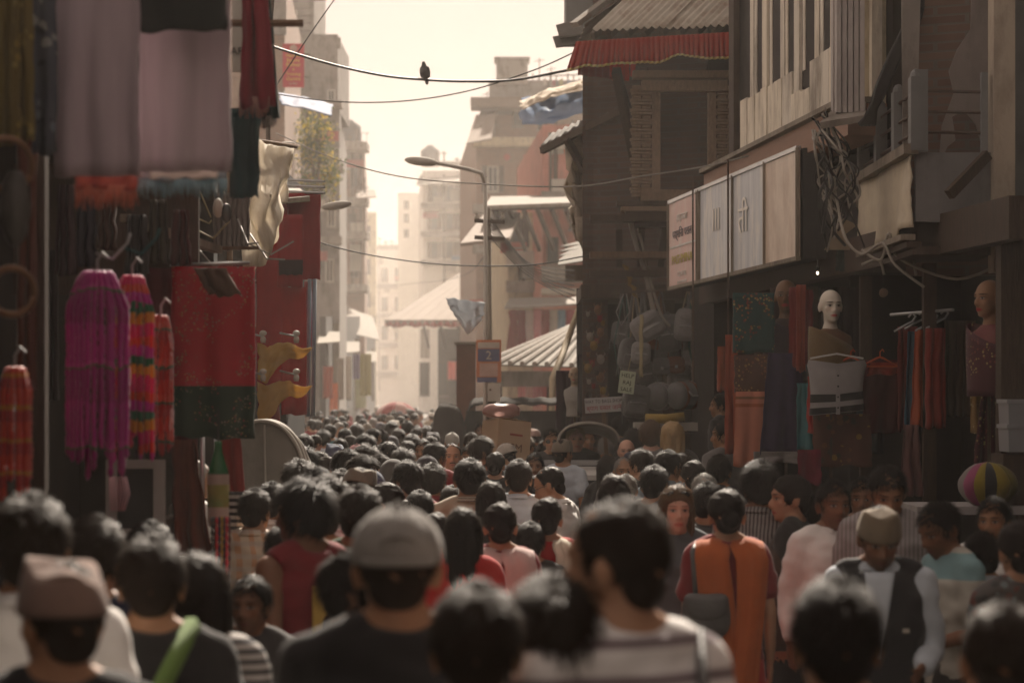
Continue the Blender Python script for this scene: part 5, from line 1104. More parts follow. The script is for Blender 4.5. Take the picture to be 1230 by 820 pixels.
tarp('white_tarpaulin', [P(312, 180, 21), P(330, 176, 21), P(352, 182, 21)], [P(300, 330, 20.8), P(316, 312, 21), P(334, 284, 21)], _M['tarp_white'], 'second white tarpaulin fold behind the first one', amp=.1, seed=14)

# ---------------------------------------------------------------- left, second shop: red shawls, pennants
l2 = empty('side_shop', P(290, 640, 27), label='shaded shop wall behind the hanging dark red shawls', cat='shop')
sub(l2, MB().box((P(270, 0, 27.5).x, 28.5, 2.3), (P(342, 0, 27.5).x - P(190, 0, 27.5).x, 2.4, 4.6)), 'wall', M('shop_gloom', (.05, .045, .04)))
sub(l2, MB().slab(P(300, 242, 24), P(372, 236, 24), P(360, 226, 27), P(296, 226, 27), .05), 'roof_sheet', wood_grey)
for y in (215, 222, 229): sub(l2, MB().tube([P(318, y, 24.5), P(390, y + 3, 24.2)], .015), 'roof_bar', steel)
RS = [(308, 346, 236, 470, 24.6, (.34, .022, .024), 'deep red shawl hanging nearest the white tarpaulin'), (346, 385, 232, 336, 24.3, (.28, .016, .02), 'square maroon shawl hanging outermost over the street'), (334, 364, 258, 345, 23.9, (.3, .018, .02), 'red folded shawl with dark band on a hanger'), (338, 368, 345, 498, 24.0, (.36, .025, .024), 'long lower red shawl below the folded one'), (366, 376, 338, 420, 24.4, (.34, .12, .14), 'faded rose cloth strip beside the blue poles'), (310, 336, 455, 520, 25.0, (.2, .03, .03), 'red cloth low behind the ochre pennants')]
for i, (a, b, y0, y1, d, c, lb) in enumerate(RS): hang('red_shawl', a, b, y0, y1, d, cloth_col(c, trans=.12), lb, 'shawl', 'red shawls of the second left shop', folds=1.2, amp=.015, thick=.012, seed=30 + i, bottom=.01)
hang('waist_sash', 335, 364, 312, 330, 23.85, cloth_col((.035, .015, .015)), 'dark sash band across the folded red shawl', 'sash', folds=1, amp=.01, seed=3)
for i, x in enumerate((372, 378)): MB().tube([P(x, 335, 24.1), P(x - 2, 500, 24.1)], .02).build('blue_pole', M('pole_blue', (.25, .3, .36)), None, True, label=['inner', 'outer'][i] + ' blue grey pole beside the red shawls', cat='pole')
for i in range(3): dress(318 + i * 10, 340 + i * 4, 392, 25.2 - .2 * i, [(.3, .29, .29), (.24, .23, .23), (.035, .03, .03)][i], ['pale grey', 'mid grey', 'black'][i] + ' top on a hanger beside the long red shawl', 'tops beside the red shawl', i, .3)
hang('black_bundle', 312, 338, 384, 405, 24.8, cloth_col((.03, .028, .028)), 'black cloth bundle above the upper pennant', 'cloth', folds=2, amp=.04, seed=8)
och = cloth('cloth_ochre', (.64, .44, .14), (.54, .36, .12), trans=.5)
for i, (y0, y1) in enumerate(((412, 456), (458, 502))):
    def pf(u, v, y0=y0, y1=y1):
        top = P(309 + 64 * u, y0 + 4 * u + 3 * math.sin(u * 9), 22.8 + .3 * u); hh = (y1 - y0) / S(22.8) * (1 - u) ** .75 * (1 + .15 * math.sin(u * 8)); return top + Vector((.03 * nz(u * 5, v * 4, i), .045 * math.sin(u * 7 + v * 2) + .04 * nz(u * 5, v * 5, i + 3.), -hh * v + .02 * nz(u * 9, i * 4.)))
    MB().sheet(pf, 26, 8, .006).build('ochre_pennant', och, None, True, label=['upper', 'lower'][i] + ' ochre canvas pennant awning with scalloped edge', cat='awning', group='ochre pennants')
    for k, x in enumerate((316, 356)):
        r = empty('white_hook_lamp', P(x, y0 - 8, 22.6), label='%s white knob lamp on rods above the %s ochre pennant' % (['inner', 'outer'][k], ['upper', 'lower'][i]), cat='lamp')
        MB().ell((0, 0, .03), (.035, .035, .028), 10, 6).build('cap', white_paint, r, True); MB().lathe([(.02, -.06), (.028, -.03), (.02, 0)], 10).build('stem', white_paint, r, True)
        MB().tube([(0, 0, 0), (-.18, .3, .04)], .01).build('rod', steel, r)

for i, (a, b, y0, y1, c, nm) in enumerate(((66, 92, 222, 330, (.05, .02, .025), 'plum'), (90, 118, 236, 320, (.035, .03, .045), 'ink blue'), (118, 140, 228, 300, (.07, .03, .02), 'russet'), (150, 178, 258, 330, (.03, .028, .028), 'charcoal'), (176, 204, 240, 316, (.055, .045, .03), 'drab olive'), (204, 230, 252, 318, (.08, .02, .02), 'oxblood'), (44, 70, 300, 480, (.03, .02, .02), 'near black'), (160, 176, 540, 630, (.05, .02, .03), 'mulberry'))):
    hang('dark_garment', a, b, y0, y1, 11.6 + .12 * i, cloth_col(c), '%s garment hanging in the gloom of the near stall' % nm, 'garment', 'dim garments in the near stall', folds=2.5, amp=.03, seed=70 + i, gather=.25)
MB().tube([P(278, 164, 20.02), P(300, 168, 20.1), P(356, 176, 20.6)], .02).build('tarpaulin_pole', wood_mid, None, True, label='thin wooden pole carrying the white tarpaulin', cat='pole')
MB().tube([P(279, 164, 20.02) + Vector((-.02, 0, 0)), P(276, 640, 20.02)], .025).build('tarpaulin_post', wood_mid, None, True, label='wooden post propping the white tarpaulin pole', cat='post')
lh = empty('side_house', (-4.5, 21, 0), label='plain grey house wall standing behind the near textile stall', cat='building')
m_ = MB(); q_ = [(-8, 16.6), (-2.15, 16.6), (-3.3, 26.4), (-8, 26.4)]; m_.add([(x, y, z) for z in (0, 4.3) for x, y in q_], [(3, 2, 1, 0), (4, 5, 6, 7), (0, 1, 5, 4), (1, 2, 6, 5), (2, 3, 7, 6), (3, 0, 4, 7)]); sub(lh, m_, 'wall', plaster_grey)
# ---- unseen house rows added behind the camera to cut the frontal sky fill
rb = empty('added_house_row', (5.2, -9, 0), label='unseen house row added on the right behind the viewpoint to hold back sky light', cat='building'); sub(rb, MB().box((5.6, -9, 3.5), (4.2, 42, 7)), 'wall', plaster_grey)
lb = empty('added_house_row', (-5, -14, 0), label='unseen house row added on the left behind the viewpoint to hold back sky light', cat='building'); sub(lb, MB().box((-4.6, -14, 3.2), (4, 32, 6.4)), 'wall', plaster_grey)
# ---------------------------------------------------------------- right side: shop goods
emb_t = sequin('embroid_teal', (.02, .075, .07), (.015, .05, .05), [(.3, .12, .05), (.35, .28, .12), (.03, .08, .07), (.2, .05, .04)], 42, .42)
emb_b = sequin('embroid_brown', (.10, .045, .025), (.07, .03, .02), [(.35, .22, .08), (.25, .1, .05), (.08, .04, .02)], 40, .44)
emb_g = sequin('embroid_floral', (.13, .045, .022), (.09, .03, .018), [(.35, .2, .05), (.05, .04, .02), (.2, .08, .03)], 16, .4)
emb_m = sequin('embroid_maroon', (.09, .02, .025), (.06, .014, .02), [(.35, .24, .1), (.2, .05, .04)], 38, .3)
HG = [  # name, x0, x1, y0, y1, depth, material, label, kind, fold options
 ('embroidered_cloth', 880, 930, 352, 424, 19.6, emb_t, 'folded teal cloth with gold embroidery, topmost of the shop corner', 'cloth', dict(folds=.6, amp=.012, thick=.03)),
 ('embroidered_cloth', 882, 922, 426, 472, 19.5, emb_b, 'small brown gold-embroidered cloth under the teal one', 'cloth', dict(folds=.6, amp=.012, thick=.02)),
 ('salmon_shawl', 884, 928, 470, 560, 19.3, stripes('shawl_salmon', [(0, (.44, .17, .11)), (.80, (.30, .10, .05)), (.84, (.46, .18, .12)), (.90, (.2, .1, .05)), (.93, (.44, .17, .11))], 'Z', .62), 'salmon shawl with thin dark border lines beside the navy skirt', 'shawl', dict(folds=2, amp=.02, slant=-.02)),
 ('orange_shawl', 871, 886, 402, 545, 19.9, cloth_col((.38, .09, .05)), 'narrow orange red shawl strip at the shop corner', 'shawl', dict(folds=1, amp=.02)),
 ('navy_skirt', 912, 972, 424, 546, 19.0, cloth('cloth_navyskirt', (.045, .035, .075), (.035, .028, .055), scale=20), 'long navy skirt cloth with grey hem hanging at the shop corner', 'skirt', dict(folds=2.5, amp=.03, gather=.35)),
 ('red_scarf', 948, 958, 345, 440, 19.0, cloth_col((.2, .03, .025)), 'dark red long scarf left of the bald white mannequin, outer one', 'scarf', dict(folds=1, amp=.015)),
 ('red_scarf', 957, 968, 342, 446, 18.9, cloth_col((.26, .05, .03)), 'rust red long scarf left of the bald white mannequin, middle one', 'scarf', dict(folds=1, amp=.015)),
 ('red_scarf', 967, 976, 348, 436, 18.8, cloth_col((.13, .025, .025)), 'deep maroon scarf touching the bald white mannequin', 'scarf', dict(folds=1, amp=.015)),
 ('teal_scarf', 957, 976, 460, 540, 18.6, cloth_col((.07, .22, .24)), 'turquoise scarf showing beside the striped grey cardigan', 'scarf', dict(folds=1, amp=.03)),
 ('red_cloth', 970, 982, 452, 520, 18.5, cloth_col((.4, .05, .04)), 'bright red cloth edge beside the turquoise scarf', 'cloth', dict(folds=1, amp=.02)),
 ('floral_skirt', 976, 1046, 497, 560, 18.4, emb_g, 'rust brown floral cloth hanging below the striped cardigan', 'cloth', dict(folds=1.4, amp=.02, slant=.01)),
 ('maroon_bundle', 958, 986, 540, 582, 18.3, cloth_col((.2, .03, .05)), 'maroon cloth bundle low beside the floral cloth', 'cloth', dict(folds=1, amp=.03)),
 ('dark_red_cloth', 1036, 1082, 432, 520, 18.6, cloth_col((.11, .02, .02)), 'dark red cloth in the shade right of the striped cardigan', 'cloth', dict(folds=2, amp=.03)),
 ('slate_cloth', 1030, 1062, 462, 545, 18.9, cloth_col((.045, .06, .065)), 'dark slate cloth behind the floral cloth', 'cloth', dict(folds=2, amp=.03)),
 ('red_garment', 1078, 1102, 392, 516, 17.6, cloth_col((.16, .028, .025)), 'dark red garment first on the near rack', 'garment', dict(folds=2, amp=.03)),
 ('blue_garment', 1090, 1102, 398, 530, 17.4, cloth_col((.07, .13, .18)), 'slim steel blue garment second on the near rack', 'garment', dict(folds=1, amp=.03, slant=-.03)),
 ('red_garment', 1099, 1116, 396, 512, 17.2, cloth_col((.34, .075, .03)), 'orange red garment third on the near rack', 'garment', dict(folds=1.5, amp=.03, slant=-.03)),
 ('red_garment', 1112, 1136, 394, 514, 17.1, cloth_col((.24, .035, .025)), 'crimson garment fourth on the near rack', 'garment', dict(folds=2, amp=.03)),
 ('brown_curtain', 1134, 1172, 385, 500, 17.3, cloth('cloth_taupe', (.12, .085, .06), (.07, .05, .04), stretch=(8, 8, .4)), 'drab taupe curtain cloth between rack and near mannequin', 'curtain', dict(folds=4, amp=.025)),
 ('plum_cloth', 1080, 1108, 510, 596, 17.0, cloth_col((.15, .075, .07)), 'dusty plum long cloth hanging below the near rack', 'cloth', dict(folds=2, amp=.04, gather=.4)),
 ('brown_cloth', 838, 882, 338, 416, 26.3, cloth_col((.2, .06, .035)), 'rust brown cloth hanging behind the teal embroidery', 'cloth', dict(folds=2, amp=.04)),
 ('orange_shawl', 862, 880, 416, 470, 25.0, cloth_col((.45, .11, .05)), 'orange red jacket cloth at the end of the bag shop', 'cloth', dict(folds=1, amp=.04)),
 ('grey_cloth', 925, 962, 345, 430, 20.2, cloth_col((.06, .045, .04)), 'dark brown cloth in the shade behind the red scarves', 'cloth', dict(folds=2, amp=.03)),
 ('maroon_curtain', 985, 1035, 345, 470, 20.5, cloth_col((.035, .02, .02)), 'near black maroon drape behind the bald mannequin', 'curtain', dict(folds=4, amp=.04)),
 ('gold_cloth', 1166, 1180, 418, 520, 16.4, sequin('gold_strip', (.26, .16, .05), (.2, .12, .04), [(.5, .4, .2), (.3, .2, .08)], 50, .4), 'gold sequinned strip on the near mannequin side', 'cloth', dict(folds=1, amp=.02)),
 ('patterned_cloth', 1168, 1222, 470, 562, 16.3, emb_m, 'maroon embroidered cloth with scalloped gold hem near the bins', 'cloth', dict(folds=3, amp=.03, gather=.4)),
]
for i, (nm, a, b, y0, y1, d, m, lb, ct_, kw) in enumerate(HG): hang(nm, a, b, y0, y1, d, m, lb, ct_, seed=40 + i, **kw)
o = hang('skirt_hem', 905, 974, 542, 556, 18.97, cloth_col((.27, .25, .24)), None, folds=2.5, amp=.03, seed=44); tag(o, 'pale grey hem band at the foot of the navy skirt', 'hem')
for i, y in enumerate((392, 389, 391, 388)):
    x = 1088 + i * 13; MB().tube([P(x - 14, y + 6, 17.3 - .06 * i), P(x, y - 2, 17.3), P(x + 8, y - 6, 17.3), P(x + 12, y - 12, 17.3), P(x + 8, y - 16, 17.3), P(x + 3, y - 11, 17.3)], .008).build('clothes_hanger', steel, None, True, label='bright steel hanger on the near rack, %s from the shop' % ['first', 'second', 'third', 'fourth'][i], cat='hanger', group='hangers on the near rack')
MB().tube([P(1070, 378, 17.6), P(1145, 372, 17.0)], .012).build('clothes_rail', steel, None, label='steel rail of the near garment rack', cat='rail')
# cardigan on a hanger
cg = empty('striped_cardigan', P(1005, 432, 18.2), label='pale grey sleeveless cardigan with two black bands on a hanger', cat='cardigan')
def crd(u, v):
    w = (.235 - .05 * math.sin(min(1, v * 1.6) * math.pi * .5) + .02 * v) * (1 if v > .1 else .9 + v); a = 2 * math.pi * u
    return (w * math.cos(a), .07 * math.sin(a) + .012 * nz(u * 9, v * 5), -.40 * v - .03 * (1 - abs(math.cos(a))) * (1 - v) + .02 * math.cos(a) * v)
def crd_band(v0, v1, k): return MB().sheet(lambda u, v: Vector((crd(u, v0 + (v1 - v0) * v)[0] * k, crd(u, v0 + (v1 - v0) * v)[1] * k, crd(u, v0 + (v1 - v0) * v)[2])), 36, 4)
gw = cloth_col((.36, .345, .34)); gk = cloth_col((.02, .02, .02))
MB().sheet(crd, 36, 20).build('body', gw, cg, True); crd_band(.62, .77, 1.012).build('upper_band', gk, cg, True); crd_band(.87, .99, 1.012).build('lower_band', gk, cg, True)
MB().box((0, -.073, -.23), (.03, .012, .36)).build('button_placket', gw, cg)
for k in range(4): MB().ell((0, -.082, -.12 - .08 * k), (.007, .004, .007), 8, 6).build('button', gk, cg)
MB().tube([(-.2, 0, .01), (0, 0, .045), (.2, 0, .01)], .008).build('hanger', M('hanger_white', (.6, .58, .55)), cg)
for i, x in enumerate((1022, 1057)):
    h_o = empty('orange_hanger', P(x, 432, 18.3), label=['inner', 'outer'][i] + ' orange plastic hanger right of the striped cardigan', cat='hanger'); om = M('plastic_orange', (.55, .09, .03), bump=0, rough=.35)
    MB().tube([(-.14, 0, -.05), (-.03, 0, .01), (0, 0, .02), (.03, 0, .01), (.14, 0, -.05), (-.14, 0, -.05)], .009).build('bar', om, h_o); MB().tube([(0, 0, .02), (0, 0, .06), (.02, 0, .08), (.03, 0, .06)], .005).build('hook', om, h_o)
    hang('collar_cloth', x - 22, x + 24, 435, 450, 18.32, cloth_col((.33, .05, .03) if i else (.14, .02, .02)), ['dark red', 'orange red'][i] + ' garment shoulder on the %s orange hanger' % ['inner', 'outer'][i], 'garment', folds=2, amp=.03, seed=i)
# mannequins
man_white = M('mannequin_white', (.58, .54, .46), (.5, .46, .39), 5, rough=.35, bump=0, spec=.5)
def paint_face(name, col):
    m = skin_material(name, col, (.45, .04, .05), 0, 1.0); return m
def mannequin(px, py, d, h_head, label, yaw, mat, bust_mat, top_mat=None, wrap=True):
    s_ = h_head / .245; c = P(px, py, d); r = empty('mannequin_bust', c, R(yaw), label=label, cat='mannequin')
    mb = MB(); add_head(mb, Matrix.Identity(3), True, Vector((0, 0, 0))); limb(mb, [(0, -.015, -.05), (0, -.015, -.13), (0, -.02, -.17)], [.052, .048, .06], 14); me, co = remesh(mb, .008, 2)
    at = me.attributes.new('face', 'FLOAT_VECTOR', 'POINT'); at.data.foreach_set('vector', (co / 1.07).astype(np.float32).ravel()); me.materials.append(mat); o = link('head', me, r, (0, 0, -.13 * s_)); o.scale = (s_,) * 3
    mb = MB(); loft(mb, [(-.62, .13, .09, 0), (-.5, .12, .085, 0), (-.38, .145, .11, .01), (-.28, .165, .1, 0), (-.22, .16, .08, -.01), (-.19, .10, .065, -.015), (-.16, .055, .05, -.015)]); me, co = remesh(mb, .012, 3); me.materials.append(bust_mat); o = link('bust', me, r, (0, 0, -.13 * s_)); o.scale = (s_,) * 3
    if top_mat:
        mb = MB(); mb.sheet(lambda u, v: (.172 * math.cos(2 * math.pi * u) * (1 - .15 * abs(v - .3)), .118 * math.sin(2 * math.pi * u), -.23 - .4 * v + (.08 * math.cos(2 * math.pi * u) * (1 - v) if wrap else 0)), 32, 8, .006); o = mb.build('wrap', top_mat, r, True, (0, 0, -.13 * s_)); o.scale = (s_,) * 3
    MB().tube([(0, 0, -.7 * s_), (0, 0, -1.5 * s_)], .012).build('stand', iron, r); return r
mannequin(998, 347, 18.4, .25, 'bald white-faced mannequin bust with red lips above the striped cardigan', 190, paint_face('mannequin_face', (.62, .57, .48)), M('bust_brown', (.16, .09, .05)), cloth_col((.19, .13, .065)))
mannequin(944, 335, 20.0, .27, 'dim brown mannequin bust half hidden behind red scarves', 170, paint_face('mannequin_brown', (.16, .09, .05)), M('bust_dark', (.05, .035, .03)), cloth_col((.06, .05, .06)))
mannequin(1188, 335, 16.0, .25, 'tan mannequin in profile wearing maroon drape near the bins', 120, paint_face('mannequin_tan', (.30, .17, .10)), M('bust_rose', (.2, .06, .06)), emb_m)
mannequin(690, 440, 29.5, .20, 'pale mannequin head in black hooded robe beside the bag shop', 170, paint_face('mannequin_pale', (.4, .3, .2)), M('bust_grey', (.4, .38, .34)), None)
hang('black_robe', 668, 712, 445, 515, 29.7, cloth_col((.03, .012, .02)), 'black plum robe hanging around the hooded mannequin', 'robe', folds=3, amp=.06, seed=9)
hang('black_robe', 694, 716, 425, 500, 29.3, cloth_col((.018, .015, .015)), 'black scarf cloth right of the hooded mannequin', 'cloth', folds=2, amp=.05, seed=19)
# lit shop bulbs
for i, (x, y, d, c, st_) in enumerate(((982, 328, 19.4, (1, .8, .5), 3), (1001, 323, 19.8, (1, .5, .12), 3))):
    r = empty('lit_bulb', P(x, y, d), label=['glowing white bulb above the bald mannequin', 'small glowing orange bulb above the bald mannequin'][i], cat='bulb'); MB().ell((0, 0, 0), (.010, .010, .013) if i == 0 else .009, 12, 8).build('globe', emit('bulb_%d' % i, c, st_), r, True); MB().lathe([(.012, .02), (.014, .05), (.004, .06)], 10).build('socket', wire_black, r); MB().tube([(0, 0, .05), (0, .02, .35)], .004).build('cord', wire_black, r)
sp1 = empty('spot_lamp', P(1061, 352, 18.5), label='unlit round spot lamp above the shaded rack', cat='lamp'); MB().lathe([(.005, -.03), (.03, -.02), (.035, .02), (.02, .03)], 14, (0, 0, 0), Matrix.Rotation(R(80), 3, 'X')).build('shade', M('lamp_brown', (.25, .17, .12)), sp1, True); MB().tube([(0, 0, .02), (0, .05, .3)], .006).build('arm', wire_black, sp1)
for i, pts in enumerate((((990, 300), (1012, 268), (1022, 300)), ((1012, 262), (1030, 270), (1010, 286)))):
    q = [P(x, y, 19.0 + .1 * i) for x, y in pts]; MB().add(q + [p + Vector((0, .02, 0)) for p in q], [(0, 1, 2), (5, 4, 3), (0, 3, 4, 1), (1, 4, 5, 2), (2, 5, 3, 0)]).build('paper_pennant', cloth_col((.3, .24, .17)), None, label=['lower', 'upper'][i] + ' beige paper pennant hanging from tangled wires', cat='pennant')
hang('green_pennant', 1004, 1020, 300, 326, 19.2, cloth_col((.03, .05, .04)), 'dark green cloth pennant below the beige ones', 'pennant', folds=1, amp=.02)
# tangled cables above the shop
rnd = random.Random(5); cabl = [('black', wire_black), ('grey', wire_grey)]
def cable(pts, d, r, nm, label, m): 
    q = [P(x, y, d + dd) for x, y, dd in pts]; out = []
    for i in range(len(q) - 1):
        p0, p1, p2, p3 = q[max(i - 1, 0)], q[i], q[i + 1], q[min(i + 2, len(q) - 1)]
        for t in np.linspace(0, 1, 6, endpoint=False): out.append(.5 * ((2 * p1) + (p2 - p0) * t + (2 * p0 - 5 * p1 + 4 * p2 - p3) * t * t + (3 * p1 - p0 - 3 * p2 + p3) * t ** 3))
    return MB().tube(out + [q[-1]], r, 5).build(nm, m, None, True, label=label, cat='cable', group='tangled shop cables')
ordn = ['first', 'second', 'third', 'fourth', 'fifth', 'sixth', 'seventh', 'eighth', 'ninth', 'tenth', 'eleventh', 'twelfth', 'thirteenth', 'fourteenth', 'fifteenth', 'sixteenth', 'seventeenth', 'eighteenth', 'nineteenth', 'twentieth', 'twenty-first', 'twenty-second']
for i in range(22):
    pts = [(rnd.uniform(975, 1000), rnd.uniform(125, 165), 0)]; x, y = rnd.uniform(985, 1010), rnd.uniform(165, 200)
    for k in range(4): pts.append((x + rnd.uniform(-14, 24), y, rnd.uniform(-.3, .3))); x += rnd.uniform(-4, 9); y += rnd.uniform(14, 42)
    cable(pts, 17.8, rnd.choice([.007, .009, .012]), 'tangled_cable', '%s cable in the knot beside the ribbed pier, %s of the tangle' % (['black', 'pale grey'][i % 2], ordn[i]), [wire_black, M('cable_pale', (.36, .33, .28))][i % 2])
for i, pts in enumerate((((1005, 240, 0), (1015, 285, -.2), (1035, 305, -.3), (1060, 292, -.4), (1075, 318, -.5), (1110, 345, -.6)), ((1035, 300, -.2), (1058, 312, -.3), (1068, 280, -.4), (1080, 310, -.4), (1150, 335, -.6), (1215, 310, -.9)), ((1062, 290, 0), (1090, 290, -.2), (1100, 330, -.4)), ((1035, 318, 0), (1055, 312, 0), (1062, 330, 0)))): cable(pts, 17.6, .011, 'loose_cable', 'thick pale loose cable under the balcony, %s from the pier' % ordn[i], M('cable_pale', (.36, .33, .28)))
for i in range(10):
    o = rnd.uniform(-6, 12); cable([(1106 + o, -30, .3), (1092 + o * .9, 30, .2), (1070 + o * .7, 75, 0), (1052 + o * .5, 120, -.1), (1040 + rnd.uniform(-10, 10), 150, 0)], 17.3, .022, 'cable_trunk', 'thick black cable of the bundle falling past the cream wall, %s strand' % ordn[i], wire_black)
for i in range(8):
    o = rnd.uniform(-7, 7); cable([(758 + o, 250, 0), (768 + o, 290, -.1), (778 + o * .6, 330, -.2), (790 + o, 375, -.2), (800 + o * 1.6, 392, -.2)], 27.0, .013, 'grey_cable', 'pale cable of the bundle running down the dark house, %s strand' % ordn[i], M('cable_pale', (.36, .33, .28)))
for i in range(5): cable([(884 + i, 207, 0), (884, 150, .2), (878 + i * 1.5, 90, .2), (876, 70, .1)], 25.6, .006, 'string_light', 'thin string of tiny lights on the carved house corner, %s strand' % ordn[i], M('wire_straw', (.42, .36, .22)))
# ---------------------------------------------------------------- bag shop
nylon = M('nylon_black', (.09, .088, .088), (.13, .128, .125), 9, rough=.5, bump=.3, bscale=90); nylon_g = M('nylon_grey', (.26, .25, .24), (.17, .165, .16), 9, rough=.55, bump=.3); leather = M('leather_brown', (.16, .06, .03), (.1, .04, .02), 8, rough=.5, bump=.3)
def sbox(mb, c, sz, m=None, p=4, n=20, k=14):
    """a rounded, softly stuffed box"""
    c = Vector(c)
    def q(t): return math.copysign(abs(t) ** (2 / p), t)
    vs = []
    for i in range(1, k):
        a = math.pi * i / k - math.pi / 2
        for j in range(n):
            b = 2 * math.pi * j / n; v = Vector((sz[0] / 2 * q(math.cos(a)) * q(math.cos(b)), sz[1] / 2 * q(math.cos(a)) * q(math.sin(b)), sz[2] / 2 * q(math.sin(a)))); v *= 1 + .05 * nz(v.x * 9 + c.x, v.y * 9, v.z * 9); vs.append(c + (m @ v if m is not None else v))
    vs += [c + (m @ Vector((0, 0, -sz[2] / 2)) if m is not None else Vector((0, 0, -sz[2] / 2))), c + (m @ Vector((0, 0, sz[2] / 2)) if m is not None else Vector((0, 0, sz[2] / 2)))]; Q_ = (k - 1) * n
    mb.add(vs, [(i * n + j, i * n + (j + 1) % n, (i + 1) * n + (j + 1) % n, (i + 1) * n + j) for i in range(k - 2) for j in range(n)] + [(Q_, (j + 1) % n, j) for j in range(n)] + [((k - 2) * n + j, (k - 2) * n + (j + 1) % n, Q_ + 1) for j in range(n)]); return mb
def backpack(px, py, d, w, h, mat, label, tilt=0.0, yaw=0.0):
    r = empty('backpack', P(px, py, d), yaw, label=label, cat='backpack', group='bags of the bag shop'); r.rotation_euler = (0, tilt, yaw)
    sbox(MB(), (0, 0, 0), (w, w * .55, h)).build('body', mat, r, True); sbox(MB(), (0, -w * .28, -h * .18), (w * .72, w * .22, h * .42)).build('front_pocket', mat, r, True); sbox(MB(), (0, -w * .26, h * .24), (w * .6, w * .14, h * .18)).build('top_pocket', mat, r, True)
    for s in (-1, 1): MB().tube([(s * w * .25, w * .2, h * .45), (s * w * .3, w * .45, h * .2), (s * w * .32, w * .42, -h * .2), (s * w * .3, w * .2, -h * .45)], .014, 6).build('strap', nylon_g, r, True); MB().tube([(s * w * .48, -w * .1, -h * .3), (s * w * .5, -w * .2, -h * .5), (s * w * .46, -w * .2, -h * .72)], .006, 5).build('loose_strap', nylon, r)
    MB().tube([(-.04, .02, h * .48), (0, .02, h * .56), (.04, .02, h * .48)], .009, 6).build('grab_loop', nylon, r); MB().tube([(-w * .3, -w * .395, -h * .05), (0, -w * .40, -h * .03), (w * .3, -w * .395, -h * .05)], .006, 5).build('zip', steel, r); return r
backpack(778, 392, 26.6, .36, .30, nylon_g, 'grey backpack lying slanted at the top of the bag shop', -.5, .2)
backpack(757, 425, 26.8, .26, .34, nylon, 'black backpack with loose straps left of the slanted grey one', .15, .3)
backpack(770, 424, 26.4, .22, .24, nylon_g, 'small grey bag hanging under the slanted grey backpack', .1, 0)
backpack(804, 400, 26.9, .26, .42, nylon, 'tall black rucksack right of the slanted grey backpack', -.1, -.2)
backpack(823, 390, 26.7, .24, .36, nylon_g, 'dark grey rucksack beside the rust brown cloth', .1, 0)
backpack(764, 482, 26.2, .30, .36, nylon, 'black wrapped backpack left of the duffel bags', .12, .2)
for i, (x, y, m, lb) in enumerate(((795, 440, nylon, 'black shoulder bag in the shade below the tall rucksack'), (812, 438, leather, 'brown leather shoulder bag hanging on long straps'), (830, 430, nylon_g, 'grey satchel hanging under the grey rucksack'), (846, 436, M('canvas_olive', (.1, .1, .07)), 'olive shoulder bag under the rust brown cloth'))):
    r = empty('shoulder_bag', P(x, y, 26.9), label=lb, cat='bag', group='bags of the bag shop'); sbox(MB(), (0, 0, 0), (.2, .09, .19)).build('pouch', m, r, True); sbox(MB(), (0, -.045, .03), (.19, .03, .13)).build('flap', m, r, True); MB().tube([(-.09, 0, .07), (-.05, .01, .34), (0, .02, .48), (.05, .01, .34), (.09, 0, .07)], .009, 5).build('strap', m, r, True); MB().box((0, -.064, -.02), (.03, .01, .03)).build('buckle', steel, r)
def duffel(px, py, d, L_, rad, mat, label, yaw, band=None):
    r = empty('duffel_bag', P(px, py, d), yaw, label=label, cat='duffel', group='bags of the bag shop'); m = Matrix.Rotation(R(90), 3, 'Y')
    MB().lathe([(.01, -L_ / 2), (rad * .8, -L_ / 2 + .005), (rad, -L_ / 2 + .05), (rad * 1.03, 0), (rad, L_ / 2 - .05), (rad * .8, L_ / 2 - .005), (.01, L_ / 2)], 22, (0, 0, 0), m).build('body', mat, r, True)
    for s in (-1, 1):
        MB().lathe([(rad * 1.025, -.02), (rad * 1.045, -.015), (rad * 1.045, .015), (rad * 1.025, .02)], 22, (s * L_ * .22, 0, 0), m).build('band', band or nylon_g, r, True)
    MB().tube([(-L_ * .22, -rad * .9, .05), (-L_ * .15, -rad * 1.2, -.0), (L_ * .15, -rad * 1.2, -.0), (L_ * .22, -rad * .9, .05)], .012, 6).build('handle', nylon_g, r, True); MB().tube([(-L_ * .4, 0, rad * 1.03), (L_ * .4, 0, rad * 1.03)], .006, 5).build('zip', steel, r); return r
duffel(792, 476, 26.3, .30, .145, nylon, 'black end-on duffel bag left of the brown banded one', 1.1); duffel(822, 475, 26.2, .34, .15, nylon, 'black duffel bag with brown and white bands', .7, leather); duffel(848, 470, 26.5, .34, .13, M('nylon_blue', (.02, .025, .04)), 'dark blue duffel bag right of the banded one', .5); duffel(868, 466, 26.7, .28, .12, M('nylon_red', (.35, .04, .04)), 'red duffel bag at the end of the row', .3)

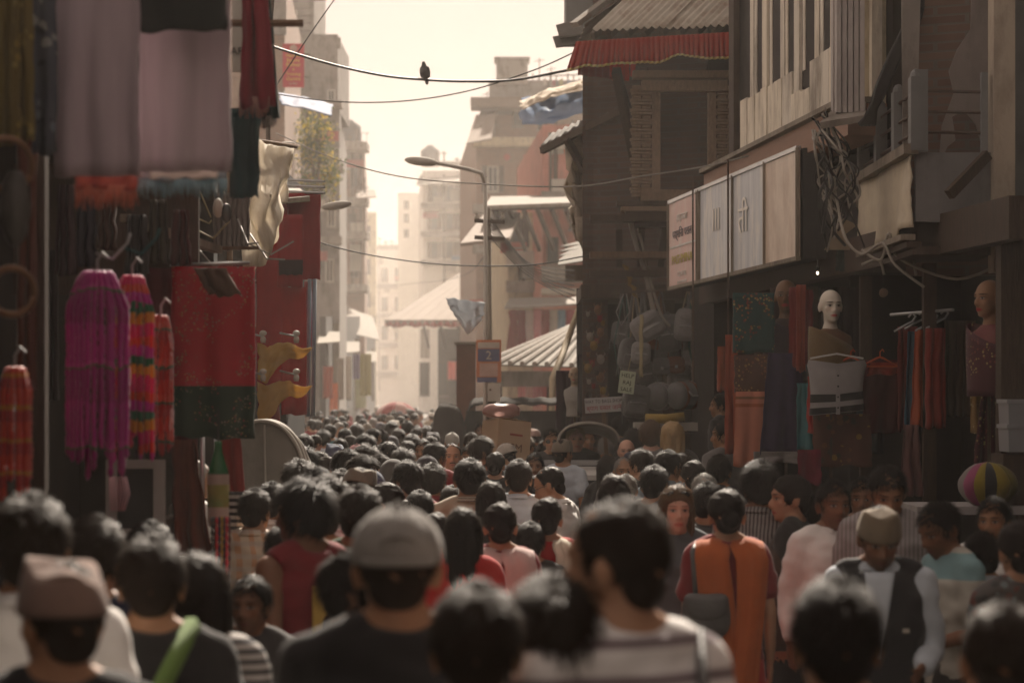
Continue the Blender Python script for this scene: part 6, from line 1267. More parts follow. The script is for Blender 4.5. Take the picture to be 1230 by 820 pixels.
MB().tube([P(775, 502, 26), P(800, 503, 26), P(822, 500, 26)], [.05, .055, .05], 10).build('rolled_mat', M('mat_yellow', (.40, .27, .06)), None, True, label='rolled yellow mat lying below the duffel bags', cat='mat')
MB().box(P(800, 512, 26.3), (.7, .4, .09)).build('table_board', white_paint, None, label='pale board below the yellow mat', cat='board')
bt_ = empty('bag_table', P(815, 640, 27), label='dark display table under the duffel bags', cat='table'); sub(bt_, MB().box((P(812, 0, 27).x, 27.2, 1.0), (1.0, .8, 1.3)), 'base', wood_dark)
hang('string_bag', 768, 772, 378, 452, 26.2, M('wire_straw', (.42, .36, .22)), 'thin straw rope hanging over the bags', 'rope', folds=1, amp=.01)
br_ = empty('bag_strap_rack', P(800, 345, 26.4), label='rail of dangling bag straps above the backpacks', cat='rack'); q = random.Random(3)
sub(br_, MB().tube([P(735, 352, 26.3), P(868, 344, 26.3)], .015), 'rail', iron)
for i in range(15):
    x = q.uniform(742, 866); y = 350; L_ = q.uniform(40, 115); w_ = q.uniform(3, 9); dx = q.uniform(-8, 8); m_ = [nylon, nylon_g, leather, nylon, M('strap_sand', (.3, .24, .16)), nylon, M('strap_teal', (.05, .12, .11))][i % 7]; dd = 26.7 + q.random() * .3
    sub(br_, MB().tube([P(x, y, dd), P(x - w_ + dx * .5, y + L_ * .6, dd), P(x + dx, y + L_, dd - .05), P(x + w_ + dx * .5, y + L_ * .6, dd), P(x + 2, y, dd)], .008 + .006 * (i % 3 == 0), 5), 'strap', m_, True)
for i in range(9): backpack(748 + i * 13.5, 405 + 24 * (i % 3) + q.uniform(-5, 5), 27.3, q.uniform(.2, .3), q.uniform(.26, .36), [nylon, nylon_g, nylon, leather][i % 4], '%s bag packed in the dim back of the bag shop, %s from the left' % (['black', 'grey', 'black', 'brown'][i % 4], ordn[i]), q.uniform(-.3, .3), q.uniform(-.4, .4))
# hand-lettered signs
sg1 = empty('price_sign', P(753, 459, 26), -.1, label='pale green hand-lettered help sign hung before the backpacks', cat='sign'); w_ = 19 / S(26); h_ = 27 / S(26)
sg1.rotation_euler = (0, .12, .05); MB().box((0, 0, 0), (w_, .01, h_)).build('card', M('card_green', (.50, .55, .40), (.45, .5, .36), 4), sg1)
for i, s_ in enumerate(('HELP', 'RAJ', 'SALE')): text('lettering', s_, wire_black, sg1, .062, (0, -.008, .07 - .075 * i), (R(90), 0, 0), .001)
MB().tube([(0, 0, h_ / 2), (.01, 0, h_ / 2 + .14)], .004).build('string', M('wire_straw', (.42, .36, .22)), sg1)
sg2 = empty('direction_sign', P(725, 486, 26.2), .05, label='white board reading way to bags shop in black and red', cat='sign'); w_ = 45 / S(26.2); h_ = 18 / S(26.2); sg2.rotation_euler = (0, -.06, .08)
MB().box((0, 0, 0), (w_, .015, h_)).build('board', M('board_white', (.50, .49, .48), (.44, .43, .42), 4), sg2); text('lettering', 'WAY TO BAGS SHOP', wire_black, sg2, .052, (0, -.011, .038), (R(90), 0, 0), .001, squash=.82); text('lettering', 'ब्याग पसल जाने', M('ink_red', (.35, .03, .03), bump=0), sg2, .07, (0, -.011, -.035), (R(90), 0, 0), .001, squash=.9); MB().box((-.0, .03, -.5), (.04, .04, .9)).build('stake', wood_mid, sg2)
# brass masks and trinkets on the corner post
rnd = random.Random(9); tm = [brz, M('trinket_white', (.3, .27, .23)), M('trinket_red', (.2, .03, .03)), M('trinket_gold', (.22, .14, .04), rough=.4, metal=.5), M('trinket_dark', (.05, .04, .035))]; tn = ['brass', 'white', 'red', 'gold', 'dark']
for i in range(22):
    x, y = rnd.uniform(706, 732), 372 + i * 5.4; k = i % 5; r = empty('hanging_trinket', P(x, y, 27.6 - rnd.random() * .3), rnd.uniform(-.6, .6), label='%s carved mask trinket on the dark house corner, %s from the top' % (tn[k], ordn[i]), cat='trinket', group='trinkets on the corner post'); s_ = rnd.uniform(.028, .06)
    b = MB(); b.ell((0, 0, 0), (s_ * .8, s_ * .45, s_), 12, 8); b.ell((0, -s_ * .4, -s_ * .1), (s_ * .18, s_ * .25, s_ * .3), 8, 6); b.build('face', tm[k], r, True)
    for s in (-1, 1): MB().tube([(s * s_ * .5, 0, s_ * .6), (s * s_ * .9, 0, s_ * 1.1), (s * s_ * .7, 0, s_ * 1.5)], [s_ * .16, s_ * .1, s_ * .03], 6).build('horn', tm[k], r, True)
for i, (x, y) in enumerate(((748, 318), (752, 330), (757, 342))): MB().tube([P(x, y, 26.8), P(x + 5, y + 4, 26.8), P(x + 4, y + 12, 26.8), P(x + 9, y + 16, 26.8)], [.012, .03, .02, .004], 6).build('gold_tinsel', M('trinket_gold', (.5, .33, .06)), None, True, label='gold tinsel scrap on the dark house wall, %s from the top' % ordn[i], cat='tinsel', group='gold tinsel scraps')
# near right: bins, sack, table
bn2 = empty('plastic_bin', P(1220, 560, 15.4), label='stacked translucent plastic bin at the right picture edge', cat='bin'); pc_ = M('plastic_frost', (.30, .31, .32), (.24, .25, .26), 4, rough=.3, bump=0)
a = P(1222, 0, 15.4).x
for k, (y0, y1) in enumerate(((484, 510), (514, 542))): z0, z1 = P(0, y1, 15.4).z, P(0, y0, 15.4).z; sub(bn2, MB().box((a, 15.4, (z0 + z1) / 2), (.17, .3, z1 - z0), taper=1.06), 'tub', pc_); sub(bn2, MB().box((a, 15.4, z1 + .012), (.2, .33, .025)), 'lid', pc_)
sub(bn2, MB().box((a, 15.45, P(0, 545, 15.4).z / 2), (.24, .4, P(0, 545, 15.4).z)), 'stand', wood_dark)
sk_ = empty('cloth_sack', P(1186, 606, 15.2), label='round bundle of yellow black and pink cloth near the right edge', cat='bundle')
for i, (c, a0, a1) in enumerate((((.3, .27, .25), 0, .14), ((.34, .08, .17), .14, .3), ((.28, .22, .03), .3, .42), ((.03, .03, .03), .42, .55), ((.28, .22, .03), .55, .72), ((.18, .15, .03), .72, 1.0))):
    def gore(u, v, a0=a0, a1=a1): t = math.pi * (1 - (a0 + (a1 - a0) * u)); p_ = math.pi * v; return (.18 * math.sin(p_) ** .55 * math.cos(t) * (1 + .04 * math.sin(u * math.pi) + .05 * nz(t * 2, v * 5)), -.16 * math.sin(p_) ** .6 * math.sin(t) * (1 + .06 * math.sin(u * math.pi) + .06 * nz(t * 3, v * 5, 2)), .29 * (1 - v) - .02)
    MB().sheet(gore, 8, 16, .006).build('gore', cloth_col(c), sk_, True)
MB().sheet(lambda u, v: (.178 * math.sin(math.pi * v) ** .55 * math.cos(math.pi * (1 + u)), .15 * math.sin(math.pi * v) ** .6 * abs(math.sin(math.pi * u)), .288 * (1 - v) - .02), 20, 12, .005).build('back_gore', cloth_col((.3, .25, .04)), sk_, True)
tb_ = empty('goods_table', P(1150, 640, 15.3), label='white-topped goods table under the cloth bundle', cat='table'); zt = P(0, 606, 15.2).z; sub(tb_, MB().box((P(1162, 0, 15.3).x, 15.4, zt - .03), (.72, .7, .05)), 'top', M('table_white', (.36, .34, .33)))
for sx in (-.3, .3):
    for sy in (-.3, .3): sub(tb_, MB().box((P(1162, 0, 15.3).x + sx, 15.4 + sy, zt / 2 - .03), (.05, .05, zt - .06)), 'leg', wood_dark)
# ---------------------------------------------------------------- vehicles
canvas_grey = M('hood_canvas', (.24, .22, .19), (.17, .155, .135), 6, rough=.8, bump=.4, bscale=25, trans=.1)
canvas_dark = M('canvas_dark', (.035, .033, .03), (.05, .047, .042), 5, rough=.95, spec=.05, bump=.4, bscale=14)
rubber = M('rubber', (.02, .02, .02), bump=.2); car_white = M('car_white', (.62, .60, .56), (.55, .53, .5), 2, rough=.25, bump=0, spec=.6, grime=(.3, .26, .2), gamt=.3)
def wheel(parent, c, r, t, axis='x', spokes=18):
    m = Matrix.Rotation(R(90), 3, 'Y'); o = MB().tube([Vector(c) + m @ Vector((r * math.cos(a), r * math.sin(a), 0)) for a in np.linspace(0, 2 * math.pi, 33)], t, 8).build('wheel', rubber, parent, True)
    b = MB().lathe([(.02, -.04), (.035, -.03), (.035, .03), (.02, .04)], 10, c, m); b.build('hub', steel, o)
    b = MB()
    for i in range(spokes): a = 2 * math.pi * i / spokes; b.tube([c, Vector(c) + m @ Vector((r * math.cos(a), r * math.sin(a), 0))], .004, 4)
    b.build('spoke', steel, o); return o
def rickshaw(px, py, d, W, H, label, back=True, rz=0.0):
    """cycle rickshaw seen from behind; hood top at px, py"""
    top = P(px, py, d); r = empty('cycle_rickshaw', (top.x, d, 0), rz, label=label, cat='rickshaw'); zt = top.z; z0 = zt - H
    def arc(u, v, s=1.0): a = math.pi * (1 - u); return (W / 2 * s * math.cos(a), -.1 + v * .95, z0 + H * s * (math.sin(a) ** .8) + .018 * math.sin(v * 19) * abs(math.sin(a)) - .22 * max(0, v - .5) * 1)
    MB().sheet(lambda u, v: arc(u, v), 30, 12, .008).build('hood', canvas_grey, r, True)
    for k in range(4):
        v = (.0, .3, .62, .98)[k]; MB().tube([Vector(arc(u, v, 1.012)) for u in np.linspace(0, 1, 25)], .013, 6).build('hood_bow', M('bow_pale', (.4, .37, .32)), r, True)
    if back:
        def bf(u, v): x, _, z = arc(u, 0, .985); return (x, -.08 + .02 * math.sin(u * 30) * (1 - v) * .4, z0 - .35 + (z - z0 + .35) * v)
        MB().sheet(bf, 30, 8, .006).build('back_panel', canvas_grey, r, True)
        MB().tube([(0.03, -.09, z0 - .3), (.02, -.095, z0 + H * .95)], .008).build('seam', M('bow_pale', (.4, .37, .32)), r)
    MB().box((0, .35, .78), (W * .9, .5, .14)).build('seat', M('seat_red', (.3, .04, .04)), r); MB().box((0, -.02, 1.0), (W * .9, .1, .5)).build('seat_back', M('seat_red', (.3, .04, .04)), r)
    MB().box((0, .7, .45), (W * .8, .6, .05)).build('foot_board', wood_mid, r)
    for s in (-1, 1): wheel(r, (s * W * .52, .25, .36), .34, .022)
    wheel(r, (0, 2.1, .36), .34, .022)
    MB().tube([(0, .9, .5), (0, 1.4, .55), (0, 1.9, .95), (0, 2.1, .36)], .022).build('frame', iron, r); MB().tube([(-.28, 1.75, 1.05), (-.1, 1.9, .98), (.1, 1.9, .98), (.28, 1.75, 1.05)], .014).build('handlebar', steel, r); MB().ell((0, 1.35, .98), (.09, .13, .04)).build('saddle', rubber, r, True)
    return r
rickshaw(316, 506, 17.5, .60, .48, 'cycle rickshaw with closed grey canvas hood beside the red shawls')
rickshaw(707, 508, 24.5, .60, .19, 'cycle rickshaw with shallow open arched hood behind the two facing men', False)
# white hatchback half hidden in the crowd
car = empty('white_car', ((662 - CX) / F * 24, 23.0, 0), label='small white car stuck in the crowd beside men in white shirts', cat='car')
sec = [(-.0, .45, .75, .62), (.08, .35, .92, .66), (.5, .3, .98, .68), (.62, .3, 1.0, .69), (1.6, .3, .98, .7), (2.9, .3, .95, .7), (3.1, .4, .72, .64)]
def ring_(y, zb, zt, w): return [(-w, y, zb), (-w * 1.03, y, (zb + zt) / 2), (-w * .95, y, zt), (w * .95, y, zt), (w * 1.03, y, (zb + zt) / 2), (w, y, zb)]
def loftm(rs):
    b = MB(); vs = [p for r_ in rs for p in r_]; n = len(rs[0]); k = len(rs); b.add(vs, [(i * n + j, i * n + (j + 1) % n, (i + 1) * n + (j + 1) % n, (i + 1) * n + j) for i in range(k - 1) for j in range(n)] + [tuple(range(n - 1, -1, -1)), tuple(range((k - 1) * n, k * n))]); return b
loftm([ring_(*q) for q in sec]).build('body', car_white, car)
def rr(y, z, w): return [(-w, y, z - .05), (-w * .9, y, z), (w * .9, y, z), (w, y, z - .05)]
loftm([rr(.32, 1.30, .5), rr(.5, 1.345, .54), rr(1.2, 1.36, .56), (rr(1.75, 1.31, .53))]).build('roof', car_white, car)
cab = loftm([ring_(.1, .9, .93, .6), ring_(.36, .9, 1.26, .55), ring_(1.72, .9, 1.27, .56), ring_(2.2, .9, .95, .6)]); cab.build('glasshouse', glass_dark, car)
for s in (-1, 1):
    MB().beam((s * .6, .1, .93), (s * .53, .34, 1.29), .05, .05).build('rear_pillar', car_white, car); MB().beam((s * .6, 2.2, .95), (s * .53, 1.74, 1.28), .05, .05).build('front_pillar', car_white, car); MB().beam((s * .6, 1.1, .95), (s * .56, 1.1, 1.29), .06, .03).build('door_pillar', car_white, car)
    MB().tube([(s * .45, .35, 1.4), (s * .45, 1.6, 1.4)], .015).build('roof_rail', steel, car); MB().box((s * .56, -.01, .72), (.1, .06, .18)).build('tail_light', M('tail_red', (.4, .02, .02), rough=.2, bump=0), car); MB().box((s * .5, 3.08, .62), (.2, .06, .14)).build('headlight', steel, car)
    for y in (.55, 2.5): wheel(car, (s * .64, y, .27), .21, .07, spokes=6)
MB().box((0, -.06, .48), (1.2, .12, .14)).build('bumper', M('bumper_grey', (.1, .1, .1)), car); MB().box((0, .18, 1.1), (.02, .02, .3)).build('wiper', rubber, car)
for y in (.55, 1.3): MB().box((0, y, 1.405), (1.0, .05, .03)).build('rack_bar', steel, car)
# covered jeep and tarped cart beyond the crowd
jp = empty('canvas_jeep', P(622, 640, 37), label='dark canvas-topped jeep parked before the ribbed stall roof', cat='jeep')
j0, j1 = P(548, 0, 37).x - jp.location.x, P(692, 0, 37).x - jp.location.x; zt = P(0, 475, 37).z
def jtop(u, v): x = j0 + .08 + (j1 - j0) * u; return (x + .25 * v * (1 - u) * .0, -.0 + 1.7 * v, zt - .10 * (abs(v - .5) * 2) ** 2 - (.55 * max(0, (.10 - u) / .10) ** 2) + .012 * math.sin(u * 40))
MB().sheet(jtop, 30, 10, .02).build('canvas_top', canvas_dark, jp, True)
MB().box(((j0 + j1) / 2 + .1, .85, .95), (j1 - j0 - .1, 1.6, .8)).build('body', M('jeep_green', (.05, .052, .042), (.07, .07, .06), 3, rough=.5), jp)
for i in range(3): MB().box((j0 + .5 + i * .55, .04, 1.62), (.42, .02, .34)).build('side_window', glass_dark, jp)
MB().box(((j0 + j1) / 2, .03, 1.62), (j1 - j0 - .3, .01, .5)).build('side_curtain', canvas_dark, jp)
for x in (j0 + .35, j1 - .35):
    for y in (.05, 1.6): o = wheel(jp, (x, y, .38), .3, .1, spokes=5); o.rotation_euler = (0, 0, 0)
ct = empty('tarped_cart', P(540, 640, 36), label='handcart under a dark wrinkled tarpaulin beside the canvas jeep', cat='cart')
c0_, c1_ = P(517, 0, 36).x - ct.location.x, P(560, 0, 36).x - ct.location.x; zt = P(0, 487, 36).z
def ctop(u, v): a = (u - .5) * 2; q = (v - .5) * 2; return ((c0_ + c1_) / 2 + (c1_ - c0_) / 2 * a * (1 + .1 * abs(q)), .5 + .6 * q, zt - .75 * max(abs(a), abs(q)) ** 5 + .03 * nz(u * 6, v * 6) - .1 * (a > .0) * a)
MB().sheet(ctop, 24, 24, .02).build('tarpaulin', canvas_dark, ct, True); MB().box((0, .5, .7), (.55, 1.1, .5)).build('bed', wood_mid, ct); wheel(ct, (-.4, .5, .4), .38, .03); wheel(ct, (.4, .5, .4), .38, .03)
# ---------------------------------------------------------------- umbrella, lamps, poles, flag, posters
um = empty('umbrella', P(476, 497, 44), label='pale pink and red panelled umbrella above the far crowd', cat='umbrella'); ru = 25 / S(44)
for i in range(8):
    def gf(u, v, i=i): a = 2 * math.pi * (i + u) / 8; r_ = ru * math.sin(v * 1.25) / math.sin(1.25); return (r_ * math.cos(a), r_ * math.sin(a), ru * .85 * (math.cos(v * 1.25) - math.cos(1.25)) - .03 * ru * math.sin(math.pi * u) * v)
    MB().sheet(gf, 6, 8, .004).build('canopy_panel', cloth_col((.52, .16, .15), trans=.5) if i % 2 else cloth_col((.68, .45, .4), trans=.5), um, True)
MB().tube([(0, 0, ru * .62), (0, 0, -.9)], .012).build('shaft', steel, um); 
def lamp_head(root, c, dr, L, mat=None):
    dr = Vector(dr).normalized(); m = dr.to_track_quat('Y', 'Z').to_matrix()
    b = MB(); b.ell(c, (.13 * L, .34 * L, .09 * L), 14, 8, m); o = sub(root, b, 'lamp_head', mat or M('lamp_grey', (.42, .39, .34), (.32, .29, .25)), True)
    sub(root, MB().ell(Vector(c) - Vector((0, 0, .06 * L)), (.09 * L, .24 * L, .06 * L), 12, 6, m), 'diffuser', M('lamp_glass', (.6, .52, .36), rough=.3), True, parent=o); return o
lp = empty('street_lamp', P(583, 640, 36), label='tall grey street lamp arching over the street from the right', cat='street lamp')
b0 = P(583, 0, 36); sub(lp, MB().tube([(b0.x, 36, 0), (b0.x, 36, P(0, 212, 36).z)], [.034, .028], 10), 'pole', M('lamp_grey', (.42, .39, .34), (.32, .29, .25)), True)
sub(lp, MB().tube([P(583, 222, 36), P(578, 208, 36), P(560, 203, 35.8), P(520, 195, 35.6)], .03), 'arm', M('lamp_grey', (.42, .39, .34), (.32, .29, .25)), True); lamp_head(lp, P(506, 194, 35.5), (-1, -.1, .1), .75)
lp2 = empty('street_lamp', P(352, 640, 31), label='street lamp arm with hooded head low over the left shops', cat='street lamp')
sub(lp2, MB().tube([P(352, 640, 31), P(350, 300, 31), P(352, 262, 31), P(380, 252, 31)], .03), 'pole', iron, True); lamp_head(lp2, P(404, 247, 31), (1, -.1, .14), .6)
lp3 = empty('street_lamp', P(304, 640, 26), label='hooded street lamp just above the white tarpaulin', cat='street lamp')
sub(lp3, MB().tube([P(300, 640, 26), P(298, 260, 26), P(302, 205, 26), P(314, 186, 26)], .03), 'pole', iron, True); lamp_head(lp3, P(334, 178, 26), (1, -.2, .2), .62)
lp4 = empty('street_lamp', P(340, 640, 24), label='dark street lamp head cut by the top edge over the sky', cat='street lamp')
sub(lp4, MB().tube([P(322, 640, 27), P(322, 60, 27), P(328, -10, 27), P(360, -14, 27)], .025), 'pole', iron, True); lamp_head(lp4, P(384, -4, 27), (1, -.1, 0), .5, canvas_dark)
up_ = empty('utility_pole', P(590, 640, 37.5), label='dark utility pole with tangled wires behind the white flag', cat='pole'); b0 = P(588, 0, 37.5)
sub(up_, MB().tube([(b0.x, 37.5, 0), (b0.x - .02, 37.5, P(0, 250, 37.5).z)], [.055, .045], 10), 'shaft', wood_grey, True)
for y in (265, 285): sub(up_, MB().beam(P(570, y, 37.4), P(606, y + 2, 37.4), .06, .06), 'cross_arm', wood_dark)
for x in (572, 604): sub(up_, MB().lathe([(.02, 0), (.035, .03), (.02, .06), (.03, .09)], 8, P(x, 263, 37.4)), 'insulator', white_paint)
tarp('white_flag', [P(535, 357, 35), P(556, 360, 35), P(583, 364, 35)], [P(545, 378, 35), P(562, 401, 35.1), P(579, 384, 35)], M('flag_white', (.55, .58, .60), (.42, .45, .48), 6, rough=.8, bump=.3, trans=.4), 'pale blue white flag cloth drooping from the utility pole', 'flag', amp=.07, seed=6)
po = empty('poster', P(587, 433, 34.5), label='orange bordered poster with blue band and big number hung on the pole', cat='poster'); 
s34 = 1 / S(34.5)
def pbox(x0, x1, y0, y1, o, m, nm='panel'): a, b = P(x0, y0, 34.5), P(x1, y1, 34.5); return sub(po, MB().box(((a.x + b.x) / 2, 34.5 - o, (a.z + b.z) / 2), (b.x - a.x, .012, a.z - b.z)), nm, m)
pbox(572, 602, 408, 459, 0, M('poster_orange', (.6, .2, .09), rough=.5, bump=0)); pbox(574, 600, 411, 418, .009, M('poster_cream', (.6, .5, .42), bump=0)); pbox(574, 600, 419, 434, .009, M('poster_blue', (.13, .13, .22), bump=0)); pbox(576, 598, 436, 452, .009, M('poster_pink', (.55, .35, .28), bump=0)); pbox(573, 597, 453, 459, .009, M('poster_blue', (.13, .13, .22)))
o = text('lettering', '2', M('poster_cream', (.6, .5, .42)), po, .17, P(587, 427, 34.47), (R(90), 0, 0)); o.matrix_parent_inverse = Matrix.Translation(-Vector(po.location))
bx = empty('junction_cabinet', P(560, 640, 38), label='tall rusty brown cabinet standing before the hazy temple', cat='cabinet'); a = P(560, 0, 38); zt = P(0, 414, 38).z
sub(bx, MB().box((a.x, 38, zt / 2), (.3, .4, zt)), 'body', M('rust_brown', (.16, .075, .05), (.11, .06, .045), 5)); sub(bx, MB().box((a.x, 37.78, zt * .62), (.26, .02, zt * .5)), 'door', M('rust_brown', (.16, .075, .05))); sub(bx, MB().box((a.x, 37.9, zt + .02), (.36, .6, .04)), 'cap', tin)
wb_ = empty('white_box', P(591, 640, 37), label='white metal box with dark spots below the poster', cat='box'); a, b = P(581, 460, 36.6), P(601, 482, 36.6); sub(wb_, MB().box(((a.x + b.x) / 2, 36.75, (a.z + b.z) / 2), (b.x - a.x, .25, a.z - b.z)), 'case', white_paint); sub(wb_, MB().box((a.x + .1, 36.61, a.z - .1), (.03, .02, .03)), 'latch', iron); sub(wb_, MB().box(((a.x + b.x) / 2, 36.75, (b.z) / 2), (.12, .12, b.z)), 'stand', iron)
# ---------------------------------------------------------------- overhead wires and the pigeon
def wire(pts, d0, d1, r, label, mat=wire_black, g='overhead wires'):
    k = len(pts); q = [P(x, y, d0 + (d1 - d0) * i / (k - 1)) for i, (x, y) in enumerate(pts)]; out = []
    for i in range(k - 1):
        p0, p1, p2, p3 = q[max(i - 1, 0)], q[i], q[i + 1], q[min(i + 2, k - 1)]
        for t in np.linspace(0, 1, 8, endpoint=False): out.append(.5 * ((2 * p1) + (p2 - p0) * t + (2 * p0 - 5 * p1 + 4 * p2 - p3) * t * t + (3 * p1 - p0 - 3 * p2 + p3) * t ** 3))
    out.append(q[-1]); return MB().tube(out, r, 5).build('overhead_wire', mat, None, True, label=label, cat='wire', group=g)
wire([(300, 44), (330, 57), (400, 78), (460, 91), (510, 96), (560, 98), (620, 96), (700, 82), (735, 84), (750, 105), (765, 170), (770, 250)], 27, 28.2, .016, 'thick black cable on which the pigeon sits')
wire([(325, 112), (400, 122), (480, 122), (560, 110), (640, 85), (692, 62)], 33, 29, .009, 'thin wire rising right below the pigeon cable')
wire([(405, -5), (370, 45), (335, 98), (328, 106)], 30, 32, .008, 'thin wire slanting down across the red banner')
wire([(332, 160), (400, 190), (480, 212), (580, 221), (690, 224), (770, 212), (870, 195), (980, 160), (1010, 135)], 32, 19, .008, 'pale long wire sagging across the whole street to the boarded front', M('wire_pale', (.25, .23, .2)))
wire([(322, 268), (400, 296), (480, 312), (560, 319), (640, 318), (700, 308), (735, 302)], 29, 28, .008, 'lowest thin wire crossing the street above the flag')
wire([(450, 345), (540, 335), (590, 300)], 60, 38, .012, 'faint far wire running to the utility pole')
for i in range(7): wire([(590, 262 + i * 4), (610 + i * 3, 290 + i * 6), (640 + i * 4, 318 + i * 5), (690, 325 + i * 6)], 37.4, 39, .01, 'slack wire fanning from the utility pole, %s from the top' % ['first', 'second', 'third', 'fourth', 'fifth', 'sixth', 'seventh'][i], g='slack wires at the utility pole')
pg = empty('pigeon', P(510, 96, 27.6), label='grey pigeon perched on the thick cable', cat='bird')
pb_ = MB(); pb_.ell((0, 0, .075), (.05, .06, .075), 14, 10, Matrix.Rotation(-.3, 3, 'X')); pb_.ell((0, .02, .13), (.032, .035, .05), 12, 8); pb_.ell((0, .03, .172), (.022, .028, .024), 12, 8); pb_.tube([(0, .05, .172), (0, .075, .165)], [.007, .002], 6); pb_.tube([(0, -.05, .03), (0, -.07, -.03), (0, -.075, -.06)], [.03, .024, .016], 8)
for s in (-1, 1): pb_.ell((s * .04, -.012, .075), (.018, .05, .07), 10, 8, Matrix.Rotation(-.35, 3, 'X')); pb_.tube([(s * .015, 0, .02), (s * .015, 0, .0)], .005, 5)
bm_, co_ = remesh(pb_, .007, 2); bm_.materials.append(M('pigeon_grey', (.11, .105, .105), (.07, .065, .07), 14)); o = link('body', bm_, pg, (0, 0, .012), (0, 0, R(160)))
# ---------------------------------------------------------------- the crowd
def acc(parent_person, name, mb, mat, smooth=True): return mb.build(name, mat, parent_person, smooth)
def glasses(o, bk, dark_=True):
    B = BODY[bk]; b = MB(); m = B['rot']; hc = B['hc']
    for s in (-1, 1):
        if dark_: b.ell((s * .033, .094, .004), (.024, .004, .018), 12, 8)
        else: b.tube([(s * .033 + .022 * math.cos(a), .097, .003 + .016 * math.sin(a)) for a in np.linspace(0, 6.283, 17)], .0018, 4)
        b.tube([(s * .055, .09, .008), (s * .082, .03, .008), (s * .084, -.01, .004)], .0022, 4)
    b.tube([(-.012, .1, .008), (.012, .1, .008)], .002, 4); b.v = [tuple(hc + m @ Vector(v) * 1.07) for v in b.v]
    return b.build('sunglasses' if dark_ else 'spectacles', M('lens_black', (.01, .01, .01), rough=.1, bump=0, spec=.7), o, True)
def moustache(o, bk):
    B = BODY[bk]; b = MB(); b.tube([(-.028, .082, -.056), (-.012, .096, -.048), (0, .1, -.047), (.012, .096, -.048), (.028, .082, -.056)], [.003, .006, .006, .006, .003], 6); b.v = [tuple(B['hc'] + B['rot'] @ Vector(v) * 1.07) for v in b.v]; return b.build('moustache', HAIR['black'], o, True)
def scarf_drape(o, mat, name='dupatta', back=True, wide=.085, length=.75):
    """cloth laid over the shoulders with both ends down the back"""
    for s in (-1, 1):
        def fn(u, v, s=s):
            if v < .25: t = v / .25; c = Vector((s * (.07 + .02 * t), .10 - .24 * t, 1.36 + .12 * math.sin(math.pi * t * .75 + .3)))
            else: t = (v - .25) / .75; c = Vector((s * (.085 - .035 * t) + .02 * math.sin(4 * t + s), -.135 - .02 * math.sin(3 * t), 1.42 - length * (1 if s > 0 else .86) * t))
            a = (u - .5) * 2
            return c + Vector((a * wide * (1 + .12 * math.sin(v * 7 + s)) + .004 * math.sin(3 * u * 6.28), -.005 * math.sin(u * 9 + s + v * 3) - .012 * (1 - a * a), -.02 * abs(a) + .008 * nz(u * 4, v * 6)))
        MB().sheet(fn, 20, 26, .006).build(name, mat, o, True)
def shoulder_wrap(o, mat, name='shawl', z0=1.46, z1=.95, r=.235):
    def fn(u, v):
        a = 2 * math.pi * u; k = .42 + .58 * min(1, (v / .35)) ** .6; rx, ry = r * k, r * .66 * k
        return (rx * math.cos(a) * (1 + .03 * math.sin(9 * a)), -.01 + ry * math.sin(a) * (1 + .05 * math.sin(11 * a + 1)), z0 - (z0 - z1) * v - .05 * (1 - abs(math.cos(a))) * (1 - v) + .012 * nz(a, v * 5))
    MB().sheet(fn, 48, 18, .006).build(name, mat, o, True)
def person_bag(o, mat, x=.16, z=1.08):
    b = MB(); sbox(b, (x, -.175, z), (.24, .11, .25), p=2.7); sbox(b, (x, -.19, z + .06), (.22, .1, .14), p=3); b.v = [(vx, vy, vz - .03 * math.cos((vx - x) * 12) * (1 if vz > z else 0)) for vx, vy, vz in b.v]; g = b.build('handbag', mat, o, True); MB().tube([(x - .05, -.17, z + .1), (x - .06, -.13, z + .3), (x - .02, -.02, 1.46), (x, .1, 1.3), (x + .05, .05, z + .1)], .012, 6).build('strap', mat, g, True)
stripeA = stripes('tee_striped', [(0, (.82, .8, .78)), (.5, (.45, .4, .41)), (.58, (.2, .16, .17)), (.76, (.45, .4, .41)), (.84, (.82, .8, .78))], 'Z', .07)
stripeB = stripes('tee_pinstripe', [(0, (.5, .48, .45)), (.55, (.05, .05, .055))], 'Z', .03)
stripeC = stripes('shirt_vert', [(0, (.25, .24, .23)), (.6, (.05, .045, .045))], 'X', .02)
plaidA = plaid('shirt_plaid', (.58, .46, .34), (.55, .22, .08), (.5, .45, .4))
leafy = sequin('dress_floral', (.11, .10, .09), (.08, .07, .07), [(.22, .26, .27), (.14, .05, .04), (.05, .05, .05)], 30, .5)
pw = person
# --- front row, out of focus
pw(36, 597, 1.80, 'walk', 4, 'short', 'dark', 'shirt', 'white', label='tall dark-haired man in white shirt at the left edge, his back turned', d=6.0)
o = pw(72, 668, 1.66, 'left', 8, 'crop', 'dark', 'tee', 'black', cap='topi', capcol=(.22, .14, .11), label='blurred person in brown folded cap at the lower left', d=5.1); shoulder_wrap(o, shirt_mat(SHIRTS['white']), 'shawl', 1.44, 1.0)
pw(112, 622, 1.62, 'walk', -10, 'short', 'dark', 'shirt', 'navy', label='dark-haired man in navy behind the brown folded cap', d=7.2)
o = pw(182, 646, 1.66, 'walk', 6, 'short', 'dark', 'tee', 'black', label='dark-haired person in black with green shoulder strap', d=6.4)
MB().tube([(.13, .08, 1.36), (.11, -.04, 1.475), (.05, -.13, 1.36), (-.03, -.145, 1.2), (-.1, -.13, 1.0)], .03, 6).build('shoulder_strap', shirt_mat((.12, .2, .05)), o, True)
pw(238, 668, 1.55, 'woman', 0, 'long', 'black', 'tee', 'grey', topmat=stripeB, label='long-haired woman in fine striped top before the bead strings', d=6.8, legs='skirt')
pw(302, 693, 1.36, 'walk', 165, 'short', 'black', 'tee', 'dark grey', label='small boy facing the camera below the plaid shirt', d=8.8, skin='dark')
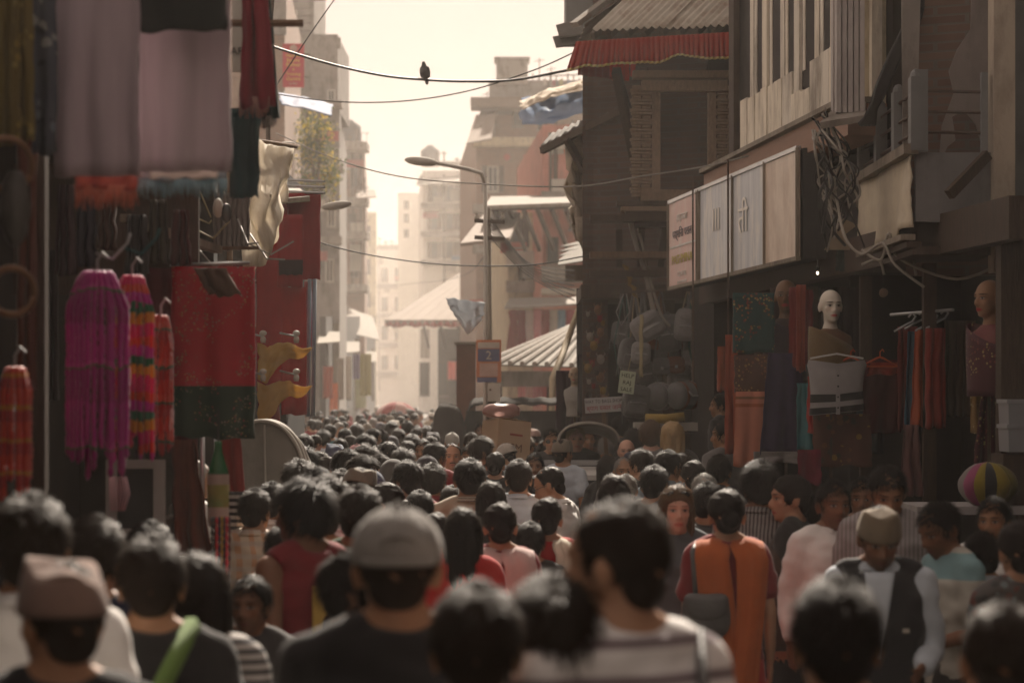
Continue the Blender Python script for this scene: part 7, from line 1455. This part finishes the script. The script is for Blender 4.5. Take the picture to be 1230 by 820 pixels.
o = pw(420, 666, 1.60, 'walk', -78, 'thick', 'black', 'tee', 'dark grey', label='dark profile of a person between red t-shirt man and grey cap', d=7.4, skin='dark')
o = pw(477, 601, 1.83, 'walk', 4, 'crop', 'dark', 'tee', 'black', cap='baseball', capcol=(.27, .255, .235), label='man in pale grey baseball cap and black top, seen from behind', d=5.3)
pw(572, 704, 1.67, 'walk', 0, 'short', 'dark', 'shirt', 'black', label='very close dark round head at the bottom, left one of two', d=4.7)
pw(664, 702, 1.67, 'walk', 5, 'thick', 'dark', 'shirt', 'black', label='very close dark round head at the bottom, right one of two', d=4.9)
o = pw(744, 599, 1.87, 'left', 30, 'crop', 'dark', 'tee', 'white', topmat=stripeA, skin='tan', label='tall man in white and grey striped t-shirt close to the camera', d=4.95)
MB().tube([(.16, .05, 1.4), (.15, -.06, 1.455), (.10, -.15, 1.3), (.04, -.16, 1.1)], .012, 6).build('bag_strap', nylon, o, True)
pw(1005, 698, 1.70, 'walk', 4, 'short', 'black', 'tee', 'black', label='close dark head rising in front of the man with woven cap', d=4.8)
pw(1206, 722, 1.66, 'walk', -6, 'crop', 'dark', 'tee', 'black', label='close dark head at the lower right corner', d=4.9)
# --- second row
o = pw(366, 582, 1.70, 'left', 40, 'curly', 'black', 'tank', 'maroon', skin='dark', label='curly-haired man in sleeveless maroon t-shirt with printed yellow panel', topmat=shirt_mat((.22, .022, .028)), d=9.6)
PRX = M('print_yellow', (.55, .38, .09), (.45, .3, .07), 8, bump=0); t_ = o
MB().sheet(lambda u, v: (-.07 + .16 * u, -.15 - .008 * math.sin(u * 3), 1.32 - .32 * v), 8, 8, .003).build('printed_panel', PRX, t_, True); MB().lathe([(.005, -.002), (.062, -.002), (.062, .003), (.005, .003)], 20, (.03, -.162, 1.16), Matrix.Rotation(R(90), 3, 'X')).build('printed_disc', M('print_black', (.04, .02, .02)), t_)
pw(306, 588, 1.63, 'walk', -18, 'short', 'dark', 'shirt', 'beige', topmat=plaidA, skin='tan', label='man in sunlit orange and cream plaid shirt near the bead strings', d=12.5)
pw(326, 580, 1.64, 'walk', -10, 'short', 'black', 'shirt', 'white', label='man in white shirt just behind the plaid shirt', d=13.6)
pw(340, 632, 1.5, 'walk', 0, 'short', 'black', 'shirt', 'white', label='bent back in white shirt left of the curly-haired man', d=10.6)
pw(232, 551, 1.66, 'walk', -60, 'crop', 'white', 'shirt', 'white', skin='tan', label='white-haired man in white shirt inside the left stall', d=14.6)
pw(180, 628, 1.5, 'walk', 0, 'short', 'black', 'tee', 'black', label='dark head behind the person with green strap', d=9.0)
pw(410, 614, 1.42, 'woman', 0, 'bun', 'dark', 'kurta', 'brown', label='short dark-haired woman half hidden beside the grey cap', d=13)
o = pw(564, 552, 1.70, 'walk', 2, 'short', 'black', 'shirt', 'beige', skin='brown', label='tall man in beige shirt with striped collar, centre of the crowd', d=14.4); wear('striped_collar', part_mesh('walk', 'collar'), o, stripes('collar_stripe', [(0, (.5, .43, .33)), (.6, (.06, .05, .05))], 'Z', .014)).scale = (1.06, 1.06, 1.0)
pw(623, 553, 1.67, 'walk', -4, 'short', 'dark', 'shirt', 'pale blue', skin='tan', label='man in pale blue shirt from behind beside the white car', d=15.6)
o = pw(668, 559, 1.66, 'bow', 62, 'recede', 'black', 'shirt', 'white', skin='tan', label='balding man in white shirt and glasses bowing his head, profile', d=15.4); glasses(o, 'bow', False)
o = pw(657, 598, 1.58, 'woman', 0, 'bun', 'black', 'kurta', 'red', label='woman in red dress with cream scarf and hair tied up', d=12.6); scarf_drape(o, shirt_mat(SHIRTS['cream']), wide=.05)
o = pw(601, 604, 1.57, 'woman', 4, 'bun', 'black', 'kurta', 'maroon', label='woman with bun and pale pink scarf over her shoulders', d=11.6); scarf_drape(o, shirt_mat((.62, .45, .42)), wide=.085)
pw(556, 612, 1.55, 'woman', -4, 'long', 'black', 'tee', 'red', label='long-haired woman in red top in front of the beige shirt', d=11.0)
pw(590, 580, 1.56, 'woman', 0, 'long', 'black', 'kurta', 'black', label='long dark hair of a woman between beige and pale blue shirts', d=14.0)
pw(642, 571, 1.6, 'woman', -50, 'bun', 'black', 'kurta', 'brown', label='dim profile between pale blue shirt and balding man', d=17.5)
pw(637, 628, 1.45, 'walk', 0, 'short', 'black', 'tee', 'black', label='low dark head behind the woman with pink scarf', d=12.4)
pw(465, 580, 1.6, 'woman_left', 38, 'bun', 'black', 'kurta', 'purple', label='woman in profile with topknot behind the grey cap', d=13.4)
pw(504, 590, 1.52, 'woman', 0, 'short', 'black', 'kurta', 'maroon', label='dark glossy head with red shoulders behind the grey cap', d=14)
pw(523, 616, 1.5, 'woman', 0, 'bun', 'black', 'tee', 'maroon', label='dark head low in front of the beige shirt', d=12.2)
pw(543, 584, 1.58, 'walk', 10, 'short', 'dark', 'shirt', 'grey', label='dark head half hidden left of the beige shirt', d=16)
o = pw(738, 572, 1.6, 'woman', 0, 'long', 'black', 'kurta', 'black', label='long dark hair above the striped man, left shoulder', d=13.6)
pw(752, 569, 1.6, 'walk', 0, 'crop', 'grey', 'shirt', 'grey', label='close-cropped head with patterned grey shirt beside dark hair', d=16.5)
o = pw(812, 584, 1.6, 'woman', 186, 'long', 'brown', 'tee', 'teal', skin='fairwoman', topmat=shirt_mat((.085, .105, .115)), label='fair woman with sunglasses on her hair walking towards the camera', d=12.2); glasses(o, 'woman').location = (0, -.03, .085)
pw(850, 580, 1.63, 'walk', -30, 'short', 'black', 'jacket', 'black', topmat=M('leather_black', (.02, .02, .02), rough=.3, bump=.4, bscale=30), label='man in shiny black leather jacket beside the orange scarf', d=13.5)
o = pw(873, 588, 1.6, 'woman', 4, 'bun', 'black', 'tee', 'maroon', topmat=shirt_mat((.24, .028, .03)), legs='skirt', legcol='red', label='woman in red with long orange scarf and black handbag, back turned', d=11.2); scarf_drape(o, shirt_mat((.50, .12, .03)), wide=.078, length=.95); person_bag(o, nylon, -.13, 1.12)
pw(912, 557, 1.68, 'left', -20, 'thick', 'black', 'shirt', 'grey', topmat=stripeC, label='bushy-haired man in dark pinstriped shirt at the shop corner', d=12.6, skin='dark')
o = pw(952, 570, 1.63, 'woman_left', 66, 'pony', 'black', 'kurta', 'black', label='young woman in profile with dark brown shawl and white sleeve', d=12.4); shoulder_wrap(o, shirt_mat((.055, .035, .025)), 'shawl', 1.44, .8)
pw(932, 600, 1.5, 'walk', 0, 'short', 'black', 'shirt', 'white', label='white shirted shoulder just left of the brown shawl', d=13)
pw(1000, 577, 1.63, 'walk', 195, 'short', 'black', 'shirt', 'white', skin='dark', label='man in sunlit white shirt facing the camera near the floral cloth', d=12)
pw(1036, 574, 1.62, 'walk', 170, 'short', 'black', 'shirt', 'black', skin='dark', label='dark figure between white shirt and striped collar men', d=13.6)
o = pw(1066, 557, 1.7, 'bow', 170, 'short', 'black', 'shirt', 'grey', skin='brown', topmat=stripes('shirt_fine', [(0, (.36, .34, .33)), (.5, (.24, .22, .22))], 'X', .02), label='man with moustache in fine striped shirt behind the woven cap', d=11.8); moustache(o, 'bow')
o = pw(1056, 602, 1.64, 'bow', 172, 'crop', 'black', 'shirt', 'pale blue', cap='topi', capcol=(.24, .19, .13), skin='dark', label='man in woven tan cap and black waistcoat looking down', d=9.6); w_ = wear('waistcoat', part_mesh('bow', 'vest'), o, shirt_mat((.022, .022, .025)))
MB().sheet(lambda u, v: ((u - .5) * .11 * (1.15 - v), .118 + .035 * math.sin(v * 3.1) + .014, 1.44 - .36 * v), 6, 10, .004).build('shirt_front', shirt_mat(SHIRTS['pale blue']), o, True); MB().box((-.11, .147, 1.2), (.028, .004, .018)).build('badge', white_paint, w_)
o = pw(1140, 600, 1.66, 'bow', 108, 'short', 'black', 'tee', 'cream', topmat=stripes('polo_band', [(0, (.50, .48, .42)), (.80, (.22, .36, .38)), (.96, (.50, .48, .42))], 'Z', .75), skin='dark', label='man in cream polo with pale blue shoulder band, head lowered', d=10.6)
pw(1193, 598, 1.62, 'right', 180, 'short', 'black', 'shirt', 'white', skin='brown', label='man in white shirt facing the camera near the right edge', d=12.0)
pw(1180, 640, 1.5, 'walk', 20, 'short', 'black', 'shirt', 'pale blue', label='pale blue striped shirt shoulder before the white shirt man', d=10.8, topmat=stripes('shirt_fineblue', [(0, (.42, .46, .48)), (.5, (.34, .38, .42))], 'X', .014))
pw(1226, 626, 1.58, 'woman', 10, 'bun', 'black', 'kurta', 'grey', topmat=leafy, label='woman in dark leafy patterned dress at the right edge', d=9.2)
# --- around the bag shop
pw(782, 507, 1.74, 'walk', -8, 'thick', 'brown', 'tee', 'navy', skin='fair', label='brown-haired tourist in navy looking at the bags', d=22.5)
pw(808, 507, 1.72, 'woman', 6, 'long', 'blond', 'tee', 'dark grey', skin='fairwoman', label='woman with long loose blond hair before the bag shop', d=22.0)
pw(803, 541, 1.6, 'right', -15, 'short', 'black', 'shirt', 'pale blue', label='man in blue denim shirt turned to the bag shop', d=17.5, topmat=shirt_mat((.19, .24, .27)))
pw(833, 553, 1.58, 'woman', 0, 'bun', 'black', 'kurta', 'dark grey', label='dark woman with hair clip between denim and leather jackets', d=17.0)
pw(864, 547, 1.6, 'walk', -20, 'short', 'black', 'shirt', 'black', label='dark-haired man near the salmon shawl', d=17.6)
pw(846, 570, 1.56, 'woman', 180, 'short', 'grey', 'kurta', 'brown', label='partly hidden forehead behind the leather jacket', d=15.8)
pw(872, 504, 1.70, 'left', 40, 'short', 'black', 'jacket', 'grey', label='man in grey jacket beside the salmon shawl, looking into the shop', d=20.6)
pw(866, 473, 1.62, 'left', 60, 'short', 'black', 'shirt', 'dark grey', label='shopkeeper standing raised behind the salmon shawl', d=24.5, lift=.42)
pw(745, 500, 1.66, 'walk', 20, 'short', 'black', 'shirt', 'dark grey', label='dark head beneath the way sign', d=27.5)
pw(762, 517, 1.62, 'walk', 30, 'curly', 'black', 'shirt', 'black', label='curly dark head behind the bald man', d=26)
o = pw(663, 516, 1.74, 'walk', 176, 'short', 'black', 'tee', 'dark grey', skin='tan', label='man in sunglasses facing the camera beside the open rickshaw hood', d=25.5); glasses(o, 'walk')
pw(692, 512, 1.77, 'left', 160, 'short', 'blond', 'tee', 'black', skin='fair', label='fair tall man in dark v-neck facing the camera', d=25)
pw(706, 515, 1.62, 'walk', 190, 'short', 'black', 'tee', 'brown', label='brown face under the open rickshaw hood', d=28.5)
pw(752, 527, 1.64, 'right', 205, 'bald', 'brown', 'shirt', 'dark grey', skin='fair', label='bald fair man looking aside under the way sign', d=23.8)
pw(729, 548, 1.57, 'woman_left', -40, 'long', 'black', 'kurta', 'black', label='woman in profile right of the white car', d=20)
pw(749, 549, 1.56, 'walk', 186, 'crop', 'grey', 'shirt', 'grey', label='grey-haired man facing the camera right of the white car', d=19.6)
pw(642, 545, 1.55, 'walk', 180, 'short', 'black', 'shirt', 'maroon', label='dark face just above the white car roof', d=21.5)
o = pw(667, 547, 1.55, 'woman', 190, None, 'black', 'kurta', 'black', cap='scarf', capcol=(.12, .27, .33), label='person with turquoise head scarf behind the white car', d=27)
pw(682, 551, 1.5, 'walk', 185, 'short', 'black', 'tee', 'dark grey', label='dim face behind the roof rack of the white car', d=27.3, skin='dark')
o = pw(543, 532, 1.64, 'walk', 184, 'recede', 'black', 'shirt', 'grey', skin='tan', label='balding man with moustache facing the camera, centre of the crowd'); moustache(o, 'walk')
pw(508, 528, 1.62, 'right', 188, 'short', 'black', 'shirt', 'dark grey', label='dark-haired man facing the camera left of the balding man', skin='tan')
pw(526.5, 502, 1.66, 'walk', 180, 'short', 'black', 'shirt', 'grey', cap='baseball', capcol=(.08, .08, .09), label='man in dark cap facing the camera by the tarped cart')
pw(357, 514, 1.6, 'walk', 170, 'short', 'black', 'shirt', 'grey', label='man facing the camera right of the grey rickshaw hood')
pw(577, 508, 1.66, 'walk', 185, 'short', 'black', 'shirt', 'dark grey', label='man with dark glasses facing the camera left of the cardboard box')
pw(564, 535, 1.6, 'walk', 175, 'short', 'black', 'shirt', 'brown', label='brown face left of the cardboard box, looking at the camera', skin='brown')
pw(434, 549, 1.64, 'right', -62, 'thick', 'dark', 'shirt', 'dark grey', skin='tan', label='young man in profile turned right in the middle of the crowd')
pw(455, 546, 1.62, 'right', -55, 'short', 'dark', 'shirt', 'cream', skin='tan', label='man in cream shirt turned right behind the young profile')
pw(410, 544, 1.63, 'walk', 4, 'crop', 'black', 'tee', 'black', cap='baseball', capcol=(.10, .10, .105), label='person in dark grey cap with pale mark, middle left crowd')
pw(513, 545, 1.62, 'walk', 0, 'crop', 'black', 'tee', 'dark grey', cap='baseball', capcol=(.055, .05, .06), label='person in black cap in front of the balding man')
pw(472, 551, 1.6, 'walk', 10, None, 'black', 'jacket', 'dark grey', cap='scarf', capcol=(.075, .07, .065), label='hooded person in dark grey in the middle of the crowd')
pw(474, 504, 1.64, 'walk', 0, 'crop', 'white', 'shirt', 'cream', cap='topi', capcol=(.62, .58, .5), label='person in white cap below the pink umbrella')
pw(543, 519, 1.64, 'walk', 0, 'crop', 'white', 'shirt', 'grey', label='white-haired head behind the balding man with moustache')
pw(520, 559, 1.58, 'walk', -4, 'thick', 'dark', 'shirt', 'maroon', label='man in dark red shirt in front of the black cap')
pw(410, 565, 1.62, 'walk', 0, 'short', 'dark', 'tee', 'grey', label='man in grey t-shirt with sunlit hair left of centre')
pw(360, 556, 1.64, 'walk', 0, 'curly', 'dark', 'shirt', 'grey', label='frizzy-haired person beside the grey rickshaw hood')
# porter with a box on his head
po_ = pw(606, 556, 1.40, 'carry', 4, 'short', 'black', 'shirt', 'brown', label='porter hidden under the cardboard box, arms raised', d=23.6)
cb = empty('cardboard_box', ((606 - CX) / F * 23.6, 23.6, 1.412), R(28), label='brown cardboard box carried on a porter head', cat='box'); bw_, bd_, bh_ = .36, .34, .40
card = M('cardboard', (.48, .34, .22), (.4, .28, .18), 3, rough=.85, bump=.1, bscale=40)
cb.rotation_euler = (R(-6), R(7), R(28)); MB().box((0, 0, bh_ / 2), (bw_, bd_, bh_)).build('carton', card, cb)
for s in (-1, 1): MB().slab((s * bw_ / 2, -bd_ / 2, bh_ + .004), (s * bw_ / 2, bd_ / 2, bh_ + .004), (s * .005, bd_ / 2, bh_ + .012), (s * .005, -bd_ / 2, bh_ + .012), .006).build('flap', card, cb)
MB().box((0, 0, bh_ + .018), (.05, bd_ * 1.0, .004)).build('tape', M('tape_tan', (.4, .28, .15), rough=.3), cb)
text('lettering', 'JCM', M('ink_carton', (.14, .07, .04)), cb, .11, (0, -bd_ / 2 - .003, .13), (R(90), 0, 0), .001); MB().box((.02, -bd_ / 2 - .003, .26), (.14, .004, .02)).build('printed_bar', M('ink_carton_red', (.3, .06, .04)), cb)
def bagf(u, v): a = 2 * math.pi * u; k = math.sin(math.pi * (v * .95 + .02)) ** .55; return (.185 * k * math.cos(a) * (1 + .12 * nz(u * 8, v * 5)), .15 * k * math.sin(a) * (1 + .12 * nz(u * 8, v * 5, 4)), .135 * (1 - math.cos(math.pi * v)) * .5 * (1 + .1 * nz(u * 5, v * 3)))
pbg = MB().sheet(bagf, 36, 16).build('plastic_sack', M('sack_pink', (.45, .28, .25), (.36, .22, .2), 8, rough=.35, bump=.5, bscale=20, trans=.3), None, True, ((602 - CX) / F * 23.6, 23.6, 1.85), label='pinkish tied plastic sack on top of the cardboard box', cat='sack')
# --- the rest of the crowd: positions read from the photograph, then the hazy far rows
MID = [(398, 498), (411, 500), (361, 506), (374, 504), (396, 510), (377.5, 522), (388, 518), (412, 506), (428, 510), (436, 503), (415, 515), (411, 526), (421, 523), (441, 507), (448, 502), (461, 497), (495, 497), (489, 506), (472, 508), (457, 507), (448, 515), (459, 517), (479, 516), (500, 514), (513, 513), (539, 506), (552, 506), (495, 523), (520, 518), (517, 524), (439, 524), (459, 533), (465, 530), (486, 529), (523, 532), (484, 541), (371, 538), (383, 543), (416, 540), (439, 537), (391, 548), (490, 554), (381, 563), (630, 501), (641, 514), (563, 502), (567, 519), (595, 543), (578, 526), (588, 503), (620, 505), (652, 506), (610, 512), (350, 530), (366, 522), (428, 532), (402, 532), (449, 545), (470, 523), (425, 558), (446, 562), (395, 575), (480, 568), (432, 585), (385, 590), (345, 545), (655, 530), (676, 527), (718, 520), (728, 525), (612, 530), (632, 522), (770, 540), (785, 528), (820, 545), (785, 560)]
FEM = {5, 12, 19, 26, 31, 40, 47, 52, 58, 66, 73, 79}
rnd = random.Random(17); cl = ['grey', 'dark grey', 'black', 'navy', 'brown', 'maroon', 'white', 'cream', 'pale blue', 'pink', 'beige', 'olive', 'red', 'purple', 'teal', 'green']; cw_ = [5, 6, 5, 3, 3, 3, 3, 2, 2, 1.5, 2, 1.5, 1.5, 1, 1, 1]
LM = [('the grey rickshaw hood', 312), ('the red shawl shop', 372), ('the far left shops', 425), ('the pink umbrella', 476), ('the tarped cart', 540), ('the cardboard box', 606), ('the white car', 665), ('the way sign', 728), ('the bag shop', 815), ('the salmon shawl', 900)]
AUTO = []
def auto(px, py, i, h=None):
    f = i in FEM or (i > 100 and rnd.random() < .3); h = h or rnd.uniform(1.55, 1.60) if f else h or rnd.uniform(1.58, 1.68); col = rnd.choices(cl, cw_)[0]
    face = rnd.random() < .17; body = rnd.choice(['woman', 'woman', 'woman_left']) if f else rnd.choice(['walk', 'walk', 'left', 'right', 'bow'])
    hair = rnd.choice(['bun', 'long', 'pony', 'braid']) if f else rnd.choice(['short', 'short', 'thick', 'crop', 'short', 'curly']); hcol = rnd.choice(['black', 'black', 'black', 'dark', 'dark', 'grey' if rnd.random() < .4 else 'dark'])
    d = F * (ZC - h) / (py - YH)
    for _ in range(12):
        bad = [q for q in PEOPLE if abs(q[0] - (px - CX) / F * d) < .34 and abs(q[1] - d) < .34]
        if not bad: break
        h += .02 if d < bad[0][1] else -.02; d = F * (ZC - h) / (py - YH)
    h = min(max(h, 1.42), 1.82); top = rnd.choice(['kurta', 'kurta', 'shirt']) if f else rnd.choice(['shirt', 'shirt', 'tee', 'jacket'])
    cp = None; cc = (.3, .28, .25)
    if rnd.random() < .2: cp = 'scarf' if f else rnd.choice(['baseball', 'topi', 'baseball']); cc = rnd.choice([(.5, .46, .4), (.08, .08, .09), (.3, .05, .05), (.2, .17, .13), (.1, .13, .2), (.45, .3, .25)]); hair = None if f else 'crop'
    o = person(px, py, h, body, (180 if face else 0) + rnd.gauss(0, 38), hair, hcol, top, col, skin=rnd.choice(['brown', 'tan', 'brown', 'dark']), legs='skirt' if f else 'trousers', legcol=rnd.choice(['dark grey', 'navy', 'black', 'brown']), cap=cp, capcol=cc)
    lm = min(LM, key=lambda q: abs(q[1] - px))[0]; row = 'far rows' if d > 45 else 'middle rows' if d > 22 else 'nearer rows'
    hs = {'baseball': 'peaked cap', 'topi': 'folded cap', 'scarf': 'head scarf'}[cp] if cp else {'bun': 'hair in a bun', 'long': 'long hair', 'pony': 'ponytail', 'braid': 'braid', 'short': 'short hair', 'thick': 'thick hair', 'crop': 'cropped hair', 'curly': 'curly hair'}[hair]
    AUTO.append((o, '%s in %s %s, %s%s' % ('woman' if f else 'man', col, {'tee': 't-shirt'}.get(top, top), hs, ', facing camera' if face else ''), '%s near %s' % (row, lm), px))
for i, (px, py) in enumerate(MID): auto(px, py, i)
for i in range(70):
    d = rnd.uniform(36, 95); f_ = rnd.random(); xl, xr = -1.6 + KX * d, 2.2 + KX * d * 1.05; X = xl + (xr - xl) * f_; h = rnd.uniform(1.55, 1.72)
    if any(abs(q[0] - X) < .4 and abs(q[1] - d) < .45 for q in PEOPLE) or (35 < d < 39.5 and X > -1.35): continue
    auto(CX + F * X / d, YH + F * (ZC - h) / d, 101 + i, h)
from collections import defaultdict
grp = defaultdict(list)
for o, a, b, px in AUTO: grp[a + ', ' + b].append((px, o))
for k, v in grp.items():
    v.sort(key=lambda q: q[0])
    for n, (px, o) in enumerate(v): k = k if len(k.split()) < 14 else k.replace(', facing camera', ' facing us').replace('near the ', 'by the ').replace('hair in a bun', 'bun').replace(' rows', ' row'); tag(o, k if len(v) == 1 else k + ', %s' % ordn[n] + (' from left' if len(k.split()) < 13 else ''), 'person', 'people in the crowd')
# ---------------------------------------------------------------- dusty air in the street
hm = bpy.data.materials.new('haze_air'); hm.use_nodes = True; ht = hm.node_tree
ht.nodes.remove(ht.nodes['Principled BSDF']); pv = ht.nodes.new('ShaderNodeVolumePrincipled')
pv.inputs['Color'].default_value = (.98, .92, .86, 1); pv.inputs['Density'].default_value = HAZE_DENSITY; pv.inputs['Anisotropy'].default_value = .5
ht.links.new(pv.outputs[0], ht.nodes['Material Output'].inputs['Volume'])
MB().box((-20, 370, 26.3), (240, 780, 55.4)).build('haze', hm, kind='stuff', label='warm dusty haze filling the street', cat='haze')
